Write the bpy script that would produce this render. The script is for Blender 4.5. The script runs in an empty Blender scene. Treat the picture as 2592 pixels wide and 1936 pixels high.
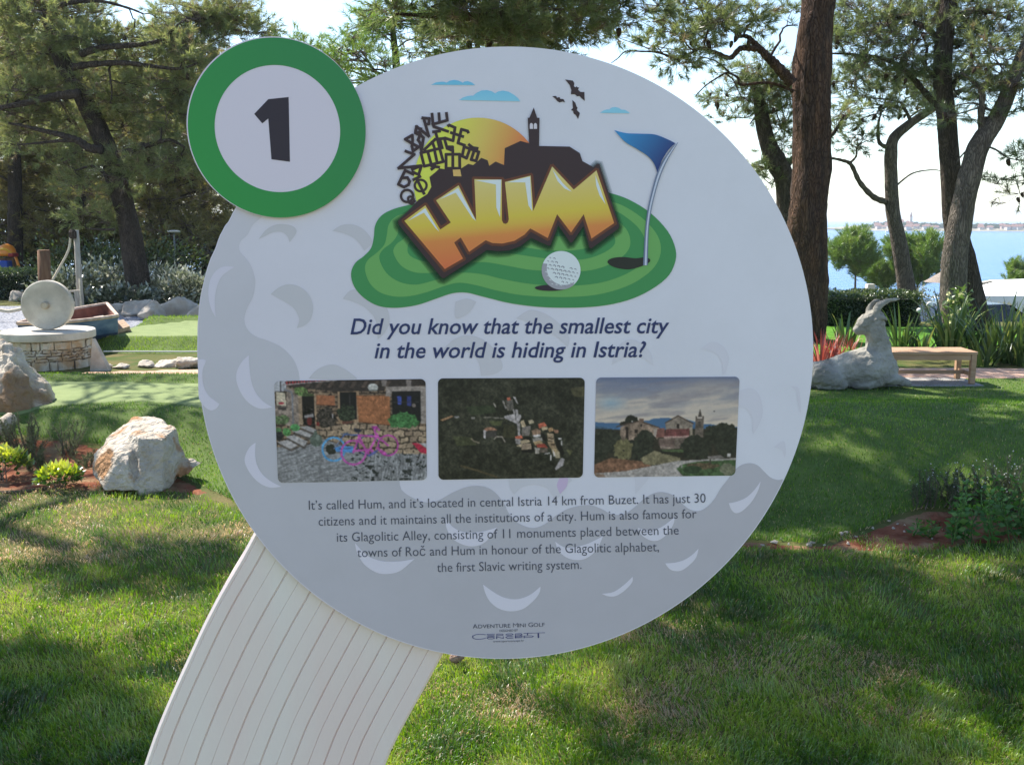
import bpy, bmesh, math, random
import numpy as np
from mathutils import Vector, Matrix, noise as mnoise
from mathutils.geometry import tessellate_polygon

# ------------------------------------------------------------------ camera, sky, sun, exposure
SC = bpy.context.scene
COL = SC.collection
FPX = 2500.0                      # focal length in pixels of the 2592 px wide photograph
PITCH = math.radians(9.35)
CAM = np.array([0.0, 0.0, 1.6])
_c = bpy.data.cameras.new('camera')
_c.sensor_width = 36.0
_c.lens = 36.0 * FPX / 2592.0
_c.clip_start = 0.05
_c.clip_end = 40000
cam = bpy.data.objects.new('camera', _c)
COL.objects.link(cam)
cam.location = CAM
cam.rotation_euler = (math.pi / 2 - PITCH, 0, 0)
SC.camera = cam

SUN_EL = math.radians(50)
SUN_AZ = math.radians(-48)        # measured from +Y towards +X : behind the scene, on the left
SUN_DIR = Vector((math.sin(SUN_AZ) * math.cos(SUN_EL), math.cos(SUN_AZ) * math.cos(SUN_EL), math.sin(SUN_EL)))
w = bpy.data.worlds.new('World')
SC.world = w
w.use_nodes = True
nt = w.node_tree
sky = nt.nodes.new('ShaderNodeTexSky')
sky.sky_type = 'NISHITA'
sky.sun_disc = False
sky.sun_elevation = SUN_EL
sky.sun_rotation = SUN_AZ
sky.air_density = 1.0
sky.dust_density = 0.4
sky.ozone_density = 1.6
nt.links.new(sky.outputs[0], nt.nodes['Background'].inputs[0])
nt.nodes['Background'].inputs[1].default_value = 0.125
_l = bpy.data.lights.new('sun', 'SUN')
_l.energy = 5.0
_l.angle = math.radians(0.5)
_l.color = (1.0, 0.95, 0.87)
sun = bpy.data.objects.new('sun', _l)
COL.objects.link(sun)
sun.rotation_euler = SUN_DIR.to_track_quat('Z', 'Y').to_euler()
SC.view_settings.view_transform = 'Standard'
SC.view_settings.look = 'None'
SC.view_settings.exposure = 1.15
SC.view_settings.gamma = 1.0
SC.cycles.max_bounces = 6
SC.cycles.transparent_max_bounces = 8

# ------------------------------------------------------------------ helpers
R = random.Random(7)
NR = np.random.default_rng(11)
FWD = np.array([0, math.cos(PITCH), -math.sin(PITCH)])
UPV = np.array([0, math.sin(PITCH), math.cos(PITCH)])
RGT = np.array([1.0, 0, 0])
DS = 2592.0 / 2212.0              # the photograph was studied at 2212 px and in enlarged crops

def crop(x0, y0, s):              # enlarged crop pixel -> photograph pixel
    return lambda p: (x0 + p[0] * s, y0 + p[1] * s)
D = crop(0, 0, DS)

def ray(f):
    v = RGT * ((f[0] - 1296) / FPX) + UPV * (-(f[1] - 968) / FPX) + FWD
    return v

def at(f, Y):                     # point of the sight line at distance Y
    v = ray(f)
    return CAM + v * (Y / v[1])

def at_z(f, z):
    v = ray(f)
    return CAM + v * ((z - CAM[2]) / v[2])

def px2m(n, Y):
    return n / FPX * Y

def sm(a, b, t):
    u = np.clip((t - a) / (b - a), 0, 1)
    return u * u * (3 - 2 * u)

def lin(c):
    return tuple((v / 255.0 / 12.92) if v / 255.0 <= 0.04045 else ((v / 255.0 + 0.055) / 1.055) ** 2.4 for v in c)

def tag(o, label=None, cat=None, group=None, kind=None):
    if label: o['label'] = label
    if cat: o['category'] = cat
    if group: o['group'] = group
    if kind: o['kind'] = kind
    return o

WL = {}                           # world position of every empty
def thing(name, loc, label, cat, group=None):
    o = bpy.data.objects.new(name, None)
    COL.objects.link(o)
    o.empty_display_size = 0.1
    o.location = tuple(float(v) for v in loc)
    WL[o.name] = np.array(loc, float)
    return tag(o, label, cat, group)

def base_of(parent):
    if parent is None: return np.zeros(3)
    return WL.get(parent.name, np.zeros(3))

def mesh_obj(name, verts, faces, mats, parent=None, smooth=False, fm=None, attrs=None, local=False):
    """verts (n,3) in world space; faces: list of lists or an (m,k) array; attrs: {name: per-vertex float or (n,3) colour}"""
    V = np.asarray(verts, float).reshape(-1, 3)
    L = base_of(parent)
    if not local: V = V - L
    me = bpy.data.meshes.new(name)
    if isinstance(faces, np.ndarray):
        m, k = faces.shape
        me.vertices.add(len(V)); me.vertices.foreach_set('co', V.astype(np.float32).ravel())
        me.loops.add(m * k); me.loops.foreach_set('vertex_index', faces.astype(np.int32).ravel())
        me.polygons.add(m); me.polygons.foreach_set('loop_start', np.arange(0, m * k, k, dtype=np.int32))
        if fm is not None: me.polygons.foreach_set('material_index', np.asarray(fm, np.int32))
        me.update(calc_edges=True)
    else:
        me.from_pydata([tuple(v) for v in V], [], [tuple(int(i) for i in f) for f in faces])
        if fm is not None: me.polygons.foreach_set('material_index', np.asarray(fm, np.int32))
        me.update()
    if attrs:
        for an, av in attrs.items():
            av = np.asarray(av, np.float32)
            if av.ndim == 1:
                a = me.attributes.new(an, 'FLOAT', 'POINT'); a.data.foreach_set('value', av)
            else:
                a = me.attributes.new(an, 'FLOAT_COLOR', 'POINT')
                a.data.foreach_set('color', np.concatenate([av, np.ones((len(av), 1), np.float32)], 1).ravel())
    if smooth: me.polygons.foreach_set('use_smooth', np.ones(len(me.polygons), bool))
    for m_ in (mats if isinstance(mats, (list, tuple)) else [mats]): me.materials.append(m_)
    o = bpy.data.objects.new(name, me)
    COL.objects.link(o)
    if parent is not None:
        o.parent = parent
        WL[o.name] = L            # a part sits at its thing's origin, sub-parts inherit it
    return o

class MB:                         # collects pieces into one mesh
    def __init__(s): s.v = []; s.f = []; s.m = []; s.n = 0
    def add(s, v, f, m=0):
        v = np.asarray(v, float).reshape(-1, 3)
        s.v.append(v)
        for q in f:
            s.f.append([int(i) + s.n for i in q]); s.m.append(m)
        s.n += len(v)
        return s
    def box(s, c, d, m=0, rz=0, rot=None, taper=1.0):
        x, y, z = np.array(d) / 2.0
        v = np.array([[-x, -y, -z], [x, -y, -z], [x, y, -z], [-x, y, -z],
                      [-x * taper, -y * taper, z], [x * taper, -y * taper, z], [x * taper, y * taper, z], [-x * taper, y * taper, z]])
        if rot is not None: v = v @ np.array(rot).T
        elif rz:
            ca, sa = math.cos(rz), math.sin(rz)
            v = v @ np.array([[ca, -sa, 0], [sa, ca, 0], [0, 0, 1]]).T
        return s.add(v + np.array(c), [(0, 3, 2, 1), (4, 5, 6, 7), (0, 1, 5, 4), (1, 2, 6, 5), (2, 3, 7, 6), (3, 0, 4, 7)], m)
    def tube(s, pts, rad, n=8, m=0, cap=True):
        v, f = tube(pts, rad, n, cap)
        return s.add(v, f, m)
    def lathe(s, c, prof, n=24, m=0, axis=None):
        prof = list(prof); v = []; f = []
        for r, z in prof:
            for k in range(n):
                a = 2 * math.pi * k / n
                v.append((r * math.cos(a), r * math.sin(a), z))
        for i in range(len(prof) - 1):
            for k in range(n):
                f.append((i * n + k, i * n + (k + 1) % n, (i + 1) * n + (k + 1) % n, (i + 1) * n + k))
        f.append(tuple(reversed(range(n)))); f.append(tuple((len(prof) - 1) * n + k for k in range(n)))
        v = np.array(v)
        if axis is not None:
            q = Vector((0, 0, 1)).rotation_difference(Vector(axis)).to_matrix()
            v = v @ np.array(q).T
        return s.add(v + np.array(c), f, m)
    def build(s, name, mats, parent=None, smooth=False, bevel=0):
        o = mesh_obj(name, np.concatenate(s.v), s.f, mats, parent, smooth, s.m)
        if bevel:
            md = o.modifiers.new('bevel', 'BEVEL'); md.width = bevel; md.segments = 2; md.limit_method = 'ANGLE'
        return o

def catmull(P, n=6, closed=False):
    P = np.asarray(P, float)
    out = []
    N = len(P)
    rng = range(N) if closed else range(N - 1)
    for i in rng:
        if closed: a, b, c, d = P[(i - 1) % N], P[i], P[(i + 1) % N], P[(i + 2) % N]
        else: a, b, c, d = P[max(i - 1, 0)], P[i], P[i + 1], P[min(i + 2, N - 1)]
        for k in range(n):
            t = k / n
            out.append(0.5 * ((2 * b) + (-a + c) * t + (2 * a - 5 * b + 4 * c - d) * t * t + (-a + 3 * b - 3 * c + d) * t ** 3))
    if not closed: out.append(P[-1])
    return np.array(out)

def tube(pts, rad, n=8, cap=True):
    P = np.asarray(pts, float); rad = np.broadcast_to(np.asarray(rad, float), (len(P),))
    T = np.gradient(P, axis=0); T /= np.linalg.norm(T, axis=1)[:, None] + 1e-9
    up = np.array([0.13, 0.21, 1.0]) if abs(T[0][2]) < 0.9 else np.array([1.0, 0.17, 0.1])
    V = []
    a = np.cross(T[0], up); a /= np.linalg.norm(a)
    for i in range(len(P)):
        a = a - T[i] * a.dot(T[i]); a /= np.linalg.norm(a) + 1e-9
        b = np.cross(T[i], a)
        for k in range(n):
            t = 2 * math.pi * k / n
            V.append(P[i] + rad[i] * (math.cos(t) * a + math.sin(t) * b))
    F = [(i * n + k, i * n + (k + 1) % n, (i + 1) * n + (k + 1) % n, (i + 1) * n + k) for i in range(len(P) - 1) for k in range(n)]
    if cap: F += [tuple(reversed(range(n))), tuple((len(P) - 1) * n + k for k in range(n))]
    return np.array(V), F

# ------------------------------------------------------------------ materials
def nodes(m): return m.node_tree.nodes, m.node_tree.links
def pm(name, c1, c2=None, scale=6.0, rough=0.8, bump=0.0, bscale=None, detail=5, spec=0.3, stretch=(1, 1, 1), lo=0.35, hi=0.65, metal=0.0, c3=None, s3=1.3, dist=0.02, c3r=(0.48, 0.64)):
    m = bpy.data.materials.new(name); m.use_nodes = True
    N, L = nodes(m); b = N['Principled BSDF']
    b.inputs['Roughness'].default_value = rough
    b.inputs['Specular IOR Level'].default_value = spec
    b.inputs['Metallic'].default_value = metal
    b.inputs['Base Color'].default_value = (*c1, 1)
    if c2 is not None or bump:
        tc = N.new('ShaderNodeTexCoord'); mp = N.new('ShaderNodeMapping'); mp.inputs['Scale'].default_value = stretch
        L.new(tc.outputs['Object'], mp.inputs['Vector'])
    if c2 is not None:
        nz = N.new('ShaderNodeTexNoise'); nz.inputs['Scale'].default_value = scale; nz.inputs['Detail'].default_value = detail
        L.new(mp.outputs[0], nz.inputs['Vector'])
        cr = N.new('ShaderNodeValToRGB')
        cr.color_ramp.elements[0].position = lo; cr.color_ramp.elements[0].color = (*c1, 1)
        cr.color_ramp.elements[1].position = hi; cr.color_ramp.elements[1].color = (*c2, 1)
        L.new(nz.outputs['Fac'], cr.inputs[0])
        out = cr.outputs[0]
        if c3 is not None:
            n3 = N.new('ShaderNodeTexNoise'); n3.inputs['Scale'].default_value = s3; n3.inputs['Detail'].default_value = 4
            L.new(mp.outputs[0], n3.inputs['Vector'])
            r3 = N.new('ShaderNodeValToRGB'); r3.color_ramp.elements[0].position = c3r[0]; r3.color_ramp.elements[1].position = c3r[1]
            L.new(n3.outputs['Fac'], r3.inputs[0])
            mx = N.new('ShaderNodeMix'); mx.data_type = 'RGBA'
            L.new(r3.outputs[0], mx.inputs[0]); L.new(out, mx.inputs[6]); mx.inputs[7].default_value = (*c3, 1)
            out = mx.outputs[2]
        L.new(out, b.inputs['Base Color'])
    if bump:
        nb = N.new('ShaderNodeTexNoise'); nb.inputs['Scale'].default_value = bscale or scale * 3; nb.inputs['Detail'].default_value = 8
        L.new(mp.outputs[0], nb.inputs['Vector'])
        bp = N.new('ShaderNodeBump'); bp.inputs['Strength'].default_value = bump; bp.inputs['Distance'].default_value = dist
        L.new(nb.outputs['Fac'], bp.inputs['Height']); L.new(bp.outputs[0], b.inputs['Normal'])
    return m

def leaf_mat(name, stops, transl=0.4, rough=0.5, gloss=0.0, attr='tint', nscale=0.0):
    """leaf-like faces: colour picked by the per-leaf 'tint' attribute, part of the light passes through"""
    m = bpy.data.materials.new(name); m.use_nodes = True
    N, L = nodes(m); N.remove(N['Principled BSDF'])
    out = N['Material Output']
    a = N.new('ShaderNodeAttribute'); a.attribute_name = attr
    cr = N.new('ShaderNodeValToRGB')
    e = cr.color_ramp.elements
    e[0].position, e[0].color = stops[0][0], (*stops[0][1], 1)
    e[1].position, e[1].color = stops[-1][0], (*stops[-1][1], 1)
    for p, c in stops[1:-1]:
        x = e.new(p); x.color = (*c, 1)
    L.new(a.outputs['Fac'], cr.inputs[0])
    d = N.new('ShaderNodeBsdfDiffuse'); t = N.new('ShaderNodeBsdfTranslucent'); mx = N.new('ShaderNodeMixShader')
    mx.inputs[0].default_value = transl
    L.new(cr.outputs[0], d.inputs[0])
    hs = N.new('ShaderNodeHueSaturation'); hs.inputs['Saturation'].default_value = 1.15; hs.inputs['Value'].default_value = 1.25
    L.new(cr.outputs[0], hs.inputs['Color']); L.new(hs.outputs[0], t.inputs[0])
    L.new(d.outputs[0], mx.inputs[1]); L.new(t.outputs[0], mx.inputs[2])
    if gloss:
        g = N.new('ShaderNodeBsdfGlossy'); g.inputs['Roughness'].default_value = rough
        g.inputs['Color'].default_value = (1, 1, 1, 1)
        m2 = N.new('ShaderNodeMixShader'); m2.inputs[0].default_value = gloss
        L.new(mx.outputs[0], m2.inputs[1]); L.new(g.outputs[0], m2.inputs[2]); L.new(m2.outputs[0], out.inputs[0])
    else: L.new(mx.outputs[0], out.inputs[0])
    return m
# ------------------------------------------------------------------ ground
def vnoise(x, y, seed=0):
    xi = np.floor(x).astype(np.int64); yi = np.floor(y).astype(np.int64)
    fx = x - xi; fy = y - yi; fx = fx * fx * (3 - 2 * fx); fy = fy * fy * (3 - 2 * fy)
    def hsh(a, b):
        v = (a * 374761393 + b * 668265263 + seed * 974634777) & 0x7fffffff
        v = ((v ^ (v >> 13)) * 1274126177) & 0x7fffffff
        return ((v ^ (v >> 16)) & 0xffff) / 65535.0
    return (hsh(xi, yi) * (1 - fx) + hsh(xi + 1, yi) * fx) * (1 - fy) + (hsh(xi, yi + 1) * (1 - fx) + hsh(xi + 1, yi + 1) * fx) * fy
def fbm(x, y, seed=0, o=4):
    s = 0; a = 0.5; t = 0
    for k in range(o):
        s = s + a * vnoise(x * 2 ** k, y * 2 ** k, seed + k); t += a; a *= 0.5
    return s / t

def h(x, y):
    x = np.asarray(x, float); y = np.asarray(y, float)
    ww = 0.7 + 0.30 * np.maximum(0, y - 11); wr = sm(0, 1, (x + ww) / (2 * ww))
    left = 0.22 * sm(6.35, 7.15, y) * (1 - 0.75 * sm(8.72, 9.1, y)) + 0.035 * np.exp(-((y - 8.5) / 0.16) ** 2)
    m2x = sm(-5.25, -4.95, x) * (1 - sm(-0.5, 0.5, x))
    left = left + m2x * (0.13 * sm(11.5, 12.0, y) * (1 - sm(13.9, 14.3, y)) + 0.085 * np.exp(-((y - 13.55) / 0.22) ** 2))
    left = left - sm(24, 80, y) * 11.0
    right = 0.31 * sm(4.85, 6.2, y) - 0.21 * sm(6.6, 8.4, y)
    right = right - 0.1 * sm(13, 15, y) - 1.3 * sm(15.6, 18.2, y) - sm(30, 80, y) * 9.7
    z = left * (1 - wr) + right * wr
    far = sm(18, 30, y) * 0.5 + sm(20, 60, np.abs(x)) * 0.6
    return z + 0.012 * (fbm(x * 1.3, y * 1.3, 3) - 0.5) + far * (fbm(x * 0.15, y * 0.15, 9) - 0.5)

def gnd(f):
    v = ray(f); v = v / v[1]
    ys = np.linspace(1.2, 60, 6000)
    P = CAM[None] + v[None] * ys[:, None]
    d = P[:, 2] - h(P[:, 0], P[:, 1])
    i = int(np.argmax(d <= 0))
    if i == 0: i = len(ys) - 1
    p = P[i].copy(); p[2] = float(h(p[0], p[1]))
    return p

def graded(segs):
    out = []
    for a, b, s in segs: out += list(np.arange(a, b, s))
    return np.array(out + [segs[-1][1]])
gx = graded([(-400, -60, 20), (-60, -14, 2.0), (-14, 14, 0.1), (14, 60, 2.0), (60, 400, 20)])
gy = graded([(-60, -4, 4.0), (-4, 1, 0.5), (1, 20, 0.1), (20, 34, 0.5), (34, 110, 4)])
X, Y = np.meshgrid(gx, gy)
Z = h(X, Y)
nx, ny = len(gx), len(gy)
I = np.arange(nx * ny).reshape(ny, nx)
q = np.stack([I[:-1, :-1], I[:-1, 1:], I[1:, 1:], I[1:, :-1]], -1).reshape(-1, 4)
M_ground = pm('ground_earth', (0.055, 0.085, 0.02), (0.13, 0.11, 0.045), scale=3.5, rough=0.95, bump=0.5, bscale=60, spec=0.1, c3=(0.10, 0.10, 0.03), s3=0.9)
tag(mesh_obj('ground', np.stack([X, Y, Z], -1).reshape(-1, 3), q, M_ground, smooth=True), kind='structure')

def inside(px, py, poly):
    poly = np.asarray(poly, float); c = np.zeros(px.shape, bool)
    j = len(poly) - 1
    for i in range(len(poly)):
        xi, yi = poly[i][:2]; xj, yj = poly[j][:2]
        cond = ((yi > py) != (yj > py)) & (px < (xj - xi) * (py - yi) / (yj - yi + 1e-12) + xi)
        c ^= cond; j = i
    return c

def sheet(name, poly, cell, lift, mat, hf=None):
    """a sheet of ground cover following the terrain inside an outline given in plan"""
    poly = np.asarray(poly, float)[:, :2]
    x0, y0 = poly.min(0); x1, y1 = poly.max(0)
    xs = np.arange(x0 - cell, x1 + 2 * cell, cell); ys = np.arange(y0 - cell, y1 + 2 * cell, cell)
    X, Y = np.meshgrid(xs, ys)
    cx = (X[:-1, :-1] + X[1:, 1:]) / 2; cy = (Y[:-1, :-1] + Y[1:, 1:]) / 2
    ins = inside(cx, cy, poly)
    I = np.arange(X.size).reshape(X.shape)
    q = np.stack([I[:-1, :-1], I[:-1, 1:], I[1:, 1:], I[1:, :-1]], -1)
    cnt = np.zeros(X.shape, int)
    for dy in (0, 1):
        for dx in (0, 1):
            cnt[dy:dy + ins.shape[0], dx:dx + ins.shape[1]] += ins
    bx = np.stack([X, Y], -1).reshape(-1, 2)
    bd = np.where(((cnt > 0) & (cnt < 4)).ravel())[0]
    A = poly; B = np.roll(poly, -1, 0); AB = B - A
    P = bx[bd]
    t = np.clip(((P[:, None] - A[None]) * AB[None]).sum(-1) / ((AB ** 2).sum(-1)[None] + 1e-12), 0, 1)
    C = A[None] + t[..., None] * AB[None]
    dd = ((C - P[:, None]) ** 2).sum(-1); k = dd.argmin(1)
    bx[bd] = C[np.arange(len(P)), k]
    q = q[ins]
    used = np.unique(q); mp = np.full(X.size, -1); mp[used] = np.arange(len(used))
    V = bx[used]
    edge = (cnt.ravel()[used] < 4)
    z = (hf or h)(V[:, 0], V[:, 1]) + np.where(edge, -0.006, lift)
    o = mesh_obj(name, np.column_stack([V, z]), mp[q], mat)
    return tag(o, kind="structure")

C3 = crop(0, 840, 640 / 2203); C2 = crop(0, 520, 620 / 2134); C6 = crop(1992, 500, 600 / 1982); C7 = crop(1900, 900, 692 / 2079)
C5 = crop(1500, 0, 1092 / 2212); C1 = crop(0, 0, 800 / 2203); C8 = crop(2290, 640, 302 / 1919)
def G3(*ps): return [gnd(C3(p))[:2] for p in ps]
def G7(*ps): return [gnd(C7(p))[:2] for p in ps]

M_soil = pm('red_soil', (0.12, 0.038, 0.021), (0.235, 0.095, 0.055), scale=9, rough=1, bump=0.9, bscale=45, spec=0.05, c3=(0.24, 0.16, 0.09), s3=5)
M_fringe = pm('fringe_turf', (0.06, 0.095, 0.02), (0.10, 0.14, 0.034), scale=5, rough=0.9, bump=0.35, bscale=260, spec=0.15, c3=(0.08, 0.12, 0.028), s3=1.2, dist=0.01)
M_putt = pm('putting_turf', (0.15, 0.195, 0.07), (0.19, 0.235, 0.09), scale=7, rough=0.85, bump=0.2, bscale=320, spec=0.2, dist=0.006)
M_path = pm('pink_gravel', (0.45, 0.27, 0.19), (0.58, 0.40, 0.30), scale=25, rough=1, bump=0.5, bscale=120, spec=0.05)
M_gravel = pm('blue_gravel', (0.10, 0.11, 0.14), (0.36, 0.36, 0.38), scale=28, rough=0.9, bump=1.0, bscale=30, spec=0.2, lo=0.42, hi=0.6)
M_lawn = pm('far_lawn', (0.06, 0.16, 0.012), (0.11, 0.24, 0.03), scale=8, rough=0.9, bump=0.6, bscale=80, spec=0.1)

soil_left = G3((0, 950), (150, 905), (350, 935), (600, 945), (870, 1000), (1000, 1060), (1250, 1200), (1600, 1275), (1700, 1330), (1850, 1400), (2000, 1470), (2090, 1560),
               (1950, 1520), (1750, 1440), (1500, 1400), (900, 1405), (650, 1385), (500, 1370), (350, 1380), (0, 1412))
soil_left = [np.array([-6.5, soil_left[0][1] + 0.1])] + soil_left + [np.array([-6.5, soil_left[-1][1]])]
sheet('planting_bed', soil_left, 0.05, 0.008, M_soil)
soil_right = G7((-500, 1400), (0, 1410), (300, 1432), (560, 1448), (700, 1385), (900, 1325), (1100, 1235), (1300, 1175), (1500, 1180), (2079, 1200))
soil_right += [np.array([5.5, soil_right[-1][1] + 0.1]), np.array([5.5, soil_right[-1][1] - 0.7])]
soil_right += G7((2079, 1430), (1700, 1440), (1500, 1480), (1200, 1490), (900, 1500), (600, 1482), (300, 1480), (0, 1472), (-500, 1465))
sheet('planting_bed', soil_right, 0.05, 0.008, M_soil)

fr_left = G3((1000, 1060), (870, 1000), (600, 945), (350, 935), (150, 905), (0, 950))
fr_left = [np.array([0.1, 5.0])] + G3((2090, 1545), (2000, 1465), (1850, 1395), (1700, 1325), (1600, 1270), (1250, 1195)) + fr_left
fr_left += [np.array([-6.5, fr_left[-1][1] + 0.1]), np.array([-6.5, 9.0]), np.array([0.1, 9.0])]
sheet('turf_fringe', fr_left, 0.05, 0.016, M_fringe)
putt = [np.array([-0.4, 7.3])] + G3((1715, 690), (1450, 650), (1200, 630), (800, 645), (480, 672), (200, 760)) + [np.array([-6.5, 6.95]), np.array([-6.5, 8.3]), np.array([-4.2, 8.32]), np.array([-2.6, 8.25]), np.array([-0.4, 8.3])]
sheet('putting_green', putt, 0.05, 0.021, M_putt)
fr_right = [np.array([0.14, 4.9])] + G7((0, 1405), (300, 1427), (560, 1442), (700, 1380), (900, 1320), (1100, 1230), (1300, 1170), (1500, 1175), (2079, 1195))
fr_right += [np.array([5.5, fr_right[-1][1] + 0.1]), np.array([7, 5.6]), np.array([7.5, 9.32]), np.array([4.6, 9.28]), np.array([2.4, 9.3]), np.array([0.14, 9.3])]
sheet('turf_fringe', fr_right, 0.05, 0.016, M_fringe)
sheet('putting_green', list(catmull([(-5.0, 12.0), (-4.2, 11.93), (-3, 11.98), (-0.6, 11.98), (-0.4, 12.6), (-0.6, 13.42), (-3, 13.46), (-4.6, 13.38), (-5.15, 12.9), (-5.2, 12.4)], 5, True)), 0.06, 0.021, M_putt)
sheet('turf_fringe', list(catmull([(-5.25, 11.75), (-4.8, 11.45), (-3, 11.4), (-0.6, 11.4), (-0.3, 12.6), (-0.6, 14.0), (-3, 14.0), (-5.0, 13.95), (-5.45, 13.2), (-5.45, 12.4)], 5, True)), 0.06, 0.016, M_fringe)
sheet('path', [(-0.25, 9.36), (2.4, 9.34), (4.6, 9.32), (12, 9.4), (12, 10.15), (4.8, 10.05), (2.5, 10.1), (-0.25, 10.3)], 0.1, 0.012, M_path)
sheet('path', [(-0.3, 9.25), (-2.5, 9.3), (-3.6, 9.5), (-4.3, 9.35), (-4.5, 10.0), (-3.6, 10.2), (-2.4, 10.15), (-0.3, 10.4)], 0.08, 0.012, M_path)
sheet('lawn', [(-0.2, 11.0), (1.5, 10.9), (14, 10.9), (14, 15.0), (1.5, 15.0), (-0.1, 14.2)], 0.12, 0.012, M_lawn)
sheet('gravel', [(-14, 13.6), (-6.2, 13.9), (-5.4, 14.1), (-0.5, 14.2), (-0.5, 17.0), (-3, 17.6), (-6, 17.3), (-9, 17.9), (-14, 17.8)], 0.1, 0.01, M_gravel)

# blades of the near lawn and the pile of the artificial turf
def blades(n, ymin, ymax, seed, zone, Lr, Wr, tint_f, lean, dens=1.35):
    g = np.random.default_rng(seed)
    u = g.random(n)
    y = 1.0 / ((1 - u) / ymin ** dens + u / ymax ** dens) ** (1 / dens)
    x = (g.random(n) * 2 - 1) * (y * 0.60 + 0.55)
    k = zone(x, y); x, y = x[k], y[k]; n = len(x)
    tint, dry = tint_f(x, y, g)
    L = (Lr[0] + (Lr[1] - Lr[0]) * g.random(n)) * (1 - 0.25 * dry); W = (Wr[0] + (Wr[1] - Wr[0]) * g.random(n)) * (0.75 + 0.12 * y) / 1.2
    a = 9.0 * fbm(x * 5, y * 5, seed + 90, 3) + g.standard_normal(n) * 1.1; dirx, diry = np.cos(a), np.sin(a)
    b = a + (g.random(n) - 0.5) * 3.0; sx, sy = np.cos(b) * W, np.sin(b) * W
    ln = np.clip(lean + 0.75 * dry + 0.35 * g.standard_normal(n), 0.0, 1.45)
    z = h(x, y) + 0.012
    up1 = L * 0.55 * np.cos(ln * 0.6); o1 = L * 0.55 * np.sin(ln * 0.6)
    up2 = up1 + L * 0.45 * np.cos(np.minimum(ln * 1.35, 1.9)); o2 = o1 + L * 0.45 * np.sin(np.minimum(ln * 1.35, 1.9))
    V = np.empty((n, 5, 3))
    V[:, 0] = np.column_stack([x - sx, y - sy, z - 0.006]); V[:, 1] = np.column_stack([x + sx, y + sy, z - 0.006])
    V[:, 2] = np.column_stack([x - sx * .8 + dirx * o1, y - sy * .8 + diry * o1, z + up1]); V[:, 3] = np.column_stack([x + sx * .8 + dirx * o1, y + sy * .8 + diry * o1, z + up1])
    V[:, 4] = np.column_stack([x + dirx * o2, y + diry * o2, z + up2])
    I = np.arange(n)[:, None] * 5
    F = np.concatenate([I + np.array([[0, 1, 2]]), I + np.array([[1, 3, 2]]), I + np.array([[2, 3, 4]])], 1).reshape(-1, 3)
    return V.reshape(-1, 3), F, np.repeat(np.clip(tint, 0, 1), 5)

def lawn_zone(x, y):
    a = inside(x, y, np.array(soil_left)) | inside(x, y, np.array(soil_right)) | inside(x, y, np.array(fr_left)) | inside(x, y, np.array(fr_right))
    fuzzy = (fbm(x * 6, y * 6, 21) > 0.62)
    return (~a | (inside(x, y, np.array(soil_left)) & fuzzy & (y < 6.0)) | (inside(x, y, np.array(soil_right)) & (fbm(x * 5, y * 5, 24) > 0.66))) & (y < 7)
def lawn_tint(x, y, g):
    d = fbm(x * 1.1 + 3, y * 1.5, 31, 5)
    edge = 0.10 * sm(3.3, 5.4, y) 
    dry = (g.random(len(x)) < np.clip((d + edge - 0.535) * 5.0, 0.06, 0.8)).astype(float)
    green = -0.22 + 1.15 * fbm(x * 4.2, y * 4.2, 37, 4) + 0.13 * g.standard_normal(len(x))
    t = np.where(dry > 0, 0.78 + 0.2 * g.random(len(x)), np.clip(green, 0.02, 0.66))
    return t, dry
V, F, T = blades(300000, 2.25, 6.7, 5, lawn_zone, (0.014, 0.038), (0.0009, 0.0020), lawn_tint, 0.85)
M_blade = leaf_mat('grass_blade', [(0.0, (0.016, 0.046, 0.005)), (0.3, (0.102, 0.215, 0.018)), (0.6, (0.285, 0.39, 0.055)), (0.72, (0.38, 0.34, 0.14)), (0.88, (0.48, 0.31, 0.18)), (1.0, (0.62, 0.49, 0.32))], transl=0.42, gloss=0.05, rough=0.4)
tag(mesh_obj('grass', V, F, M_blade, attrs={'tint': T}), kind='stuff')

def turf_zone(x, y):
    return (inside(x, y, np.array(fr_left)) | inside(x, y, np.array(fr_right))) & ~inside(x, y, np.array(putt)) & (y < 9.2) & (y > 4.6)
def turf_tint(x, y, g):
    d = fbm(x * 2, y * 2, 61)
    dry = (g.random(len(x)) < 0.05 + 0.06 * (y < 5.4) * (x > 0)).astype(float)
    return np.where(dry > 0, 0.72 + 0.12 * g.random(len(x)), np.clip(0.08 + 0.38 * d + 0.10 * g.standard_normal(len(x)), 0, 0.6)), dry * 0.5
V, F, T = blades(170000, 4.6, 9.2, 6, turf_zone, (0.014, 0.03), (0.0011, 0.002), turf_tint, 0.35, dens=1.0)
tag(mesh_obj('grass', V, F, M_blade, attrs={'tint': T}), kind='stuff')

def green_zone(x, y): return (x > -5.45) & (x < -0.6) & (y > 11.45) & (y < 14.0) & ~inside(x, y, catmull([(-5.0, 12.0), (-4.2, 11.93), (-3, 11.98), (-0.6, 11.98), (-0.4, 12.6), (-0.6, 13.42), (-3, 13.46), (-4.6, 13.38), (-5.15, 12.9), (-5.2, 12.4)], 5, True))
V, F, T = blades(90000, 11.3, 14.0, 8, green_zone, (0.02, 0.05), (0.001, 0.0016), lambda x, y, g: (np.clip(0.30 + 0.35 * fbm(x * 3, y * 3, 71) + 0.1 * g.standard_normal(len(x)), 0, .62), np.zeros(len(x))), 0.4, dens=1.0)
tag(mesh_obj('grass', V, F, M_blade, attrs={'tint': T}), kind='stuff')
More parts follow.
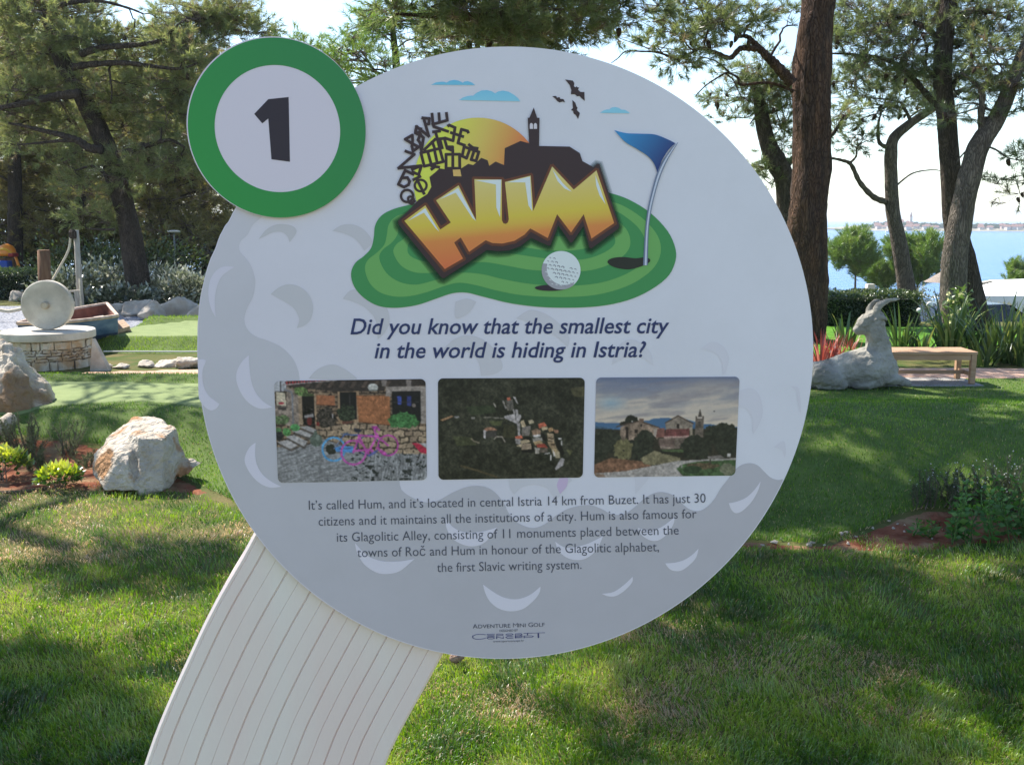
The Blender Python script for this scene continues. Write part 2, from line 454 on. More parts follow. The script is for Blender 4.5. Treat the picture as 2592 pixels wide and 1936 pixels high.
# ------------------------------------------------------------------ the round information sign
YAW = math.radians(4.7)
SU = np.array([math.cos(YAW), math.sin(YAW), 0.0]); SN = np.array([math.sin(YAW), -math.cos(YAW), 0.0])
SP0 = at(D((1090, 760)), 1.5)
def S(f, k=0.0):                  # photograph pixel -> the sign's face, k metres in front of it
    v = ray(f); o = SP0 + SN * k
    return CAM + v * (SN.dot(o - CAM) / SN.dot(v))
def SUV(f):                       # coordinates on the sign's own plane
    p = S(f) - SP0
    return np.array([p.dot(SU), p[2]])
def UVP(uv, k=0.0): return SP0 + SU * uv[0] + np.array([0, 0, uv[1]]) + SN * k
LY = 0.00028                      # one layer of print
def pc(r, g, b):                  # printed colour from how it looks in the sign's shade
    c = lin((r, g, b)); return tuple(min(0.86, max(0.004, v / f)) for v, f in zip(c, (0.485, 0.595, 0.655)))
def ink(name, rgb, rough=0.42): return pm(name, pc(*rgb), rough=rough, spec=0.3)
def ink2(name, rgb1, rgb2, p1, p2, mids=(), weather=False):
    """printed gradient running from p1 to p2 (photograph pixels on the sign)"""
    m = pm(name, pc(*rgb1), rough=0.42, spec=0.3); N, L = nodes(m)
    a = S(p1) - SB; b = S(p2) - SB; d = b - a; l2 = d.dot(d)
    tc = N.new('ShaderNodeTexCoord'); s = N.new('ShaderNodeVectorMath'); s.operation = 'SUBTRACT'; s.inputs[1].default_value = tuple(a)
    t = N.new('ShaderNodeVectorMath'); t.operation = 'DOT_PRODUCT'; t.inputs[1].default_value = tuple(d / l2)
    cr = N.new('ShaderNodeValToRGB'); e = cr.color_ramp.elements
    e[0].color = (*pc(*rgb1), 1); e[1].color = (*pc(*rgb2), 1)
    for p, c in mids: x = e.new(p); x.color = (*pc(*c), 1)
    L.new(tc.outputs['Object'], s.inputs[0]); L.new(s.outputs[0], t.inputs[0]); L.new(t.outputs['Value'], cr.inputs[0])
    if weather:
        nz = N.new('ShaderNodeTexNoise'); nz.inputs['Scale'].default_value = 3.5; nz.inputs['Detail'].default_value = 9; nz.inputs['Roughness'].default_value = .7
        L.new(tc.outputs['Object'], nz.inputs['Vector'])
        r = N.new('ShaderNodeValToRGB'); r.color_ramp.elements[0].position = .3; r.color_ramp.elements[0].color = (.93, .93, .925, 1); r.color_ramp.elements[1].position = .62; r.color_ramp.elements[1].color = (1, 1, 1, 1)
        L.new(nz.outputs['Fac'], r.inputs[0]); mu = N.new('ShaderNodeMix'); mu.data_type = 'RGBA'; mu.blend_type = 'MULTIPLY'; mu.inputs[0].default_value = 1
        L.new(cr.outputs[0], mu.inputs[6]); L.new(r.outputs[0], mu.inputs[7]); L.new(mu.outputs[2], N['Principled BSDF'].inputs['Base Color'])
        r2 = N.new('ShaderNodeMapRange'); r2.inputs['To Min'].default_value = .30; r2.inputs['To Max'].default_value = .55; L.new(nz.outputs['Fac'], r2.inputs['Value']); L.new(r2.outputs[0], N['Principled BSDF'].inputs['Roughness'])
    else: L.new(cr.outputs[0], N['Principled BSDF'].inputs['Base Color'])
    return m
SB = np.array([SP0[0] - 0.25, SP0[1] + 0.06, 0.0])
sign = thing('information_sign', SB, 'large round white information sign with a green numbered badge on a ribbed off-white post', 'sign')

def offset_poly(P, d):
    P = np.asarray(P, float); A = np.roll(P, 1, 0); B = np.roll(P, -1, 0)
    area = 0.5 * np.sum(P[:, 0] * B[:, 1] - B[:, 0] * P[:, 1]); sg = 1 if area > 0 else -1
    e1 = P - A; e2 = B - P
    e1 /= np.linalg.norm(e1, axis=1)[:, None] + 1e-9; e2 /= np.linalg.norm(e2, axis=1)[:, None] + 1e-9
    n1 = np.column_stack([e1[:, 1], -e1[:, 0]]) * sg; n2 = np.column_stack([e2[:, 1], -e2[:, 0]]) * sg
    b = n1 + n2; b /= np.linalg.norm(b, axis=1)[:, None] + 1e-9
    c = np.clip((b * n1).sum(1), 0.42, 1)
    return P + b * (d / c)[:, None]

class PR:                         # pieces of print on the sign's face
    def __init__(s): s.v = []; s.f = []; s.m = []; s.n = 0
    def poly(s, loops, k, m=0):
        loops = [[tuple(p) for p in l] for l in loops]
        flat = [p for l in loops for p in l]
        tri = tessellate_polygon([[Vector((p[0], -p[1], 0)) for p in l] for l in loops])
        for p in flat: s.v.append(S(p, k * LY))
        for t in tri:
            a, b, c = [np.array(flat[i]) for i in t]
            cr = (b[0] - a[0]) * (c[1] - a[1]) - (b[1] - a[1]) * (c[0] - a[0])
            t = t if cr < 0 else t[::-1]
            s.f.append(tuple(i + s.n for i in t)); s.m.append(m)
        s.n += len(flat); return s
    def stroke(s, P, w, k, m=0, closed=False):
        P = np.asarray(P, float)
        for i in range(len(P) - (0 if closed else 1)):
            a, b = P[i], P[(i + 1) % len(P)]
            d = b - a; l = np.linalg.norm(d)
            if l < 1e-6: continue
            d /= l; n = np.array([d[1], -d[0]]) * w / 2; e = d * w * 0.32
            kk = k + 0.02 * (len(s.f) % 9)
            s.poly([[a + n - e, b + n + e, b - n + e, a - n - e]], kk, m)
        return s
    def disc(s, c, rx, ry, k, m=0, n=40, rot=0.0, hole=None):
        def el(rx, ry):
            t = np.linspace(0, 2 * np.pi, n, endpoint=False); ca, sa = math.cos(rot), math.sin(rot)
            return [(c[0] + rx * math.cos(a) * ca - ry * math.sin(a) * sa, c[1] + rx * math.cos(a) * sa + ry * math.sin(a) * ca) for a in t]
        return s.poly([el(rx, ry)] + ([el(rx * hole, ry * hole)] if hole else []), k, m)
    def text(s, body, a, b, height, k, m=0, shear=0.0, off=0.0, ref='H', spacing=1.0):
        """one line of lettering from baseline point a to baseline point b, capital height in pixels"""
        cu = bpy.data.curves.new('line', 'FONT'); cu.body = body; cu.size = 1; cu.shear = shear; cu.offset = off; cu.resolution_u = 3; cu.space_character = spacing
        o = bpy.data.objects.new('line', cu); COL.objects.link(o)
        bpy.context.view_layer.update()
        me = bpy.data.meshes.new_from_object(o.evaluated_get(bpy.context.evaluated_depsgraph_get()))
        V = np.array([v.co[:] for v in me.vertices]); x0, x1 = V[:, 0].min(), V[:, 0].max()
        a = np.array(a, float); b = np.array(b, float); d = (b - a) / (x1 - x0); u = (b - a) / np.linalg.norm(b - a); n = np.array([u[1], -u[0]])
        CAP = 0.70
        for v in V: s.v.append(S(a + d * (v[0] - x0) + n * v[1] * height / CAP, k * LY))
        for p in me.polygons: s.f.append(tuple(i + s.n for i in p.vertices)); s.m.append(m)
        s.n += len(V)
        bpy.data.objects.remove(o); bpy.data.meshes.remove(me); bpy.data.curves.remove(cu)
        return s
    def build(s, name, mats, parent): return mesh_obj(name, np.array(s.v), s.f, mats, parent, False, s.m)

# outline of the round panel (its left edge is cut a little wavy)
ex = [SUV(D(p)) for p in ((425, 752), (1758, 752), (1097, 101.5), (1097, 1422))]
pcx = (ex[0][0] + ex[1][0]) / 2; pcy = (ex[2][1] + ex[3][1]) / 2
prad = ((ex[1][0] - ex[0][0]) + (ex[2][1] - ex[3][1])) / 4
L1 = crop(480, 520, 520 / 1952); L2 = crop(480, 900, 520 / 1952); R1 = crop(1560, 700, 520 / 1952); R2 = crop(1640, 1100, 440 / 1580)
MC = crop(980, 1180, 720 / 2212); TT = crop(860, 780, 900 / 2212); TC = crop(740, 1230, 1100 / 2212)
notch = [L1(p) for p in ((455, -60), (430, 10), (405, 60), (385, 118), (356, 172), (331, 190), (312, 235), (280, 300), (246, 405), (200, 500), (165, 600), (135, 720), (103, 860), (83, 1040), (72, 1250), (64, 1400), (63, 1520))]
nuv = np.array([SUV(p) for p in notch]) - np.array([pcx, pcy])
na = np.unwrap(np.arctan2(nuv[:, 1], nuv[:, 0]) % (2 * math.pi)); nr = np.linalg.norm(nuv, axis=1)
outline = []
for a in np.linspace(0, 2 * math.pi, 400, endpoint=False):
    r = prad
    lo, hi = na.min(), na.max()
    if lo <= a <= hi:
        o_ = np.argsort(na); rr = np.interp(a, na[o_], nr[o_]); k = min(1, (a - lo) / 0.12, (hi - a) / 0.12); r = prad * (1 - k) + rr * k
    outline.append((pcx + r * math.cos(a), pcy + r * math.sin(a)))
def slab(name, loop, k0, k1, mats, parent, fm=(0, 1)):
    n = len(loop)
    v = [UVP(p, k0) for p in loop] + [UVP(p, k1) for p in loop]
    f = [tuple(range(n)), tuple(reversed(range(n, 2 * n)))] + [(i + n, (i + 1) % n + n, (i + 1) % n, i) for i in range(n)]
    return mesh_obj(name, v, f, mats, parent, False, [fm[0], fm[1]] + [fm[1]] * n)
M_white = ink2('white_print', (168, 174, 190), (175, 183, 200), D((500, 1100)), D((1650, 500)), weather=True)
M_edge = pm('panel_edge', (0.45, 0.40, 0.34), (0.6, 0.57, 0.52), scale=30, rough=0.7)
panel = slab('round_panel', outline, 0.0, -0.010, [M_white, M_edge], sign)

# printed golf-ball dimples: the grey wave, dark and light crescents
M_grey = ink2('grey_print', (160, 167, 181), (145, 151, 163), D((520, 480)), D((900, 1420)), mids=((0.45, (150, 157, 169)),), weather=True)
M_pale = ink2('pale_crescent', (166, 172, 190), (170, 177, 193), D((450, 600)), D((1300, 1400)))
M_faint = ink2('faint_crescent', (154, 161, 172), (166, 174, 189), D((600, 760)), D((1500, 760)), mids=((0.5, (159, 166, 178)),))
M_lilac = ink('lilac_smudge', (158, 150, 180))
dim = PR()
wave = [L1(p) for p in ((690, 110), (640, 150), (590, 200), (550, 280), (490, 335), (470, 385), (480, 440), (540, 510), (590, 590), (620, 690), (622, 760), (600, 870), (545, 980), (520, 1080), (545, 1170), (620, 1240), (740, 1283), (870, 1345), (970, 1440), (1025, 1550), (1045, 1660))]
wave += [L2(p) for p in ((1055, 400), (1110, 800), (1210, 1080))]
wave += [MC(p) for p in ((20, 40), (110, 180), (200, 245), (300, 280), (400, 262), (500, 208), (600, 165), (690, 150), (780, 165), (850, 212), (905, 285), (950, 370), (1020, 440), (1125, 478), (1220, 452), (1310, 385), (1400, 332), (1500, 305), (1590, 303), (1670, 332), (1750, 372), (1840, 372), (1920, 320), (2000, 250), (2070, 210))]
wave += [R2(p) for p in ((130, 520), (220, 545), (300, 615), (370, 672), (445, 693), (520, 668), (600, 590), (660, 490), (730, 400), (785, 325), (850, 275), (930, 258), (1000, 280), (1060, 338), (1115, 388), (1180, 410), (1225, 402))]
wave = [SUV(p) for p in catmull(np.array(wave), 4)]
c0 = np.array([pcx, pcy]); ol = np.array(outline) - c0
ang = lambda uv: math.atan2(uv[1] - pcy, uv[0] - pcx) % (2 * math.pi)
a_end, a_st = ang(wave[-1]), ang(wave[0])
arc = [(pcx + ol[i][0] * 0.997, pcy + ol[i][1] * 0.997) for i in range(399, -1, -1)]
arc = [p for p in arc if a_st < ang(p) < a_end]
def F_of(uv):                     # sign plane -> photograph pixel, inverse of SUV
    p = UVP(uv) - CAM; dd = p.dot(FWD); return (1296 + FPX * p[0] / dd, 968 - FPX * p.dot(UPV) / dd)
dim.poly([[F_of(p) for p in list(wave) + arc]], 1, 0)
def sp(cr, pts, n=5): return [tuple(p) for p in catmull(np.array([cr(p) for p in pts]), n, True)]
def horn(cr, pts): return [cr(p) for p in pts]
def crescent(cr, pts, m, k):
    """tips are the first and the middle-marked (None) points: outer edge first, then the inner edge"""
    i = pts.index(None); o = catmull(np.array([cr(p) for p in pts[:i]]), 6); q = catmull(np.array([cr(p) for p in pts[i + 1:]]), 6)
    dim.poly([list(map(tuple, o)) + list(map(tuple, q[1:-1]))], k, m)
P_ = 1
crescent(L1, [(425, 585), (330, 580), (255, 620), (200, 700), (178, 810), (183, 900), (205, 985), (247, 1062), None, (247, 1062), (240, 950), (243, 850), (268, 745), (315, 665), (425, 585)], P_, 2)
crescent(L2, [(78, 35), (80, 200), (85, 370), (100, 430), (150, 492), (205, 520), (255, 500), (282, 460), None, (282, 460), (235, 425), (185, 385), (142, 315), (122, 225), (125, 130), (152, 45), (78, 35)], P_, 2)
crescent(L2, [(562, -4), (500, 55), (452, 140), (443, 225), (468, 315), (520, 405), (590, 470), (680, 505), (787, 490), None, (787, 490), (705, 440), (640, 368), (592, 265), (570, 130), (562, -4)], P_, 2)
crescent(L2, [(627, 825), (570, 870), (530, 945), (524, 1010), (560, 1095), (620, 1172), (690, 1225), (775, 1254), (872, 1244), None, (872, 1244), (790, 1203), (705, 1140), (650, 1060), (625, 965), (627, 825)], P_, 2)
crescent(TC, [(318, 288), (330, 340), (368, 400), (430, 440), (490, 446), (550, 430), (622, 370), None, (622, 370), (540, 383), (450, 380), (378, 350), (318, 288)], P_, 2)
crescent(TC, [(780, 163), (785, 215), (820, 270), (875, 300), (930, 305), (985, 282), (1042, 210), None, (1042, 210), (960, 232), (880, 235), (820, 210), (780, 163)], P_, 2)
crescent(TC, [(1338, 283), (1355, 330), (1400, 365), (1450, 376), (1500, 365), (1550, 322), (1582, 253), None, (1582, 253), (1510, 290), (1450, 307), (1390, 312), (1338, 283)], P_, 2)
crescent(TC, [(1758, 212), (1775, 247), (1820, 275), (1862, 276), (1910, 242), (1940, 192), (1946, 158), None, (1946, 158), (1880, 207), (1820, 226), (1758, 212)], P_, 2)
crescent(R2, [(735, 622), (758, 680), (800, 712), (860, 690), (940, 612), (1000, 510), (1026, 422), None, (1026, 422), (960, 510), (890, 572), (810, 606), (735, 622)], P_, 2)
crescent(R2, [(158, 1168), (188, 1212), (240, 1237), (310, 1230), (390, 1172), (440, 1110), (461, 1033), None, (461, 1033), (400, 1092), (330, 1136), (250, 1160), (158, 1168)], P_, 2)
crescent(MC, [(745, 918), (765, 990), (808, 1060), (880, 1110), (970, 1126), (1060, 1105), (1140, 1042), (1185, 980), (1193, 933), None, (1193, 933), (1120, 992), (1040, 1026), (960, 1030), (870, 1002), (745, 918)], P_, 2)
crescent(MC, [(1668, 990), (1720, 1009), (1780, 1006), (1850, 962), (1905, 900), (1909, 857), None, (1909, 857), (1840, 922), (1760, 975), (1668, 990)], P_, 2)
F_ = 2
crescent(L1, [(655, 322), (720, 238), (800, 190), (880, 178), (980, 198), (1015, 255), (950, 352), None, (950, 352), (930, 298), (880, 255), (800, 255), (720, 290), (655, 322)], F_, 1.5)
crescent(L1, [(1355, 242), (1440, 190), (1540, 180), (1640, 220), (1720, 305), (1722, 370), (1660, 432), None, (1660, 432), (1620, 368), (1560, 310), (1470, 268), (1355, 242)], F_, 1.5)
crescent(L1, [(770, 842), (850, 778), (950, 748), (1060, 780), (1140, 860), (1172, 970), (1150, 1080), (1090, 1140), (1018, 1166), None, (1018, 1166), (1040, 1080), (1000, 990), (930, 930), (770, 842)], F_, 1.5)
crescent(L1, [(1455, 888), (1500, 830), (1560, 800), (1700, 830), (1850, 930), (1900, 1080), (1860, 1200), (1788, 1272), None, (1788, 1272), (1770, 1100), (1690, 990), (1570, 920), (1455, 888)], F_, 1.5)
crescent(TT, [(648, 252), (710, 195), (800, 168), (900, 200), (985, 285), (1012, 369), (960, 410), (880, 420), None, (880, 420), (860, 330), (790, 270), (648, 252)], F_, 1.5)
crescent(TT, [(1098, 62), (1180, 12), (1270, 30), (1360, 90), (1425, 175), (1420, 242), None, (1420, 242), (1350, 180), (1255, 118), (1098, 62)], F_, 1.5)
crescent(TT, [(720, -40), (722, 60), (800, 30), (850, -40), None, (850, -40), (790, -60), (720, -40)], F_, 1.5)
crescent(TT, [(1690, 355), (1740, 230), (1830, 195), (1930, 270), (1950, 355), None, (1950, 355), (1880, 310), (1800, 300), (1690, 355)], F_, 1.5)
crescent(MC, [(945, 95), (955, 165), (988, 218), None, (988, 218), (1040, 168), (1110, 145), (1180, 147), (1250, 178), (1312, 252), (1370, 190), (1402, 140), (1403, 92), (945, 95)], F_, 1.5)
crescent(MC, [(1340, 92), (1320, 150), (1345, 215), None, (1345, 215), (1390, 165), (1403, 130), (1403, 92), (1340, 92)], 3, 1.8)
crescent(MC, [(1922, 84), (1930, 150), (1930, 217), None, (1930, 217), (1990, 150), (2032, 84), (1922, 84)], F_, 1.5)
crescent(L2, [(1130, 218), (1200, 140), (1290, 95), (1380, 86), (1480, 130), (1560, 188), (1595, 222), None, (1595, 222), (1400, 226), (1130, 218)], F_, 1.5)
crescent(R1, [(800, 690), (900, 622), (1000, 650), (1070, 760), (1040, 905), (1008, 932), None, (1008, 932), (1000, 812), (930, 722), (800, 690)], F_, 1.5)
crescent(R1, [(1165, 1085), (1280, 1060), (1362, 1130), (1392, 1280), (1360, 1400), (1298, 1502), None, (1298, 1502), (1290, 1350), (1240, 1262), (1165, 1232), (1165, 1085)], F_, 1.5)
crescent(R1, [(1655, 1040), (1730, 1058), (1752, 1190), (1750, 1302), (1722, 1182), None, (1722, 1182), (1710, 1100), (1655, 1040)], F_, 1.5)
crescent(R1, [(1495, 1620), (1590, 1560), (1612, 1660), (1600, 1720), None, (1600, 1720), (1570, 1650), (1495, 1620)], F_, 1.5)
dim.build('dimple_print', [M_grey, M_pale, M_faint, M_lilac], panel)

# numbered badge
bc = D((597.5, 276)); badge_loop = []
bl = [SUV(D(p)) for p in ((405, 277), (790.5, 277), (597, 81.5), (597, 470.5))]
bu, bv = (bl[0][0] + bl[1][0]) / 2, (bl[2][1] + bl[3][1]) / 2; br = ((bl[1][0] - bl[0][0]) + (bl[2][1] - bl[3][1])) / 4
circ = lambda u, v, r, n=160: [(u + r * math.cos(t), v + r * math.sin(t)) for t in np.linspace(0, 2 * math.pi, n, endpoint=False)]
M_badge = ink('badge_white', (170, 173, 190)); M_black = ink('black_print', (40, 36, 46))
M_green = ink2('green_ring_print', (38, 122, 60), (40, 108, 66), D((420, 400)), D((760, 150)))
kB = 0.006
badge = slab('number_badge', circ(bu, bv, br), kB, 0.0006, [M_badge, M_edge], sign)
gr = PR()
def ringloop(r): return [F_of(p) for p in circ(bu, bv, r)]
il = [SUV(D(p)) for p in ((463.5, 278), (735, 278), (600, 141.5), (600, 415))]
iu, iv = (il[0][0] + il[1][0]) / 2, (il[2][1] + il[3][1]) / 2; ir = ((il[1][0] - il[0][0]) + (il[2][1] - il[3][1])) / 4
gr.poly([ringloop(br * 0.997), [F_of(p) for p in circ(iu, iv, ir)]], kB / LY + 1)
gr.build('green_ring', [M_green], badge)
one = PR(); one.poly([[C1(p) for p in ((1870, 693), (2012, 678), (2021, 1129), (1892, 1112), (1870, 828), (1828, 862), (1772, 796))]], kB / LY + 1)
one.build('numeral', [M_black], badge)

# ---- emblem
A = crop(860, 160, 900 / 2212); B = crop(980, 260, 420 / 2212); E_ = crop(980, 380, 620 / 2212)
M_g1 = ink('dark_green_print', (52, 118, 72)); M_g2 = ink('light_green_print', (86, 142, 82))
go = PR()
bands = [
 [(70, 1310), (95, 1245), (150, 1200), (195, 1150), (212, 1080), (220, 1010), (258, 950), (330, 910), (440, 880), (700, 820), (1000, 790), (1300, 780), (1550, 785), (1680, 808), (1800, 850), (1930, 930), (2040, 1045), (2090, 1160), (2083, 1250), (2030, 1340), (1900, 1430), (1750, 1487), (1560, 1517), (1300, 1520), (1080, 1497), (900, 1455), (790, 1428), (700, 1432), (600, 1465), (480, 1505), (350, 1522), (240, 1510), (150, 1460), (90, 1390)],
 [(157, 1280), (175, 1225), (230, 1180), (277, 1130), (293, 1070), (303, 1010), (340, 962), (420, 932), (700, 880), (1000, 850), (1300, 840), (1550, 840), (1690, 862), (1790, 902), (1900, 980), (1978, 1075), (1998, 1165), (1970, 1250), (1900, 1322), (1780, 1390), (1600, 1440), (1400, 1455), (1150, 1445), (980, 1415), (850, 1382), (740, 1366), (640, 1390), (540, 1425), (430, 1450), (330, 1450), (240, 1420), (182, 1360)],
 [(246, 1215), (268, 1160), (320, 1120), (357, 1070), (372, 1010), (410, 980), (700, 940), (1000, 910), (1300, 895), (1550, 895), (1700, 915), (1790, 965), (1870, 1040), (1905, 1125), (1895, 1200), (1850, 1270), (1740, 1330), (1600, 1370), (1420, 1385), (1200, 1375), (1020, 1345), (880, 1312), (740, 1305), (640, 1335), (540, 1365), (460, 1378), (370, 1360), (290, 1305)],
 [(334, 1180), (350, 1130), (390, 1100), (450, 1060), (700, 1000), (1000, 960), (1300, 950), (1550, 950), (1705, 975), (1780, 1030), (1808, 1105), (1790, 1170), (1720, 1230), (1600, 1280), (1450, 1297), (1200, 1287), (1050, 1262), (900, 1238), (780, 1250), (670, 1290), (560, 1305), (460, 1300), (380, 1258)],
 [(422, 1150), (445, 1110), (600, 1060), (1000, 1010), (1300, 1000), (1550, 1005), (1670, 1040), (1712, 1090), (1700, 1140), (1620, 1190), (1500, 1222), (1300, 1217), (1100, 1190), (900, 1172), (700, 1190), (560, 1232), (480, 1222), (430, 1190)],
 [(1000, 1120), (1150, 1090), (1300, 1080), (1500, 1075), (1590, 1095), (1605, 1125), (1540, 1150), (1430, 1166), (1270, 1163), (1150, 1145)]]
for i, b in enumerate(bands): go.poly([sp(A, b, 4)], 3 + i * 0.5, i % 2)
go.build('putting_green_print', [M_g1, M_g2], panel)
su = PR(); su.disc(A((860, 740)), 400 * 0.40687, 400 * 0.40687, 6.5, 0, 72)
su.build('sun_print', [ink2('sun_gradient', (196, 190, 78), (196, 106, 66), A((620, 480)), A((1080, 660)), mids=((0.5, (200, 160, 84)),))], panel)
# soft printed shadow under the lettering
face = [(155, 640), (345, 500), (480, 718), (575, 655), (442, 455), (645, 320), (804, 636), (788, 264), (1034, 268), (1036, 635), (1050, 662), (1070, 668), (1090, 655), (1099, 625), (1064, 290), (1296, 232), (1319, 550), (1490, 150), (1685, 358), (1890, 185), (2050, 660), (1845, 800), (1775, 580), (1660, 745), (1535, 580), (1450, 795), (1292, 708), (1240, 765), (1150, 820), (1040, 845), (950, 840), (890, 815), (740, 920), (665, 790), (605, 835), (685, 980), (520, 1075)]
back = [(98, 640), (103, 672), (490, 1152), (515, 1157), (740, 1012), (900, 903), (1000, 915), (1100, 907), (1200, 870), (1300, 795), (1458, 865), (1475, 860), (1545, 680), (1655, 838), (1672, 834), (1772, 688), (1828, 885), (1846, 888), (2088, 710), (2096, 682), (1916, 126), (1900, 122), (1700, 300), (1480, 118), (1320, 470), (1300, 205), (1050, 245), (770, 240), (790, 500), (650, 290), (420, 440), (350, 470)]
sh = PR()
M_shade = []
for i, dd in enumerate((10, 20, 31, 43)):
    m = pm('shadow_print', pc(30, 60, 42), rough=0.5); N, L = nodes(m)
    N['Principled BSDF'].inputs['Alpha'].default_value = 0.24; M_shade.append(m)
    sh.poly([[(p[0] - 1.5, p[1] + 4) for p in offset_poly([E_(p) for p in back], dd * 0.28)]], 6.9 + 0.12 * i, i)
sh.build('shadow_print', M_shade, panel)
M_dark = ink('dark_brown_print', (48, 38, 42)); M_brown = ink('brown_print', (84, 52, 38))
sk = PR()
skyl = [A(p) for p in ((368, 975), (440, 905), (490, 850), (545, 815), (570, 770), (558, 710), (600, 675), (620, 655), (660, 662), (752, 658), (800, 627), (830, 635), (855, 615), (880, 590), (920, 605), (930, 640), (970, 613), (1022, 635), (1027, 530), (1125, 485), (1178, 500), (1170, 345), (1168, 341), (1180, 341), (1207, 277), (1228, 341), (1243, 341), (1243, 345), (1240, 516), (1430, 520), (1493, 560), (1510, 610), (1585, 652), (1650, 800), (1500, 950), (1000, 1000), (500, 980))]
sk.poly([skyl], 8, 0)
for c in ((1192, 392), (1217, 392)):
    x, y = c; sk.poly([[A(p) for p in ((x - 10, y + 18), (x - 10, y - 8), (x - 6, y - 16), (x, y - 19), (x + 6, y - 16), (x + 10, y - 8), (x + 10, y + 18))]], 8.6, 1)
sk.poly([[A(p) for p in ((703, 664), (749, 662), (757, 705), (707, 704))]], 8.6, 2)
W = 0.18987 * 39
strokes = [
 [(598, 150), (612, 290), (802, 237), (790, 140)], [(690, 145), (698, 262)], [(608, 285), (622, 322), (812, 386)],
 [(490, 215), (470, 205), (562, 214), (556, 285), (515, 292)], [(485, 208), (556, 450)], [(392, 318), (556, 452)], [(390, 316), (376, 408), (440, 392), (452, 345)],
 [(335, 435), (240, 490), (330, 545), (420, 592), (345, 648), (330, 585), (340, 500), (335, 435)], [(440, 428), (412, 500), (440, 540), (456, 640)], [(440, 428), (485, 470), (470, 560), (456, 640)], [(400, 420), (450, 430)],
 [(245, 648), (362, 692), (150, 876), (452, 842)], [(240, 905), (150, 1090), (225, 1128), (285, 1095), (300, 1050), (270, 1000), (205, 1005)], [(240, 905), (350, 957)], [(330, 890), (455, 846), (420, 962), (335, 925)],
 [(390, 1010), (492, 1215)], [(350, 1030), (442, 985)], [(300, 1335), (330, 1350), (365, 1310)],
 [(450, 672), (700, 612), (748, 788), (495, 850), (450, 672)], [(540, 652), (588, 825)], [(630, 632), (668, 808)], [(648, 400), (700, 612)], [(612, 392), (705, 382)], [(492, 632), (640, 492), (760, 478)], [(600, 520), (640, 632)], [(700, 480), (735, 610)],
 [(785, 692), (965, 690), (968, 878), (785, 878), (785, 692)], [(875, 640), (875, 880)], [(760, 470), (800, 612), (872, 642), (872, 592), (805, 592)],
 [(812, 312), (828, 302), (905, 335), (878, 510), (775, 475)], [(850, 402), (1012, 455)], [(1082, 400), (1070, 380), (990, 358), (945, 540), (1032, 570)],
 [(1030, 570), (1000, 715), (1058, 742), (1108, 605)], [(1028, 590), (1222, 660), (1185, 778), (1120, 762), (1160, 640)], [(1090, 562), (1140, 602), (1205, 612)], [(590, 890), (640, 855), (692, 862)], [(585, 845), (640, 835)]]
for s_ in strokes: sk.stroke([B(p) for p in s_], W, 8.1, 0)
rr = 0.18987
sk.disc(B((447, 1107)), 95 * rr, 92 * rr, 8.25, 0, 30, hole=0.66); sk.disc(B((265, 1245)), 97 * rr, 97 * rr, 8.25, 0, 30, hole=0.66); sk.disc(B((318, 1292)), 60 * rr, 50 * rr, 8.3, 0, 24, hole=0.45, rot=0.8)
sk.build('skyline_print', [M_dark, ink('pale_window_print', (168, 172, 185)), ink('orange_patch_print', (200, 150, 92))], panel)
le = PR()
le.poly([[E_(p) for p in back]], 8.9, 0)
fc = [E_(p) for p in face]
le.stroke(fc, 13.2, 9.3, 1, True)
le.poly([fc], 9.7, 2)
for hl in ([(188, 640), (343, 524), (470, 738), (438, 708), (332, 566)], [(472, 447), (641, 343), (803, 640), (770, 615), (620, 386)], [(798, 275), (1029, 268), (1019, 608), (986, 520), (982, 312)],
           [(1083, 292), (1290, 240), (1309, 552), (1276, 500), (1247, 293)], [(1494, 178), (1585, 300), (1668, 378), (1600, 347), (1538, 280)], [(1880, 228), (1925, 350), (1972, 492), (1918, 410), (1888, 320)]):
    le.poly([[E_(p) for p in hl]], 10.1, 3)
M_fire = ink2('lettering_gradient', (212, 172, 118), (196, 88, 62), E_((920, 190)), E_((1010, 1090)), mids=((0.22, (205, 165, 100)), (0.47, (192, 162, 66)), (0.54, (196, 150, 66)), (0.64, (192, 116, 64))))
le.build('lettering_print', [M_dark, M_brown, M_fire, ink('highlight_print', (196, 198, 204))], panel)
fl = PR()
hole = [(1666, 1240), (1690, 1215), (1760, 1206), (1840, 1214), (1895, 1208), (1930, 1220), (1922, 1242), (1860, 1270), (1790, 1283), (1710, 1270)]
fl.poly([sp(A, hole)], 7, 1)
fl.poly([[tuple(p) for p in catmull(np.array([A(p) for p in ((1708, 418), (1780, 436), (1870, 440), (1960, 445), (2040, 475), (2088, 500))]), 5)] + [tuple(p) for p in catmull(np.array([A(p) for p in ((2088, 500), (2050, 535), (2010, 595), (1988, 650), (1976, 682))]), 4)][1:] + [tuple(p) for p in catmull(np.array([A(p) for p in ((1976, 682), (1955, 625), (1915, 578), (1850, 535), (1775, 490), (1708, 418))]), 5)][1:-1]], 7.4, 0)
pl = catmull(np.array([A(p) for p in ((2085, 506), (2020, 592), (1975, 680), (1940, 800), (1914, 920), (1899, 1050), (1887, 1258))]), 5); pr = catmull(np.array([A(p) for p in ((2106, 494), (2046, 592), (2001, 690), (1966, 800), (1938, 920), (1922, 1050), (1916, 1258))]), 5)
fl.poly([[tuple(p) for p in pl] + [tuple(p) for p in pr[::-1]]], 7.8, 2)
fl.poly([[tuple(p) for p in (pl * .65 + pr * .35)] + [tuple(p) for p in (pl * .25 + pr * .75)[::-1]]], 8.2, 3)
fl.build('flag_print', [ink2('flag_gradient', (46, 118, 172), (34, 52, 104), A((1760, 430)), A((2000, 620))), ink('hole_print', (34, 38, 36)), ink('pole_outline_print', (88, 104, 130)), ink('pole_print', (156, 170, 190))], panel)
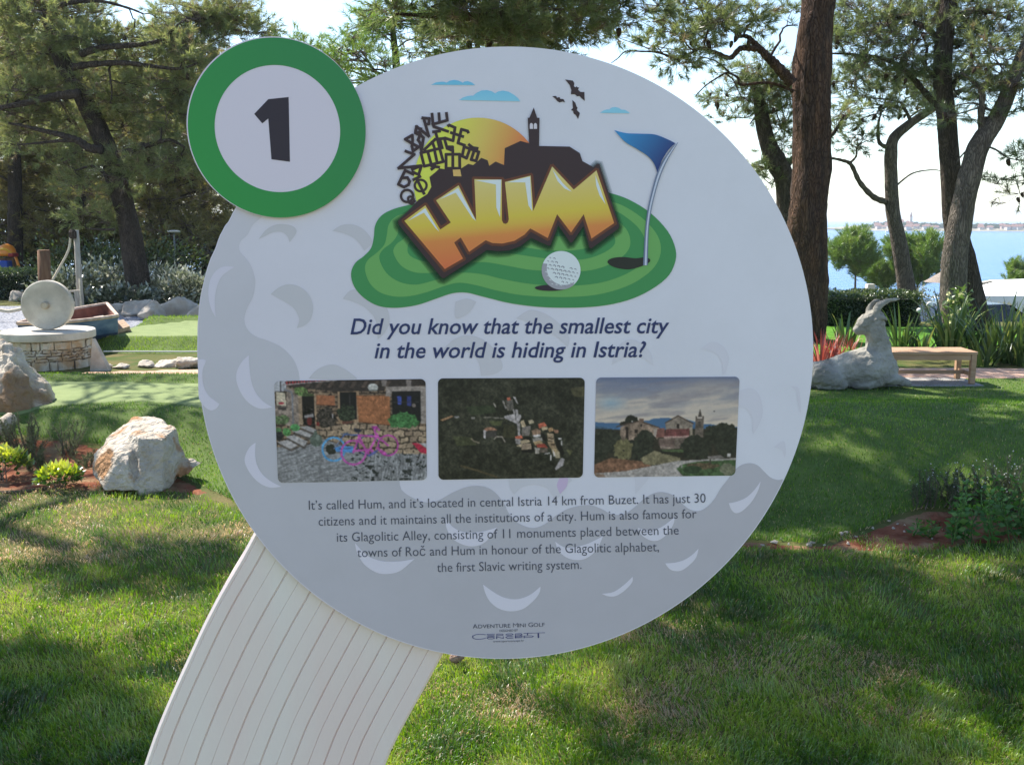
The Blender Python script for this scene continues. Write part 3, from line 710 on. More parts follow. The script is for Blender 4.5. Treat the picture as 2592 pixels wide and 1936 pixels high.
ba = PR()
ba.disc(A((1312, 1398)), 98 * .40687, 19 * .40687, 7, 2, 30)
bcn = np.array(A((1377, 1288))); brd = 121 * .40687
ba.disc(bcn, brd, brd * .985, 7.4, 0, 48)
cres = [(bcn[0] + brd * math.cos(t), bcn[1] + brd * math.sin(t)) for t in np.linspace(0.9, 3.5, 24)]
cres += [(bcn[0] + brd * 0.16 + brd * 0.90 * math.cos(t), bcn[1] - brd * 0.10 + brd * 0.86 * math.sin(t)) for t in np.linspace(3.4, 0.95, 24)]
ba.poly([cres], 7.7, 1)
for i in range(-5, 6):
    for j in range(-5, 6):
        u = (i + 0.5 * (j % 2)) * 0.215 - 0.03; v = j * 0.19 + 0.04 + 0.16 * u
        if u * u + v * v > 0.80 or (v < -0.1 and u > 0.25 + 1.2 * (v + 0.1)) : continue
        s_ = 0.072 * math.sqrt(max(0.12, 1 - u * u - v * v)) * brd
        c_ = bcn + brd * np.array([u, v])
        dk = u * -0.6 + v * 0.6 > 0.42
        ba.poly([[(c_[0] + s_ * 1.3 * math.cos(t), c_[1] + s_ * 1.15 * math.sin(t)) for t in np.linspace(-2.9, 0.7, 8)] + [(c_[0] - s_ * .15 + s_ * .95 * math.cos(t), c_[1] + s_ * .25 + s_ * .75 * math.sin(t)) for t in np.linspace(0.5, -2.7, 8)]], 8.1, 3 if not dk else 0)
ba.build('golf_ball_print', [ink('ball_print', (186, 192, 202)), ink('ball_shade_print', (128, 134, 146)), M_black, ink('ball_dimple_print', (104, 110, 124))], panel)
cl = []
for pts in ([(568, 136), (600, 121), (630, 117), (650, 118), (664, 123), (682, 112), (708, 106), (738, 110), (757, 118), (764, 124), (776, 116), (796, 113), (820, 121), (842, 138)],
            [(742, 231), (765, 216), (795, 206), (820, 203), (830, 204), (848, 188), (880, 172), (915, 169), (945, 176), (966, 190), (985, 178), (1015, 172), (1050, 179), (1085, 199), (1108, 218), (1123, 239)],
            [(1619, 311), (1640, 296), (1660, 290), (1678, 289), (1690, 279), (1713, 274), (1738, 280), (1750, 291), (1775, 292), (1792, 302), (1806, 313)]):
    cl.append([A(p) for p in pts])
M_cl = [ink2('cloud_gradient', (88, 160, 194), (112, 172, 200), A((900, 110)), A((900, 240)))]
for pts in cl: PR().poly([pts], 3).build('cloud_print', M_cl, panel)

for pts in ([(1402, 103), (1450, 110), (1459, 125), (1457, 146), (1468, 152), (1474, 145), (1480, 153), (1490, 152), (1482, 166), (1497, 180), (1522, 181), (1524, 236), (1506, 221), (1491, 205), (1476, 208), (1463, 194), (1438, 195), (1441, 170), (1431, 138)],
            [(1322, 207), (1346, 205), (1352, 216), (1362, 213), (1369, 214), (1371, 223), (1392, 225), (1403, 246), (1386, 240), (1366, 246), (1352, 236), (1341, 221)],
            [(1447, 230), (1466, 248), (1473, 270), (1479, 279), (1475, 293), (1494, 312), (1483, 349), (1470, 325), (1455, 313), (1452, 298), (1439, 293), (1451, 280)]):
    PR().poly([[A(p) for p in pts]], 3).build('bat_print', [M_dark], panel)

# ---- lettering
M_navy = ink('navy_print', (38, 48, 86)); M_slate = ink('slate_print', (62, 68, 82))
he = PR()
he.text('Did you know that the smallest city', D((757, 722)), D((1446, 719.5)), 36 * DS * 0.95, 3, 0, 0.22, 0.012)
he.text('in the world is hiding in Istria?', D((809, 773.5)), D((1396, 771)), 36 * DS * 0.95, 3, 0, 0.22, 0.012)
he.build('headline', [M_navy], panel)
bo = PR()
for t, a, b in (('It’s called Hum, and it’s located in central Istria 14 km from Buzet. It has just 30', (84, 120), (2104, 84)),
                ('citizens and it maintains all the institutions of a city. Hum is also famous for', (134, 202), (2058, 163)),
                ('its Glagolitic Alley, consisting of 11 monuments placed between the', (227, 283), (1967, 246)),
                ('towns of Roč and Hum in honour of the Glagolitic alphabet,', (331, 361), (1866, 331)),
                ('the first Slavic writing system.', (737, 437), (1472, 421))):
    bo.text(t, TC(a), TC(b), 52 * .4973 * 0.92, 3, 0, 0.0, -0.004)
bo.build('paragraph', [M_slate], panel)
K6 = crop(1170, 1560, 230 / 2212); k6 = 230 / 2212
cr_ = PR()
def natural(body):
    cu = bpy.data.curves.new('line', 'FONT'); cu.body = body; o = bpy.data.objects.new('line', cu); COL.objects.link(o); bpy.context.view_layer.update()
    me = bpy.data.meshes.new_from_object(o.evaluated_get(bpy.context.evaluated_depsgraph_get())); xs_ = [v.co.x for v in me.vertices]; r = max(xs_) - min(xs_)
    bpy.data.objects.remove(o); bpy.data.meshes.remove(me); bpy.data.curves.remove(cu); return r
def small_caps(words, a, b, big, small):
    segs = []; tot = 0
    for w_ in words: segs += [(w_[0], big), (w_[1:], small), (None, small * 0.45)]
    segs = segs[:-1]
    adv = [(natural(s_) * z * 1.42 + .10 * z if s_ else z) for s_, z in segs]
    a = np.array(a, float); b = np.array(b, float); L_ = sum(adv); x = 0
    for (s_, z), ad in zip(segs, adv):
        if s_:
            p = a + (b - a) * ((x + 0.05 * z) / L_); q_ = a + (b - a) * ((x + ad - 0.07 * z) / L_)
            cr_.text(s_, p, q_, z, 3, 0, 0, -0.012 if s_ == 'M' else 0.0)
        x += ad
small_caps(('ADVENTURE', 'MINI', 'GOLF'), K6((250, 290)), K6((2015, 240)), 108 * k6, 92 * k6)
cr_.text('DESIGNED BY', K6((908, 372)), K6((1355, 358)), 55 * k6, 3)
cr_.text('www.sportconcept.hr', K6((750, 625)), K6((1508, 605)), 48 * k6, 3)
def kl(pts, w, cl=False): cr_.stroke([K6(p) for p in pts], w * k6 * .62, 3, 1, cl)
arcC = [(405 + 150 * math.cos(t), 490 + 58 * math.sin(t)) for t in np.linspace(0.0, 2 * math.pi, 25)]
kl([(570, 440), (480, 430), (400, 430), (320, 440), (265, 470), (255, 500), (275, 530), (340, 550), (420, 550), (500, 542), (570, 525)], 18)
kl([(258, 465), (258, 520)], 30)
kl([(790, 425), (620, 428), (600, 440), (640, 455), (760, 455), (790, 468), (760, 480), (600, 485)], 16)
kl([(840, 480), (840, 425), (980, 422), (1000, 440), (980, 455), (840, 462)], 18)
kl([(1060, 440), (1090, 420), (1200, 416), (1240, 432), (1210, 450), (1100, 455)], 18, True)
kl([(1295, 472), (1295, 418), (1430, 413), (1455, 428), (1430, 442), (1295, 448)], 18); kl([(1390, 445), (1470, 468)], 16)
kl([(1495, 408), (1700, 400)], 16); kl([(1590, 405), (1590, 445)], 34); kl([(1690, 400), (2015, 390)], 14)
kl([(600, 520), (640, 500), (740, 498), (790, 515), (750, 538), (640, 542)], 20, True)
kl([(840, 535), (840, 490)], 34); kl([(850, 492), (990, 528)], 18); kl([(1000, 530), (1000, 485)], 24)
kl([(1240, 485), (1100, 484), (1060, 505), (1100, 525), (1240, 520)], 20)
kl([(1295, 520), (1295, 478)], 30); kl([(1290, 478), (1465, 472)], 14); kl([(1290, 498), (1465, 492)], 14); kl([(1290, 518), (1465, 514)], 14)
kl([(1505, 515), (1505, 470)], 30); kl([(1505, 470), (1690, 466), (1735, 482), (1690, 502), (1505, 508)], 16)
kl([(1852, 415), (1856, 508)], 52)
cr_.build('credit_line', [M_slate, ink('logo_print', (36, 42, 92))], panel)
# ---- the three printed pictures, painted point by point on a fine mesh
class Canvas:
    def __init__(s, w, h, st, quad, cr):
        """quad: TL, TR, BR, BL in crop pixels; points (u, v) on a grid inside it with rounded corners"""
        s.n, s.m = int(w / st), int(h / st)
        u, v = np.meshgrid(np.linspace(0, 1, s.n), np.linspace(0, 1, s.m))
        r = 0.035; asp = w / h
        uu, vv = u.copy(), v.copy()
        du = np.minimum(u, 1 - u) ; dv = np.minimum(v, 1 - v) / asp
        inc = (du < r) & (dv < r)
        ex, ey = r - du, r - dv; rad = np.maximum(np.hypot(ex, ey), 1e-9); mx = np.maximum(ex, ey)
        sc = np.where(inc, mx / rad, 1.0)
        ndu = np.where(inc, r - ex * sc, du); ndv = np.where(inc, r - ey * sc, dv)
        uu = np.where(u < 0.5, ndu, 1 - ndu); vv = np.where(v < 0.5, ndv * asp, 1 - ndv * asp)
        q = np.array(quad, float)
        P = (q[0] * ((1 - uu) * (1 - vv))[..., None] + q[1] * (uu * (1 - vv))[..., None] + q[2] * (uu * vv)[..., None] + q[3] * ((1 - uu) * vv)[..., None])
        s.x, s.y = P[..., 0], P[..., 1]; s.c = np.zeros(s.x.shape + (3,)); s.cr = cr; s.tex = None
    def fill(s, poly, col, a=1.0, mask=None):
        k = inside(s.x, s.y, poly) if poly is not None else np.ones(s.x.shape, bool)
        if mask is not None: k &= mask
        s.c[k] = s.c[k] * (1 - a) + np.array(col, float) * a
        return k
    def ell(s, cx, cy, rx, ry, col, noise=0, seed=1, a=1.0, inner=0.0):
        d = np.hypot((s.x - cx) / rx, (s.y - cy) / ry)
        if noise: d = d + noise * (fbm(s.x / 40, s.y / 40, seed, 3) - 0.5) * 2
        k = (d < 1) & (d >= inner); s.c[k] = s.c[k] * (1 - a) + np.array(col, float) * a
        return k
    def line(s, pts, w, col):
        for (x0, y0), (x1, y1) in zip(pts[:-1], pts[1:]):
            dx, dy = x1 - x0, y1 - y0; t = np.clip(((s.x - x0) * dx + (s.y - y0) * dy) / (dx * dx + dy * dy + 1e-9), 0, 1)
            k = np.hypot(s.x - x0 - t * dx, s.y - y0 - t * dy) < w / 2; s.c[k] = col
    def grain(s, k, amp, sc, seed, sx=1.0, sy=1.0, ang=0.0):
        ca, sa = math.cos(ang), math.sin(ang); X = (s.x * ca + s.y * sa) / sc * sx; Y = (-s.x * sa + s.y * ca) / sc * sy
        n = (fbm(X, Y, seed, 4) - 0.5) * 2
        s.c = np.where(k[..., None], s.c * (1 + amp * n[..., None]), s.c)
    def stones(s, k, sx, sy, cols, gap, seed):
        g = np.random.default_rng(seed)
        row = np.floor(s.y / sy + 0.9 * fbm(s.x / 160, s.y / 160, seed, 3)); off = (row * 0.37) % 1
        xx = s.x / sx + off + 0.5 * vnoise(s.x / 130, row * 3.1, seed + 2); cell = np.floor(xx)
        hv = vnoise(cell * 7.3 + 0.5, row * 5.7 + 0.5, seed + 3)
        fx = xx - cell; fy = s.y / sy + 0.9 * fbm(s.x / 160, s.y / 160, seed, 3) - row
        e = np.minimum(np.minimum(fx, 1 - fx) * sx, np.minimum(fy, 1 - fy) * sy) + 20 * (vnoise(s.x / 26, s.y / 26, seed + 5) - 0.5)
        c = np.array(cols[0])[None, None] * (1 - hv[..., None]) + np.array(cols[1])[None, None] * hv[..., None]
        c = np.where((e < gap)[..., None], np.array(cols[2])[None, None], c)
        s.c = np.where(k[..., None], c, s.c)
    def build(s, name, mat, parent, k=3):
        for sc_, am, sd in ((34, .16, 91), (17, .17, 92), (9, .10, 93)):      # fine photographic texture
            n = (fbm(s.x / sc_ + sd, s.y / sc_, sd, 2) - 0.5) * 2; s.c = s.c * (1 + am * n[..., None] * s.tex[..., None] if s.tex is not None else 1 + am * n[..., None])
        lum = s.c @ np.array([.3, .55, .15]); s.c = lum[..., None] + .74 * (s.c - lum[..., None])
        s.c = 118 + (s.c * .93 - 118) * 1.06
        q = np.pad(s.c, ((1, 1), (1, 1), (0, 0)), mode='edge'); s.c = (q[1:-1, 1:-1] * 4 + 2 * (q[:-2, 1:-1] + q[2:, 1:-1] + q[1:-1, :-2] + q[1:-1, 2:]) + q[:-2, :-2] + q[2:, :-2] + q[:-2, 2:] + q[2:, 2:]) / 16
        V = np.array([S(s.cr(p), k * LY) for p in zip(s.x.ravel(), s.y.ravel())])
        I = np.arange(s.n * s.m).reshape(s.m, s.n)
        q = np.stack([I[:-1, :-1], I[1:, :-1], I[1:, 1:], I[:-1, 1:]], -1).reshape(-1, 4)
        c = np.clip(s.c.reshape(-1, 3), 2, 250) / 255.0
        c = np.where(c <= 0.04045, c / 12.92, ((c + 0.055) / 1.055) ** 2.4) / np.array([0.485, 0.595, 0.655])
        return mesh_obj(name, V, q, mat, parent, attrs={'ink': c})
M_photo = pm('photo_print', (0.2, 0.2, 0.2), rough=0.40, spec=0.35)
_N, _L = nodes(M_photo); _a = _N.new('ShaderNodeAttribute'); _a.attribute_name = 'ink'; _L.new(_a.outputs['Color'], _N['Principled BSDF'].inputs['Base Color'])

# bicycles before a stone tavern
c = Canvas(2212, 1527, 8, [(72, 128), (2092, 100), (2110, 1445), (126, 1485)], crop(680, 940, 420 / 2212))
al = np.ones(c.x.shape, bool)
c.c[:] = (104, 90, 78); c.stones(al, 120, 62, [(128, 108, 84), (92, 78, 66), (52, 44, 40)], 9, 3)
c.fill([(60, 120), (240, 120), (230, 260), (60, 280)], (142, 150, 162))
k = c.fill([(240, 200), (420, 290), (420, 740), (240, 720), (60, 600), (60, 460), (240, 420)], (118, 108, 100)); c.grain(k, 0.35, 30, 4)
c.fill([(230, 190), (920, 108), (2120, 90), (2120, 190), (1560, 205), (1540, 262), (900, 268), (340, 215)], (52, 46, 46))
for x in range(480, 1560, 150): c.fill([(x, 215), (x + 55, 215), (x + 100, 130), (x + 50, 130)], (84, 72, 66), 0.8)
for x in range(1500, 2100, 330): c.fill([(x, 110), (x + 75, 110), (x + 65, 200), (x + 10, 200)], (112, 106, 104))
k = inside(c.x, c.y, [(215, 138), (720, 100), (900, 104), (230, 172)]); c.c[k] = (62, 40, 44); c.fill(None, (152, 46, 56), 1, k & (np.sin(c.x / 6.2) > -0.1))
c.line([(160, 185), (560, 145), (900, 120)], 12, (132, 130, 134))
c.line([(215, 245), (300, 270), (318, 330), (325, 690)], 24, (104, 110, 120)); c.line([(160, 130), (160, 270)], 14, (60, 60, 66))
c.fill([(88, 262), (226, 280), (242, 468), (95, 462)], (44, 44, 44)); c.fill([(94, 270), (220, 287), (236, 460), (101, 454)], (164, 158, 138)); c.ell(168, 424, 40, 14, (160, 40, 60))
c.grain(inside(c.x, c.y, [(110, 300), (215, 310), (220, 400), (115, 395)]), 0.3, 14, 6, 0.4, 2)
c.fill([(120, 470), (240, 475), (240, 520), (130, 510)], (56, 52, 52))
c.fill([(390, 300), (450, 310), (460, 720), (405, 700)], (128, 112, 92)); c.fill([(445, 330), (602, 330), (622, 756), (460, 706)], (30, 28, 30))
k = inside(c.x, c.y, [(455, 470), (605, 480), (618, 740), (462, 690)]); c.grain(k, 2.2, 22, 8); c.ell(545, 660, 36, 60, (96, 36, 36)); c.fill([(470, 590), (600, 560), (600, 610), (480, 620)], (120, 120, 124))
c.fill([(600, 300), (632, 300), (652, 770), (626, 760)], (132, 112, 90))
k = c.ell(430, 262, 92, 62, (78, 108, 56), .3, 5); c.grain(k, .7, 16, 9); k = c.ell(520, 310, 80, 26, (60, 78, 46), .4, 6)
k = c.fill([(632, 314), (886, 324), (886, 456), (636, 442)], (142, 86, 56)); c.grain(k, .12, 30, 5); c.line([(632, 442), (886, 456)], 9, (84, 50, 36))
c.fill([(918, 268), (1200, 262), (1215, 690), (930, 690)], (136, 112, 86)); c.fill([(950, 276), (1166, 272), (1174, 640), (960, 640)], (28, 28, 32)); c.line([(1080, 300), (1085, 600)], 12, (52, 50, 54))
k = c.ell(1040, 560, 130, 110, (44, 54, 42), .35, 11); c.grain(k, .8, 18, 12); c.fill([(975, 660), (1140, 660), (1110, 760), (1000, 760)], (92, 58, 50))
k = c.ell(770, 620, 120, 150, (54, 50, 46), .3, 13); c.grain(k, 1.1, 20, 14); c.fill([(635, 672), (675, 672), (675, 722), (635, 722)], (116, 38, 38)); c.fill([(845, 565), (862, 565), (862, 625), (845, 625)], (150, 150, 156))
k = inside(c.x, c.y, [(640, 770), (900, 720), (1200, 670), (1640, 720), (2120, 740), (2120, 1110), (1500, 1090), (720, 890)]); c.stones(k, 128, 82, [(156, 138, 112), (122, 106, 88), (62, 54, 46)], 7, 17)
k = c.fill([(1170, 326), (1616, 318), (1626, 722), (1202, 672)], (142, 88, 54)); c.grain(k, .14, 60, 15, 2, 1); k2 = inside(c.x, c.y, [(1240, 350), (1590, 345), (1590, 420), (1240, 420)]) | inside(c.x, c.y, [(1260, 560), (1590, 570), (1590, 620), (1260, 600)]); c.grain(k2, .35, 14, 16, 2.4, .6)
c.line([(1170, 322), (1650, 316)], 10, (96, 70, 52)); c.line([(1202, 672), (1626, 720)], 9, (88, 52, 34))
c.fill([(1560, 205), (2120, 195), (2120, 700), (2026, 690), (2024, 262), (1640, 266), (1640, 340), (1560, 330)], (124, 118, 114))
c.fill([(1640, 268), (2026, 264), (2028, 672), (1655, 656)], (28, 28, 33)); c.fill([(1712, 328), (1768, 328), (1768, 444), (1722, 440)], (46, 66, 152)); c.fill([(1842, 328), (1902, 328), (1902, 462), (1846, 458)], (40, 52, 122)); c.line([(1640, 414), (2000, 408)], 9, (60, 60, 66)); c.ell(1935, 452, 26, 28, (96, 90, 86))
k = c.ell(1390, 212, 68, 52, (158, 164, 164), .05); c.fill([(1330, 240), (1455, 240), (1440, 262), (1340, 262)], (100, 106, 106))
k = c.ell(1800, 655, 190, 112, (50, 104, 54), .30, 21); c.grain(k, .5, 22, 22)
k = c.ell(170, 640, 110, 60, (74, 98, 62), .4, 23); c.grain(k, .6, 16, 24)
gnd_k = inside(c.x, c.y, [(60, 1010), (480, 1000), (720, 900), (1300, 1080), (2120, 1105), (2120, 1500), (60, 1500)]); c.c[gnd_k] = (112, 118, 124)
c.grain(gnd_k & (c.x < 1350), .34, 26, 25, .35, 2.6, -0.28); c.grain(gnd_k & (c.x >= 1350), .55, 26, 26, 2.8, .45, 0.16)
k = gnd_k & (fbm(c.x / 45, c.y / 30, 27, 3) > .66) & (c.x > 1100); c.c[k] = (40, 46, 46)
for q in ([(110, 940), (250, 912), (402, 980), (290, 1035)], [(225, 868), (340, 846), (520, 932), (470, 1000)], [(310, 800), (430, 780), (590, 840), (540, 880)], [(410, 740), (520, 728), (640, 780), (600, 820)]):
    c.fill([(p[0] + 8, p[1] + 34) for p in q], (78, 74, 72)); c.fill(q, (138, 140, 144))
for (x, y, rx, ry, col) in ((350, 748, 62, 48, (58, 122, 66)), (240, 806, 54, 54, (66, 132, 66)), (140, 860, 52, 66, (40, 42, 46)), (130, 780, 40, 30, (60, 100, 60))): k = c.ell(x, y, rx, ry, col, .15, 28); c.grain(k, .5, 24, 29)
c.ell(635, 918, 84, 84, (76, 92, 84)); c.fill([(610, 790), (640, 790), (660, 860), (596, 860)], (70, 86, 78)); c.ell(655, 880, 26, 40, (122, 138, 132), a=.6)
k = c.ell(830, 1040, 70, 70, (40, 44, 40), .3, 31)
BL, PK = (58, 138, 200), (172, 66, 158)
c.ell(868, 1036, 162, 168, BL, inner=0.84); c.ell(1330, 985, 150, 135, (42, 62, 118), inner=0.9)
c.fill([(875, 1022), (960, 992), (1132, 998), (1120, 1082), (905, 1072)], (56, 124, 196)); c.line([(940, 1030), (1110, 1022)], 12, (46, 80, 130)); c.line([(870, 1030), (1010, 840), (1240, 850), (1390, 850)], 14, (52, 84, 156)); c.line([(1190, 1010), (1200, 790), (1150, 760)], 14, (40, 48, 76)); c.line([(870, 1030), (960, 900)], 7, (130, 140, 150)); c.line([(970, 835), (1060, 820)], 16, (70, 88, 110)); c.ell(1190, 790, 50, 22, (38, 42, 60))
c.ell(1132, 1080, 176, 172, PK, inner=0.85); c.ell(1592, 985, 142, 144, (166, 50, 150), inner=0.85)
for pts in ([(1450, 870), (1200, 850), (1285, 1030), (1345, 1050), (1440, 870)], [(1440, 830), (1470, 880), (1590, 985)], [(1440, 870), (1400, 740)], [(1345, 1040), (1130, 1060)], [(1210, 860), (1130, 1080)], [(1400, 740), (1470, 775)], [(1440, 1020), (1560, 1090)]): c.line(pts, 26, PK)
c.ell(1355, 1075, 48, 48, (160, 60, 150), inner=.3); c.ell(1415, 745, 46, 20, (150, 50, 140)); c.line([(1340, 1120), (1440, 1060)], 30, (72, 86, 150))
c.fill([(1908, 950), (2000, 958), (2110, 1030), (2110, 1095), (2025, 1082)], (172, 30, 62)); c.line([(2020, 1080), (1985, 1180)], 12, (40, 36, 40)); c.fill([(2010, 955), (2110, 960), (2110, 1020)], (150, 156, 166))
c.grain(al, .16, 9, 33)
c.build('picture', M_photo, panel)['label'] = 'printed photo of pink and blue bicycles before a stone house'

# a hill village from the air
c = Canvas(2212, 1565, 8, [(100, 95), (2106, 86), (2078, 1448), (108, 1478)], crop(1090, 940, 410 / 2212))
al = np.ones(c.x.shape, bool)
c.c[:] = (46, 48, 39); c.grain(al, .38, 260, 41); c.grain(al, .42, 60, 42); c.grain(al, .34, 18, 46)
for p, col in (([(470, 480), (860, 460), (900, 560), (560, 600)], (48, 60, 40)), ([(300, 880), (560, 900), (640, 1000), (360, 1020)], (66, 72, 46)), ([(800, 680), (980, 670), (960, 740), (840, 740)], (78, 86, 50)), ([(1900, 230), (2100, 210), (2100, 340), (1960, 350)], (72, 70, 48)), ([(1000, 720), (1160, 740), (1150, 920), (980, 900)], (58, 58, 40)), ([(1850, 1060), (1940, 1080), (1900, 1150)], (82, 84, 52))):
    k = c.fill(p, col, .8); c.grain(k, .2, 40, 43)
for p in ([(1000, 610), (1130, 580), (1230, 590), (1240, 620), (1190, 720), (1010, 640)], [(1120, 520), (1190, 520), (1200, 600), (1160, 660), (1140, 600)], [(1180, 720), (1220, 700), (1225, 900), (1195, 870)], [(1120, 340), (1160, 350), (1200, 450), (1180, 440)], [(980, 395), (1000, 400), (1035, 510), (1020, 516)], [(1780, 1180), (1830, 1190), (1810, 1280), (1710, 1350), (1700, 1320)]): k = c.fill(p, (142, 140, 144)); c.grain(k, .2, 30, 44)
k = c.fill([(1030, 390), (1120, 380), (1140, 520), (1040, 520)], (86, 84, 80)); c.grain(k, .5, 16, 44)
c.line([(1150, 520), (1165, 660)], 12, (70, 70, 72)); c.line([(850, 630), (990, 640)], 12, (120, 116, 110)); c.line([(720, 630), (830, 625)], 10, (116, 112, 104)); c.line([(870, 920), (900, 890), (975, 890), (1015, 960)], 18, (126, 120, 110)); c.line([(560, 920), (590, 950), (660, 975)], 20, (112, 104, 88)); c.line([(420, 1290), (600, 1340), (900, 1440)], 26, (76, 68, 46)); c.line([(980, 410), (1060, 530), (1130, 530)], 12, (120, 116, 108)); c.line([(865, 440), (885, 480)], 18, (140, 136, 130))
OR, TN, WH, ST = (182, 88, 64), (158, 142, 112), (178, 178, 180), (104, 100, 96)
hs = [([(1040, 360), (1090, 350), (1090, 390), (1050, 400)], OR), ([(1225, 680), (1270, 660), (1305, 750), (1250, 770)], TN), ([(1330, 670), (1390, 655), (1420, 700), (1350, 720)], (146, 138, 112)), ([(1250, 760), (1370, 740), (1350, 880), (1240, 880)], ST),
      ([(1470, 720), (1550, 690), (1590, 740), (1480, 780)], OR), ([(1510, 760), (1590, 750), (1600, 790), (1530, 810)], TN), ([(1380, 810), (1440, 780), (1505, 800), (1500, 860), (1390, 870)], (122, 98, 78)), ([(1395, 870), (1500, 860), (1500, 890), (1400, 900)], WH), ([(1390, 910), (1520, 900), (1530, 950), (1400, 960)], (130, 128, 124)),
      ([(1600, 780), (1660, 760), (1680, 810), (1620, 830)], (148, 116, 78)), ([(1680, 790), (1750, 800), (1740, 850), (1690, 840)], (118, 84, 66)), ([(1590, 840), (1680, 850), (1690, 960), (1600, 940)], (140, 122, 96)), ([(1590, 950), (1690, 960), (1720, 1040), (1630, 1040)], (132, 112, 84)), ([(1640, 1040), (1720, 1050), (1760, 1110), (1680, 1150)], (146, 126, 90)), ([(1665, 1060), (1690, 1100), (1760, 1180), (1680, 1160)], WH), ([(1690, 1110), (1760, 1090), (1770, 1180), (1710, 1180)], (150, 140, 112)),
      ([(1150, 890), (1240, 870), (1260, 910), (1170, 930)], OR), ([(1155, 915), (1240, 925), (1220, 1000), (1160, 985)], (128, 126, 126)), ([(1220, 950), (1320, 920), (1370, 960), (1240, 990)], TN), ([(1235, 990), (1370, 980), (1380, 1060), (1240, 1070)], (134, 118, 98)), ([(1170, 1010), (1240, 990), (1240, 1030), (1190, 1030)], TN), ([(1400, 960), (1500, 940), (1540, 980), (1430, 1010)], (146, 124, 86)), ([(1440, 1000), (1500, 985), (1560, 990), (1600, 1040), (1460, 1040)], (158, 62, 50)), ([(1420, 1040), (1490, 1045), (1485, 1120), (1430, 1120)], (146, 142, 134)), ([(1490, 1050), (1600, 1045), (1600, 1110), (1490, 1110)], (84, 76, 68)),
      ([(130, 660), (290, 600), (320, 615), (160, 680)], (150, 112, 78)), ([(320, 610), (380, 605), (400, 630), (330, 640)], (120, 122, 124)), ([(550, 620), (605, 620), (605, 650), (560, 650)], (128, 128, 124)), ([(720, 790), (770, 765), (860, 765), (910, 800), (750, 810)], (136, 96, 74)), ([(720, 795), (755, 805), (752, 925), (722, 905)], (156, 154, 158)), ([(755, 812), (905, 805), (900, 890), (755, 905)], (60, 58, 56)), ([(1740, 905), (1790, 905), (1790, 930), (1750, 930)], WH), ([(1780, 940), (1795, 940), (1795, 1010), (1785, 1010)], WH)]
for p, col in hs: k = c.fill(p, col); c.grain(k, .22, 18, 45)
for p in ([(1500, 830), (1560, 860), (1580, 960), (1540, 930)], [(1700, 880), (1760, 960), (1830, 1110), (1800, 1160), (1720, 1030)], [(1370, 980), (1400, 1000), (1420, 1100), (1385, 1090)], [(1260, 900), (1370, 890), (1380, 930), (1270, 930)], [(1240, 1070), (1400, 1070), (1400, 1110), (1250, 1100)]): c.fill(p, (28, 26, 25))
for p in ([(1640, 880), (1660, 890), (1655, 900)], [(1640, 990), (1690, 985), (1700, 1010), (1650, 1010)], [(1610, 900), (1680, 910), (1680, 925), (1610, 915)]): c.fill(p, (60, 46, 36))
c.line([(1640, 1140), (1640, 1210)], 12, WH); c.line([(1560, 1125), (1620, 1115)], 14, WH)
c.grain(al, .16, 9, 47)
c.build('picture', M_photo, panel)['label'] = 'printed photo of a village seen from the air among dark woods'

# a stone village with a bell tower at dusk
c = Canvas(2212, 1565, 8, [(104, 84), (2062, 72), (2002, 1420), (74, 1446)], crop(1490, 940, 410 / 2212))
al = np.ones(c.x.shape, bool)
t = np.clip((c.y - 80) / 640, 0, 1)[..., None]
c.c = (1 - t) * np.array([88, 104, 138]) + t * np.array([176, 168, 152])
n1 = fbm(c.x / 420 + c.y / 900, c.y / 95 + c.x / 900, 51, 5); k = np.clip((n1 - .44) * 4, 0, 1)[..., None] * np.clip((c.y - 60) / 300, 0, 1)[..., None]; c.c = c.c * (1 - k * .75) + np.array([176, 168, 154]) * k * .75
n2 = fbm(c.x / 300 + 5, c.y / 60 + c.x / 700, 52, 5); k = np.clip((n2 - .54) * 5, 0, 1)[..., None]; c.c = c.c * (1 - k * .5) + np.array([110, 110, 124]) * k * .5
k = np.clip(1 - np.hypot((c.x - 300) / 260, (c.y - 430) / 130), 0, 1)[..., None]; c.c = c.c * (1 - k * .7) + np.array([108, 150, 178]) * k * .7
k = np.clip(1 - np.hypot((c.x - 1550) / 700, (c.y - 240) / 180), 0, 1)[..., None]; c.c = c.c * (1 - k * .6) + np.array([146, 142, 140]) * k * .6
c.fill([(60, 690), (200, 700), (300, 705), (420, 700), (560, 690), (820, 670), (880, 645), (1040, 632), (1160, 640), (1320, 650), (1460, 690), (1560, 720), (1700, 722), (1760, 740), (2080, 760), (2080, 900), (60, 900)], (56, 96, 138))
c.fill([(60, 740), (400, 790), (400, 900), (60, 900)], (54, 84, 112)); c.fill([(60, 780), (420, 795), (900, 800), (2080, 770), (2080, 1500), (60, 1500)], (50, 48, 40))
k = c.ell(590, 680, 96, 80, (40, 42, 36), .3, 53); c.ell(470, 710, 50, 30, (44, 42, 36), .4, 54)
k = c.fill([(430, 760), (500, 730), (680, 680), (770, 690), (960, 760), (960, 900), (930, 930), (430, 940)], (118, 102, 88)); c.grain(k, .4, 46, 55); c.line([(385, 755), (500, 720), (690, 680), (960, 765)], 15, (70, 56, 50)); c.fill([(690, 645), (750, 640), (752, 690), (690, 690)], (108, 86, 74))
for q in ([(630, 790), (668, 790), (668, 840), (630, 840)], [(708, 722), (732, 722), (732, 756), (708, 756)], [(505, 760), (540, 760), (545, 930), (505, 930)]): c.fill(q, (46, 38, 36))
c.fill([(890, 780), (935, 785), (935, 880), (890, 890)], (150, 140, 130)); k = c.fill([(940, 780), (1040, 770), (1040, 900), (920, 900)], (112, 72, 66))
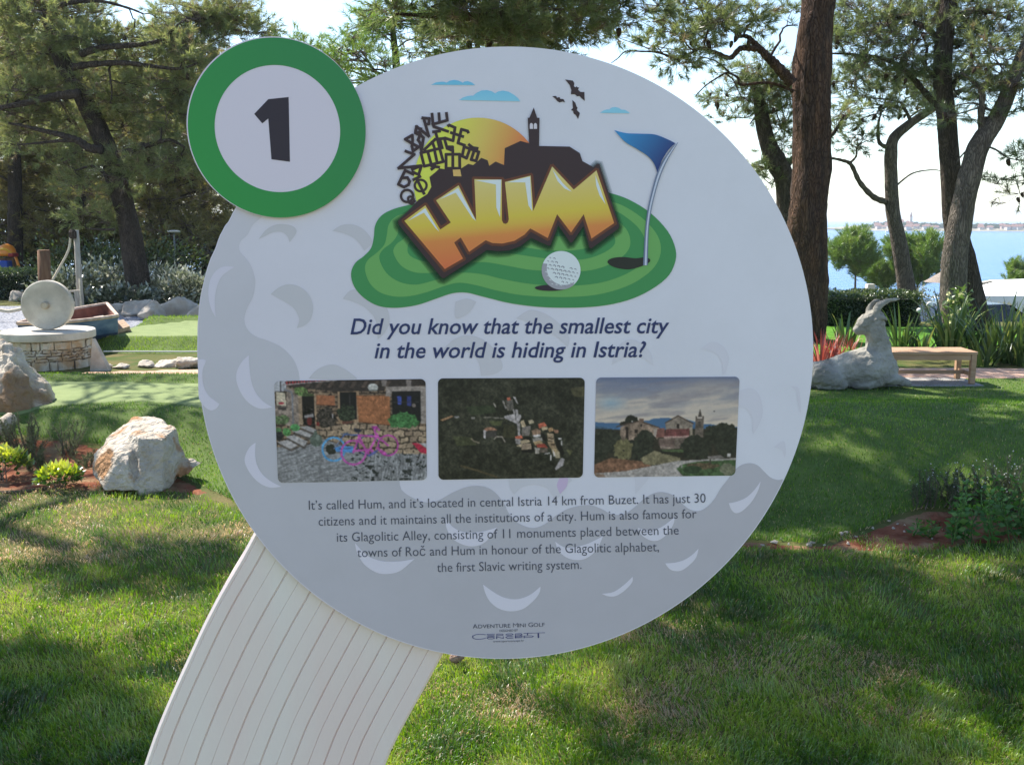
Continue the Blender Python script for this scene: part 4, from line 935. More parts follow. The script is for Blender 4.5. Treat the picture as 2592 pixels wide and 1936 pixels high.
k = c.fill([(1050, 700), (1222, 605), (1420, 700), (1420, 790), (1050, 790)], (114, 106, 96)); c.grain(k, .2, 70, 56); c.line([(1048, 702), (1222, 606), (1432, 715)], 16, (72, 58, 52)); c.fill([(1205, 715), (1237, 715), (1237, 776), (1205, 776)], (48, 40, 40))
k = c.fill([(1060, 786), (1380, 780), (1372, 878), (1028, 888)], (104, 58, 58)); c.grain(k, .2, 20, 57, 1, .3); c.fill([(1028, 888), (1372, 876), (1372, 902), (1030, 912)], (152, 122, 116)); c.fill([(1380, 760), (1420, 760), (1420, 880), (1380, 880)], (128, 120, 104))
k = c.fill([(960, 912), (1340, 900), (1320, 1050), (980, 1060)], (112, 100, 90)); c.grain(k, .5, 46, 58); k = c.fill([(940, 920), (1180, 920), (1170, 1040), (960, 1020)], (86, 68, 64), .6)
k = c.fill([(1460, 640), (1572, 640), (1562, 900), (1454, 900)], (92, 84, 76)); c.grain(k, .3, 40, 59); c.fill([(1492, 620), (1522, 508), (1550, 620)], (76, 70, 66)); c.fill([(1462, 612), (1478, 612), (1482, 650), (1550, 650), (1556, 610), (1574, 610), (1574, 660), (1460, 660)], (80, 74, 68)); c.fill([(1497, 682), (1528, 682), (1528, 740), (1497, 740)], (64, 60, 58))
for (x, y, rx, ry, sd) in ((1840, 860, 250, 150, 61), (1900, 980, 200, 170, 62), (1470, 1040, 210, 170, 63), (700, 1060, 190, 140, 64), (770, 920, 140, 110, 65), (230, 960, 210, 170, 66), (140, 1090, 130, 110, 67)):
    k = c.ell(x, y, rx, ry, (44, 48, 40), .25, sd); c.grain(k, .34, 34, sd + 20)
k = c.ell(470, 1070, 130, 140, (96, 94, 62), .3, 68); c.grain(k, .3, 30, 69)
c.line([(660, 1150), (660, 1260)], 18, (34, 32, 30)); c.line([(1478, 1160), (1478, 1250)], 22, (34, 32, 30))
k = c.fill([(60, 1280), (300, 1180), (760, 1230), (860, 1290), (720, 1340), (60, 1400)], (112, 80, 60)); c.grain(k, .35, 40, 70)
k = c.fill([(700, 1190), (900, 1080), (1250, 1180), (1260, 1230), (860, 1280), (760, 1260)], (104, 100, 74)); c.grain(k, .3, 50, 71)
k = c.fill([(960, 1080), (1300, 1100), (1320, 1180), (1000, 1120)], (40, 40, 34)); k = c.fill([(990, 1070), (1290, 1060), (1300, 1108), (1010, 1090)], (66, 84, 52))
k = c.fill([(60, 1392), (500, 1360), (860, 1290), (1200, 1222), (1600, 1200), (2030, 1180), (2030, 1210), (1500, 1226), (1260, 1280), (1200, 1330), (1290, 1430), (60, 1460)], (140, 138, 136)); c.grain(k, .12, 60, 72)
k = c.fill([(1620, 1160), (1800, 1140), (1860, 1180), (1640, 1200)], (110, 106, 104)); c.fill([(1890, 1122), (1940, 1122), (1940, 1166), (1890, 1166)], (156, 156, 156))
k = c.fill([(1200, 1330), (1270, 1270), (1500, 1228), (2020, 1206), (2020, 1440), (1400, 1440), (1290, 1420)], (60, 88, 52)); c.grain(k, .4, 50, 73)
k = c.ell(1560, 1290, 230, 44, (84, 74, 54), .3, 74); c.grain(k, .3, 30, 75); k = c.ell(1900, 1340, 110, 80, (98, 104, 82), .3, 76); k = c.ell(1420, 1340, 120, 54, (44, 64, 42), .3, 77)
c.line([(1268, 1230), (1272, 1310)], 22, (128, 132, 126)); c.line([(1660, 1205), (1660, 1250)], 18, (60, 56, 50)); c.fill([(70, 1390), (200, 1400), (240, 1450), (70, 1450)], (120, 102, 88))
c.ell(1714, 543, 12, 8, (60, 60, 66)); c.tex = np.where((c.c[..., 2] > 118) & (c.y < 760), .10, 1.0)

c.build('picture', M_photo, panel)['label'] = 'printed photo of a stone village with a bell tower under clouds'

# ---- ribbed post : a broad curved shaft that runs from behind the panel down to the ground
GP = crop(0, 1280, 1120 / 2212)
kP = -0.0125
def PUV(f):
    p = S(f, kP) - (SP0 + SN * kP); return np.array([p.dot(SU), p[2]])
le_ = [PUV(GP(p)) for p in ((1420, -190), (1340, 0), (1255, 160), (1200, 262), (1100, 432), (1010, 605), (940, 757), (860, 932), (780, 1122), (719, 1296))]
ri_ = [PUV(GP(p)) for p in ((2420, 380), (2310, 570), (2206, 760), (2160, 845), (2120, 920), (2040, 1062), (1960, 1215), (1928, 1296))]
zb = h(0, 1.5) - SP0[2]
def extend(P):
    P = [np.array(p) for p in P]; d = P[-1] - P[-2]; d /= np.linalg.norm(d)
    p = P[-1]; a0 = math.atan2(d[1], d[0]); n = 8
    while p[1] > zb + 0.02:
        a0 += (-math.pi / 2 - 0.06 - a0) * 0.12
        st = min(0.05, (p[1] - zb) / max(0.2, -math.sin(a0)))
        p = p + st * np.array([math.cos(a0), math.sin(a0)]); P.append(p)
    P.append(np.array([p[0], zb - 0.03])); return np.array(P)
def resamp(P, n, z):
    P = catmull(P, 6); return np.column_stack([np.interp(z, P[::-1, 1], P[::-1, 0]), z])
le_, ri_ = extend(le_), extend(ri_)
def arclen(P, n):
    P = catmull(P, 6); s_ = np.concatenate([[0], np.cumsum(np.linalg.norm(np.diff(P, axis=0), axis=1))]); t = np.linspace(0, s_[-1], n); return np.column_stack([np.interp(t, s_, P[:, 0]), np.interp(t, s_, P[:, 1])])
NT = 60
LA, RA = arclen(le_, NT), arclen(ri_, NT)
grooves = [(0.074, 1.5), (0.207, 1.5), (0.339, 1.5), (0.471, 1.5), (0.603, 1.4), (0.736, 1.4), (0.86, 1.3), (0.14, .5), (0.272, .5), (0.405, .55), (0.54, .6), (0.67, .7), (0.80, .8), (0.93, .6)]
ss = [(0.0, -0.004), (0.012, 0.0), (0.022, 0.0), (0.024, -0.0012), (0.027, 0.0)]
for g_, w_ in sorted(grooves):
    ww = 0.0026 * w_; ss += [(g_ - ww, 0.0), (g_ - ww * .55, -0.0021 * w_), (g_ + ww * .55, -0.0021 * w_), (g_ + ww, 0.0)]
ss += [(0.988, 0.0), (1.0, -0.004)]
V = []; F = []
ns = len(ss)
for i in range(NT):
    for s_, dz in ss: V.append(UVP(LA[i] * (1 - s_) + RA[i] * s_, kP + dz))
for i in range(NT - 1):
    for j in range(ns - 1): F.append((i * ns + j, (i + 1) * ns + j, (i + 1) * ns + j + 1, i * ns + j + 1))
o_ = len(V)
for i in range(NT): V += [UVP(LA[i], kP - 0.055), UVP(RA[i], kP - 0.055)]
for i in range(NT - 1):
    a_ = o_ + 2 * i; F += [(a_, a_ + 2, (i + 1) * ns, i * ns), (a_ + 1, i * ns + ns - 1, (i + 1) * ns + ns - 1, a_ + 3), (a_, a_ + 1, a_ + 3, a_ + 2)]
F += [tuple(range(ns)) + (o_ + 1, o_)]
M_post = pm('post_board', pc(176, 171, 172), pc(184, 179, 180), scale=7, rough=0.5, bump=0.06, bscale=90, spec=0.35, stretch=(1, 1, .25), dist=0.004)
mesh_obj('support_post', V, F, M_post, sign)
# uneven bead of sealant where the panel meets the post, and a few dirt specks
sb = MB(); gs = np.random.default_rng(4); q = []
a0, a1 = ang(SUV(GP((1290, 150)))), ang(SUV(GP((2190, 735))))
for a in np.linspace(a0, a1, 120):
    r_ = np.interp(a, np.linspace(0, 2 * math.pi, 400, endpoint=False), np.hypot(ol[:, 0], ol[:, 1])) + .0004 + .0008 * gs.random()
    q.append(UVP((pcx + r_ * math.cos(a), pcy + r_ * math.sin(a)), -.0095))
sb.tube(q, np.clip(.0016 + .0013 * (fbm(np.arange(120) * .22, np.zeros(120), 5) - .35) * 2, .0004, .004), 6); sb.build('sealant_bead', pm('grey_sealant', (.20, .19, .18), (.34, .33, .31), scale=60, rough=.8), sign)
# ------------------------------------------------------------------ trees
def bark(name, c1, c2, sc=1.0, bump=1.0, c3=None):
    m = bpy.data.materials.new(name); m.use_nodes = True; N, L = nodes(m); b = N['Principled BSDF']
    b.inputs['Roughness'].default_value = 0.95; b.inputs['Specular IOR Level'].default_value = 0.1
    tc = N.new('ShaderNodeTexCoord'); mp = N.new('ShaderNodeMapping'); mp.inputs['Scale'].default_value = (1, 1, 0.20)
    L.new(tc.outputs['Object'], mp.inputs['Vector'])
    nz = N.new('ShaderNodeTexNoise'); nz.inputs['Scale'].default_value = 9 * sc; nz.inputs['Detail'].default_value = 3
    ad = N.new('ShaderNodeMix'); ad.data_type = 'RGBA'; ad.blend_type = 'ADD'; ad.inputs[0].default_value = 0.22
    L.new(mp.outputs[0], nz.inputs['Vector']); L.new(mp.outputs[0], ad.inputs[6]); L.new(nz.outputs['Color'], ad.inputs[7])
    vo = N.new('ShaderNodeTexVoronoi'); vo.feature = 'DISTANCE_TO_EDGE'; vo.inputs['Scale'].default_value = 34 * sc
    L.new(ad.outputs[2], vo.inputs['Vector'])
    cr = N.new('ShaderNodeValToRGB'); cr.color_ramp.elements[0].position = 0.0; cr.color_ramp.elements[0].color = (*[v * 0.42 for v in c1], 1)
    cr.color_ramp.elements[1].position = 0.16; cr.color_ramp.elements[1].color = (*c1, 1)
    L.new(vo.outputs['Distance'], cr.inputs[0])
    n2 = N.new('ShaderNodeTexNoise'); n2.inputs['Scale'].default_value = 8 * sc; n2.inputs['Detail'].default_value = 9; n2.inputs['Roughness'].default_value = .65
    L.new(mp.outputs[0], n2.inputs['Vector'])
    r2 = N.new('ShaderNodeValToRGB'); r2.color_ramp.elements[0].position = 0.42; r2.color_ramp.elements[1].position = 0.66
    L.new(n2.outputs['Fac'], r2.inputs[0])
    mx = N.new('ShaderNodeMix'); mx.data_type = 'RGBA'; mx.blend_type = 'MIX'
    L.new(r2.outputs[0], mx.inputs[0]); L.new(cr.outputs[0], mx.inputs[6])
    ml = N.new('ShaderNodeMix'); ml.data_type = 'RGBA'; ml.blend_type = 'MULTIPLY'; ml.inputs[0].default_value = 1
    L.new(cr.outputs[0], ml.inputs[6]); ml.inputs[7].default_value = (*[min(2.5, b_ / a_) for a_, b_ in zip(c1, c2)], 1)
    L.new(ml.outputs[2], mx.inputs[7]); L.new(mx.outputs[2], b.inputs['Base Color'])
    bp = N.new('ShaderNodeBump'); bp.inputs['Strength'].default_value = bump; bp.inputs['Distance'].default_value = 0.05
    mr = N.new('ShaderNodeMath'); mr.operation = 'MINIMUM'; mr.inputs[1].default_value = 0.25
    L.new(vo.outputs['Distance'], mr.inputs[0]); L.new(mr.outputs[0], bp.inputs['Height']); L.new(bp.outputs[0], b.inputs['Normal'])
    return m
M_bark_red = bark('red_brown_bark', (0.075, 0.052, 0.042), (0.14, 0.082, 0.054))
M_bark_grey = bark('grey_bark', (0.15, 0.125, 0.105), (0.21, 0.175, 0.145))
M_bark_dark = bark('dark_bark', (0.075, 0.06, 0.05), (0.12, 0.092, 0.072))
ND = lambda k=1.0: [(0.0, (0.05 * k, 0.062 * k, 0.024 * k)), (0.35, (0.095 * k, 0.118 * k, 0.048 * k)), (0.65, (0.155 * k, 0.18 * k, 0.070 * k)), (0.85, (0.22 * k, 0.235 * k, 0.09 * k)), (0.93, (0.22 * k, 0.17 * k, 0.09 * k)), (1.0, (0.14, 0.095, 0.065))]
M_needle = leaf_mat('pine_needles', ND(1.4), transl=0.5, gloss=0.05, rough=0.4)
M_needle_young = leaf_mat('young_pine_needles', [(0.0, (0.05, 0.10, 0.022)), (0.4, (0.12, 0.205, 0.04)), (0.75, (0.20, 0.285, 0.065)), (1.0, (0.28, 0.31, 0.09))], transl=0.4, gloss=0.05, rough=0.4)
M_needle_warm = leaf_mat('old_pine_needles', [(0.0, (0.08, 0.068, 0.036)), (0.35, (0.17, 0.15, 0.06)), (0.65, (0.235, 0.215, 0.08)), (0.85, (0.28, 0.26, 0.09)), (1.0, (0.20, 0.14, 0.10))], transl=0.5, gloss=0.04, rough=0.4)
M_twig = pm('twig_bark', (0.10, 0.075, 0.06), (0.20, 0.16, 0.13), scale=8, rough=0.95, spec=0.1)
M_cone = pm('cone_scales', (0.035, 0.024, 0.018), (0.09, 0.06, 0.042), scale=60, rough=0.9, bump=0.6, bscale=90, spec=0.1)

def unit(v): return v / (np.linalg.norm(v, axis=-1, keepdims=True) + 1e-9)
def prisms(P0, P1, r0, r1):
    """three-sided twigs between point arrays"""
    n = len(P0); T = unit(P1 - P0); ref = np.where(np.abs(T[:, 2:3]) < 0.9, np.array([[0, 0, 1.0]]), np.array([[1.0, 0, 0]]))
    a = unit(np.cross(T, ref)); b = np.cross(T, a)
    V = np.empty((n, 6, 3)); r0 = np.broadcast_to(r0, (n,)); r1 = np.broadcast_to(r1, (n,))
    for k in range(3):
        o = a * math.cos(2.0944 * k) + b * math.sin(2.0944 * k)
        V[:, k] = P0 + o * r0[:, None]; V[:, 3 + k] = P1 + o * r1[:, None]
    I = np.arange(n)[:, None] * 6
    F = np.concatenate([I + np.array([[k, (k + 1) % 3, 3 + (k + 1) % 3]]) for k in range(3)] + [I + np.array([[k, 3 + (k + 1) % 3, 3 + k]]) for k in range(3)], 1).reshape(-1, 3)
    return V.reshape(-1, 3), F
def needles(P, Ax, Ls, g, n=36, ln=0.10, w=0.004, spread=(0.35, 1.25), tint=None):
    """tufts of needles round twig ends: P base, Ax axis, Ls twig length"""
    N = len(P)
    t = g.random((N, n)) ** 0.7
    base = P[:, None] + Ax[:, None] * (t * Ls[:, None])[..., None]
    rnd = unit(g.standard_normal((N, n, 3))); perp = unit(rnd - Ax[:, None] * (rnd * Ax[:, None]).sum(-1, keepdims=True))
    th = spread[0] + (spread[1] - spread[0]) * g.random((N, n)) * (1.15 - 0.6 * t)
    d = unit(Ax[:, None] * np.cos(th)[..., None] + perp * np.sin(th)[..., None] + np.array([0, 0, -0.08]))
    L = ln * (0.7 + 0.6 * g.random((N, n)))
    side = unit(np.cross(d, unit(g.standard_normal((N, n, 3))))) * w
    V = np.stack([base - side, base + side, base + d * L[..., None]], 2)
    V = V.reshape(-1, 3)
    T = np.repeat(np.clip(tint[:, None] + 0.10 * g.standard_normal((N, n)), 0, 1).ravel(), 3)
    return V, np.arange(len(V)).reshape(-1, 3), T

def wobble(P0, P1, n, amp, g, sag=0.0):
    t = np.linspace(0, 1, n)[:, None]; P = P0 + (P1 - P0) * t
    P = P + np.cumsum(g.standard_normal((n, 3)) * amp / n ** 0.5, 0) * np.sin(t * math.pi) ** 0.7
    P[:, 2] += sag * np.sin(t[:, 0] * math.pi)
    return P

def cone_mb(g, s=1.0):
    m = MB(); m.lathe((0, 0, 0), [(0.004 * s, 0.0), (0.016 * s, -0.006 * s), (0.022 * s, -0.02 * s), (0.021 * s, -0.035 * s), (0.014 * s, -0.055 * s), (0.004 * s, -0.068 * s)], 8); return m
_cone_mesh = {}

def pine(name, label, trunk, rad, limbs, blobs, seed, cat='tree', group=None, bark_m=None, need_m=None, tuft=(36, 0.10, 0.004), tl=0.14, cluster=0.34, cones=0, kn=14, sides=20, twig_r=0.006, rough=0.09, tint0=0.42, dead=0.06, limb_to_blob=True, cone_pts=None, flat=0.6, upw=0.45):
    """trunk/limbs: polylines in world space; blobs: (centre, (rx,ry,rz), number of tufts)"""
    g = np.random.default_rng(seed)
    trunk = np.asarray(trunk, float)
    base = trunk[0].copy()
    root = thing(name, base, label, cat, group)
    mb = MB()
    P = catmull(trunk, 14); rr = np.interp(np.linspace(0, 1, len(P)), np.linspace(0, 1, len(rad)), rad)
    v, f = tube(P, rr, sides)
    vv = v.reshape(len(P), sides, 3) if len(v) == len(P) * sides else None
    c = np.repeat(P, sides, 0)
    rel = v - c
    fl = np.array([mnoise.noise(Vector((p[0] * 5, p[1] * 5, p[2] * 1.4))) for p in v]) + 0.6 * np.array([mnoise.noise(Vector((p[0] * 14, p[1] * 14, p[2] * 3))) for p in v]) + 0.35 * np.array([mnoise.noise(Vector((p[0] * 34, p[1] * 34, p[2] * 9))) for p in v])
    v = c + rel * (1 + rough * fl)[:, None]
    v[:sides] += rel[:sides] * 0.25
    mb.add(v, f, 0)
    AP, AR, APt = [P], [rr], [np.ones(len(P))]
    for pts, r0, r1 in limbs:
        q = catmull(np.asarray(pts, float), 8); AP.append(q); AR.append(np.linspace(r0, r1, len(q))); APt.append(np.zeros(len(q))); mb.tube(q, np.linspace(r0, r1, len(q)) * (1 + 0.10 * np.sin(np.arange(len(q)) * 1.7 + seed)), 8)
    AP, AR, APt = np.concatenate(AP), np.concatenate(AR), np.concatenate(APt)
    NV, NF, NT_ = [], [], []; nn = 0
    TV, TF = [], []; tn = 0
    ends = []
    for bi, (bc, br_, nt_) in enumerate(blobs):
        bc = np.asarray(bc, float); br_ = np.asarray(br_, float)
        if limb_to_blob:
            dist = np.linalg.norm(AP - bc, axis=1) + 0.8 * np.maximum(0, AP[:, 2] - bc[2] + 0.2) * APt + 0.6 * APt + 6.0 * ((AP[:, 2] < 4.2) & (bc[2] > 4.4))
            k = int(dist.argmin())
            r0 = min(AR[k] * 0.6, 0.009 + 0.010 * np.linalg.norm(bc - AP[k]))
            W_ = wobble(AP[k], bc, 9, 0.05 + 0.05 * np.linalg.norm(bc - AP[k]), g, 0.05 * np.linalg.norm(bc - AP[k]))
            mb.tube(W_, np.linspace(r0, min(r0, 0.008), 9), 7)
            src = W_[5:]
        else: src = bc[None]
        nc = max(2, int(nt_ / kn))
        U = unit(g.standard_normal((nc, 3))) * (g.random((nc, 1)) ** 0.45)
        CC = bc + U * br_
        S0 = src[g.integers(0, len(src), nc)]
        mid = (S0 + CC) / 2 + g.standard_normal((nc, 3)) * 0.05 * br_.mean()
        for a_, b_, ra, rb in ((S0, mid, twig_r * 1.7, twig_r * 1.2), (mid, CC, twig_r * 1.2, twig_r)):
            v, f = prisms(a_, b_, ra, rb); TV.append(v); TF.append(f + tn); tn += len(v)
        per = np.maximum(3, g.poisson(kn, nc)); ci = np.repeat(np.arange(nc), per); n = len(ci)
        off = unit(g.standard_normal((n, 3)) * np.array([1, 1, flat])) * (g.random((n, 1)) ** 0.5) * cluster * (0.65 + 0.7 * g.random(nc))[ci][:, None] * np.array([1, 1, 0.75])
        tp = CC[ci] + off
        out = unit(unit(CC - bc)[ci] * 0.5 + unit(off) * 0.8 + np.array([0, 0, upw]) + 0.35 * g.standard_normal((n, 3)))
        v, f = prisms(CC[ci] + off * 0.15, tp, twig_r * 0.7, twig_r * 0.45); TV.append(v); TF.append(f + tn); tn += len(v)
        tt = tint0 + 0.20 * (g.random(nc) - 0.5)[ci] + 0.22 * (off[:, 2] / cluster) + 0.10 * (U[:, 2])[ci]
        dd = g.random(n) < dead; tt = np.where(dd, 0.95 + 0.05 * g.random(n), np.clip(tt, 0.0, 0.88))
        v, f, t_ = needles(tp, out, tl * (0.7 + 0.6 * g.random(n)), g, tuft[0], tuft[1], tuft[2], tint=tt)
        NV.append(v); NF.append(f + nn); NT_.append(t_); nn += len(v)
        ends.append(CC)
    mb.build('trunk', [bark_m or M_bark_dark], root, smooth=True)
    if NV:
        nv = np.concatenate(NV); nf = np.concatenate(NF); tv = np.concatenate(TV); tf = np.concatenate(TF) + len(nv)
        cr_o = mesh_obj('crown', np.concatenate([nv, tv]), np.concatenate([nf, tf]), [need_m or M_needle, M_twig], root,
                 fm=np.concatenate([np.zeros(len(nf)), np.ones(len(tf))]), attrs={'tint': np.concatenate(NT_ + [np.full(len(tv), 0.5)])})
        E_all = np.concatenate(ends)
        pts = list(cone_pts or [])
        if cones:
            for i in g.integers(0, len(E_all), cones): pts.append(E_all[i] + g.standard_normal(3) * 0.08)
        for p in pts:
            if 'c' not in _cone_mesh:
                m = cone_mb(g); o = m.build('pine_cone', M_cone, None, True); _cone_mesh['c'] = o.data; bpy.data.objects.remove(o)
            o = bpy.data.objects.new('pine_cone', _cone_mesh['c']); COL.objects.link(o); o.parent = cr_o
            o.location = tuple(np.asarray(p) - base); s_ = (0.9 + 0.5 * g.random()) * (1.3 if tuft[1] > 0.12 else 1.0); o.scale = (s_, s_, s_ * 1.15); o.rotation_euler = (g.normal() * .4, g.normal() * .4, 0)
    return root

def tr(cr, pts, Y):               # crop pixels -> points at distances Y (one or per point)
    Ys = np.broadcast_to(np.asarray(Y, float), (len(pts),))
    return [at(cr(p), float(y)) for p, y in zip(pts, Ys)]
def foot(P):                      # put the first trunk point into the ground
    P = [np.array(p) for p in P]; P[0][2] = float(h(P[0][0], P[0][1])) - 0.05; return P
IDP = lambda p: p
def bl(cr, items, k=1.0):         # crop pixel, distance, radii (m), tufts
    return [(at(cr(p), Y), r, int(n * k)) for p, Y, r, n in items]

# A: the big red-brown pine to the right of the sign, its crown reaching over the lawn
tA = tr(IDP, [(2030, 880), (2036, 800), (2042, 700), (2045, 558), (2054, 420), (2055, 300), (2054, 200), (2062, 100), (2074, 0), (2080, -120)], 12.3)
tA = foot(tA); p = tA[-1]; tA += [p + np.array([-0.1, -0.3, 0.9]), p + np.array([-0.35, -0.7, 1.8]), p + np.array([-0.6, -1.1, 2.6])]
topA = tA[-1]
limA = [(tr(C5, [(1025, 430), (985, 385), (930, 325), (895, 290), (855, 250), (820, 215), (790, 188), (740, 190)], 12.1), 0.075, 0.018),
        (tr(C5, [(860, 252), (800, 248), (755, 252), (705, 298), (640, 275), (590, 258), (555, 250), (500, 275), (440, 305)], [12.1, 12, 12, 12, 11.9, 11.9, 11.8, 11.8, 11.7]), 0.04, 0.010),
        (tr(C5, [(1030, 470), (960, 440), (880, 425), (760, 435), (745, 400), (690, 375), (640, 400), (580, 440), (530, 490)], 12.2), 0.022, 0.006),
        (tr(C5, [(700, 370), (640, 320), (570, 295), (530, 288)], 12.2), 0.01, 0.004), (tr(C5, [(680, 378), (720, 410), (760, 490), (800, 520)], 12.2), 0.009, 0.004),
        (tr(C5, [(440, 305), (330, 270), (250, 265), (170, 265), (130, 300), (95, 325)], 11.6), 0.014, 0.004)]
blA = bl(C5, [((560, 40), 11.9, (.75, .6, .35), 150), ((470, 130), 11.7, (.55, .5, .28), 110), ((640, 120), 12.0, (.55, .5, .30), 110), ((330, 240), 11.6, (.75, .5, .16), 80), ((420, 290), 11.7, (.4, .4, .12), 36), ((780, 30), 12.0, (.4, .4, .3), 42), ((1050, 130), 12.7, (.12, .3, .32), 26)])
# overhanging drooping sprays at the top of the view
OV = crop(640, 0, 1000 / 2212)
blA += bl(OV, [((1900, -30), 9.4, (.8, .7, .35), 260), ((1600, 30), 9.2, (.75, .6, .30), 290), ((1350, 60), 9.0, (.6, .6, .34), 230), ((1750, 150), 9.3, (.55, .5, .20), 150), ((1450, 190), 9.0, (.55, .5, .16), 120), ((2050, 60), 9.6, (.4, .5, .22), 60), ((1150, -20), 8.9, (.5, .5, .26), 150), ((1250, 130), 9.1, (.5, .5, .16), 100), ((1000, 40), 8.8, (.4, .4, .16), 60), ((820, 60), 8.7, (.35, .4, .12), 40)], .8)
limA += [([topA + np.array([-.1, -.1, -.5]), at(OV((2400, -420)), 10.6), at(OV((1900, -160)), 9.6), at(OV((1500, 40)), 9.1), at(OV((1250, 90)), 8.9), at(OV((1000, 90)), 8.8), at(OV((800, 80)), 8.7)], 0.10, 0.008),
         ([at(OV((1500, 40)), 9.1), at(OV((1620, 150)), 9.1), at(OV((1430, 245)), 9.0)], 0.014, 0.005), ([at(OV((1900, -160)), 9.6), at(OV((1950, 40)), 9.5), at(OV((1700, 120)), 9.3), at(OV((1540, 240)), 9.2)], 0.018, 0.005)]
limA += [([topA + np.array([0, 0, -.3]), np.array([2.2, 10.6, 6.0]), np.array([.8, 9.6, 5.6]), np.array([-.8, 8.4, 5.3]), np.array([-2.2, 7.0, 5.0])], .10, .02), ([topA + np.array([0, 0, -.7]), np.array([2.8, 9.6, 5.8]), np.array([1.8, 8.2, 5.4]), np.array([.6, 7.0, 5.2])], .08, .015), ([topA, np.array([2.0, 11.6, 6.3]), np.array([.4, 11.4, 6.0]), np.array([-1.2, 10.8, 5.8])], .08, .015)]
g_ = np.random.default_rng(77)
def caster(gx_, gy_, z):          # where foliage at height z must stand to shade a spot on the ground
    k = (z - float(h(gx_, gy_))) / SUN_DIR.z; return np.array([gx_ + SUN_DIR.x * k, gy_ + SUN_DIR.y * k, z])
for (x0, x1, y0, y1, n, ra) in ((.6, 4.4, 4.9, 6.7, 19, (.26, .46)), (1.4, 4.8, 6.7, 8.3, 11, (.2, .38)), (.3, 3.0, 2.6, 4.7, 17, (.18, .38)), (.4, 2.0, 2.2, 3.5, 4, (.14, .26)), (-.5, .6, 4.6, 6, 4, (.3, .5)), (-1.9, -.6, 4.2, 5.2, 2, (.16, .24))):
    for i in range(n):
        z = g_.uniform(4.5, 6.2); r_ = g_.uniform(*ra); blA.append((caster(g_.uniform(x0, x1), g_.uniform(y0, y1), z), (r_ * g_.uniform(.8, 1.6), r_, .2), int(1900 * r_ * r_ + 40)))
cA = [at(OV(p), 9.0 + 0.1 * i % 3) for i, p in enumerate(((1270, 140), (1215, 230), (1250, 245), (1330, 215), (1540, 130), (1640, 100), (1130, 180), (1420, 235), (2050, 155), (1590, 210), (1270, 20), (1350, 130), (1780, 170)))]
cA += [at(C5(p), 11.9) for p in ((455, 180), (745, 175), (800, 205), (715, 210), (760, 160), (590, 210), (500, 210))]
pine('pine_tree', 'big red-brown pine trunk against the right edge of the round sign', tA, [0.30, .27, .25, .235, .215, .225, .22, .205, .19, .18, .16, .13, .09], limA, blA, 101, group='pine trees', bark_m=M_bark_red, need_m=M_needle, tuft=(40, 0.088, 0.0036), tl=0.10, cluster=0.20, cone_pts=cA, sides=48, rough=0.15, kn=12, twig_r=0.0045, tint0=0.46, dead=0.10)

# B: pine behind the hedge with a bare bent branch
tB = foot(tr(IDP, [(2312, 790), (2298, 750), (2280, 640), (2262, 545), (2258, 500), (2255, 430), (2255, 395), (2262, 352), (2300, 316), (2370, 270), (2440, 225)], 16))
limB = [(tr(C5, [(1505, 1035), (1440, 1010), (1370, 935), (1325, 845), (1275, 822), (1215, 810)], 16), 0.055, 0.018), (tr(C5, [(1325, 832), (1352, 800), (1358, 752), (1410, 720)], 16), 0.022, 0.006),
        (tr(C5, [(1520, 760), (1470, 730), (1465, 640), (1480, 580)], 16), 0.04, 0.012), (tr(C5, [(1560, 950), (1640, 890), (1740, 872), (1800, 880)], 16), 0.016, 0.006), (tr(C5, [(1640, 640), (1600, 560), (1560, 520), (1400, 500)], 16), 0.03, 0.01)]
blB = bl(C5, [((1560, 540), 16, (.75, .6, .25), 80), ((1430, 590), 16, (.5, .5, .2), 50), ((1310, 425), 16.5, (.6, .5, .34), 150), ((1660, 440), 16.2, (.7, .6, .3), 100), ((1780, 520), 16, (.5, .5, .25), 60), ((1340, 690), 16, (.3, .3, .2), 22), ((1280, 590), 15.8, (.35, .4, .22), 40), ((1380, 760), 16, (.2, .2, .15), 10)])
pine('pine_tree', 'slim grey pine trunk rising behind the hedge with a bare crooked branch on its left', tB, [.15, .14, .125, .11, .105, .10, .10, .085, .07, .05, .035], limB, blB, 102, group='pine trees', bark_m=M_bark_grey, need_m=M_needle, tuft=(34, 0.11, 0.004), tl=0.12, cluster=0.26, cones=34, kn=11, tint0=0.45)

# C: straight dark trunk ; D: light leaning trunk in front of it
tC = foot(tr(IDP, [(2478, 880), (2466, 790), (2448, 700), (2426, 610), (2414, 540), (2406, 430), (2396, 300), (2386, 200), (2390, 100), (2402, 0), (2412, -120)], 13.6))
p = tC[-1]; tC += [p + np.array([0.05, 0.1, 0.7]), p + np.array([0.2, 0.3, 1.5])]
limC = [(tr(C5, [(1780, 560), (1700, 470), (1600, 360), (1480, 300), (1330, 280), (1200, 275)], 13.7), 0.05, 0.01), (tr(C5, [(1800, 250), (1720, 150), (1600, 100), (1450, 60)], 13.8), 0.05, 0.012), (tr(C5, [(1830, 470), (1900, 380), (2040, 330), (2210, 350)], 13.6), 0.04, 0.01),
        (tr(C5, [(1760, 400), (1700, 330), (1715, 250), (1690, 180)], 13.6), 0.03, 0.012), (tr(C5, [(1845, 90), (1950, 60), (2060, 70), (2150, 110)], 13.7), 0.04, 0.012)]
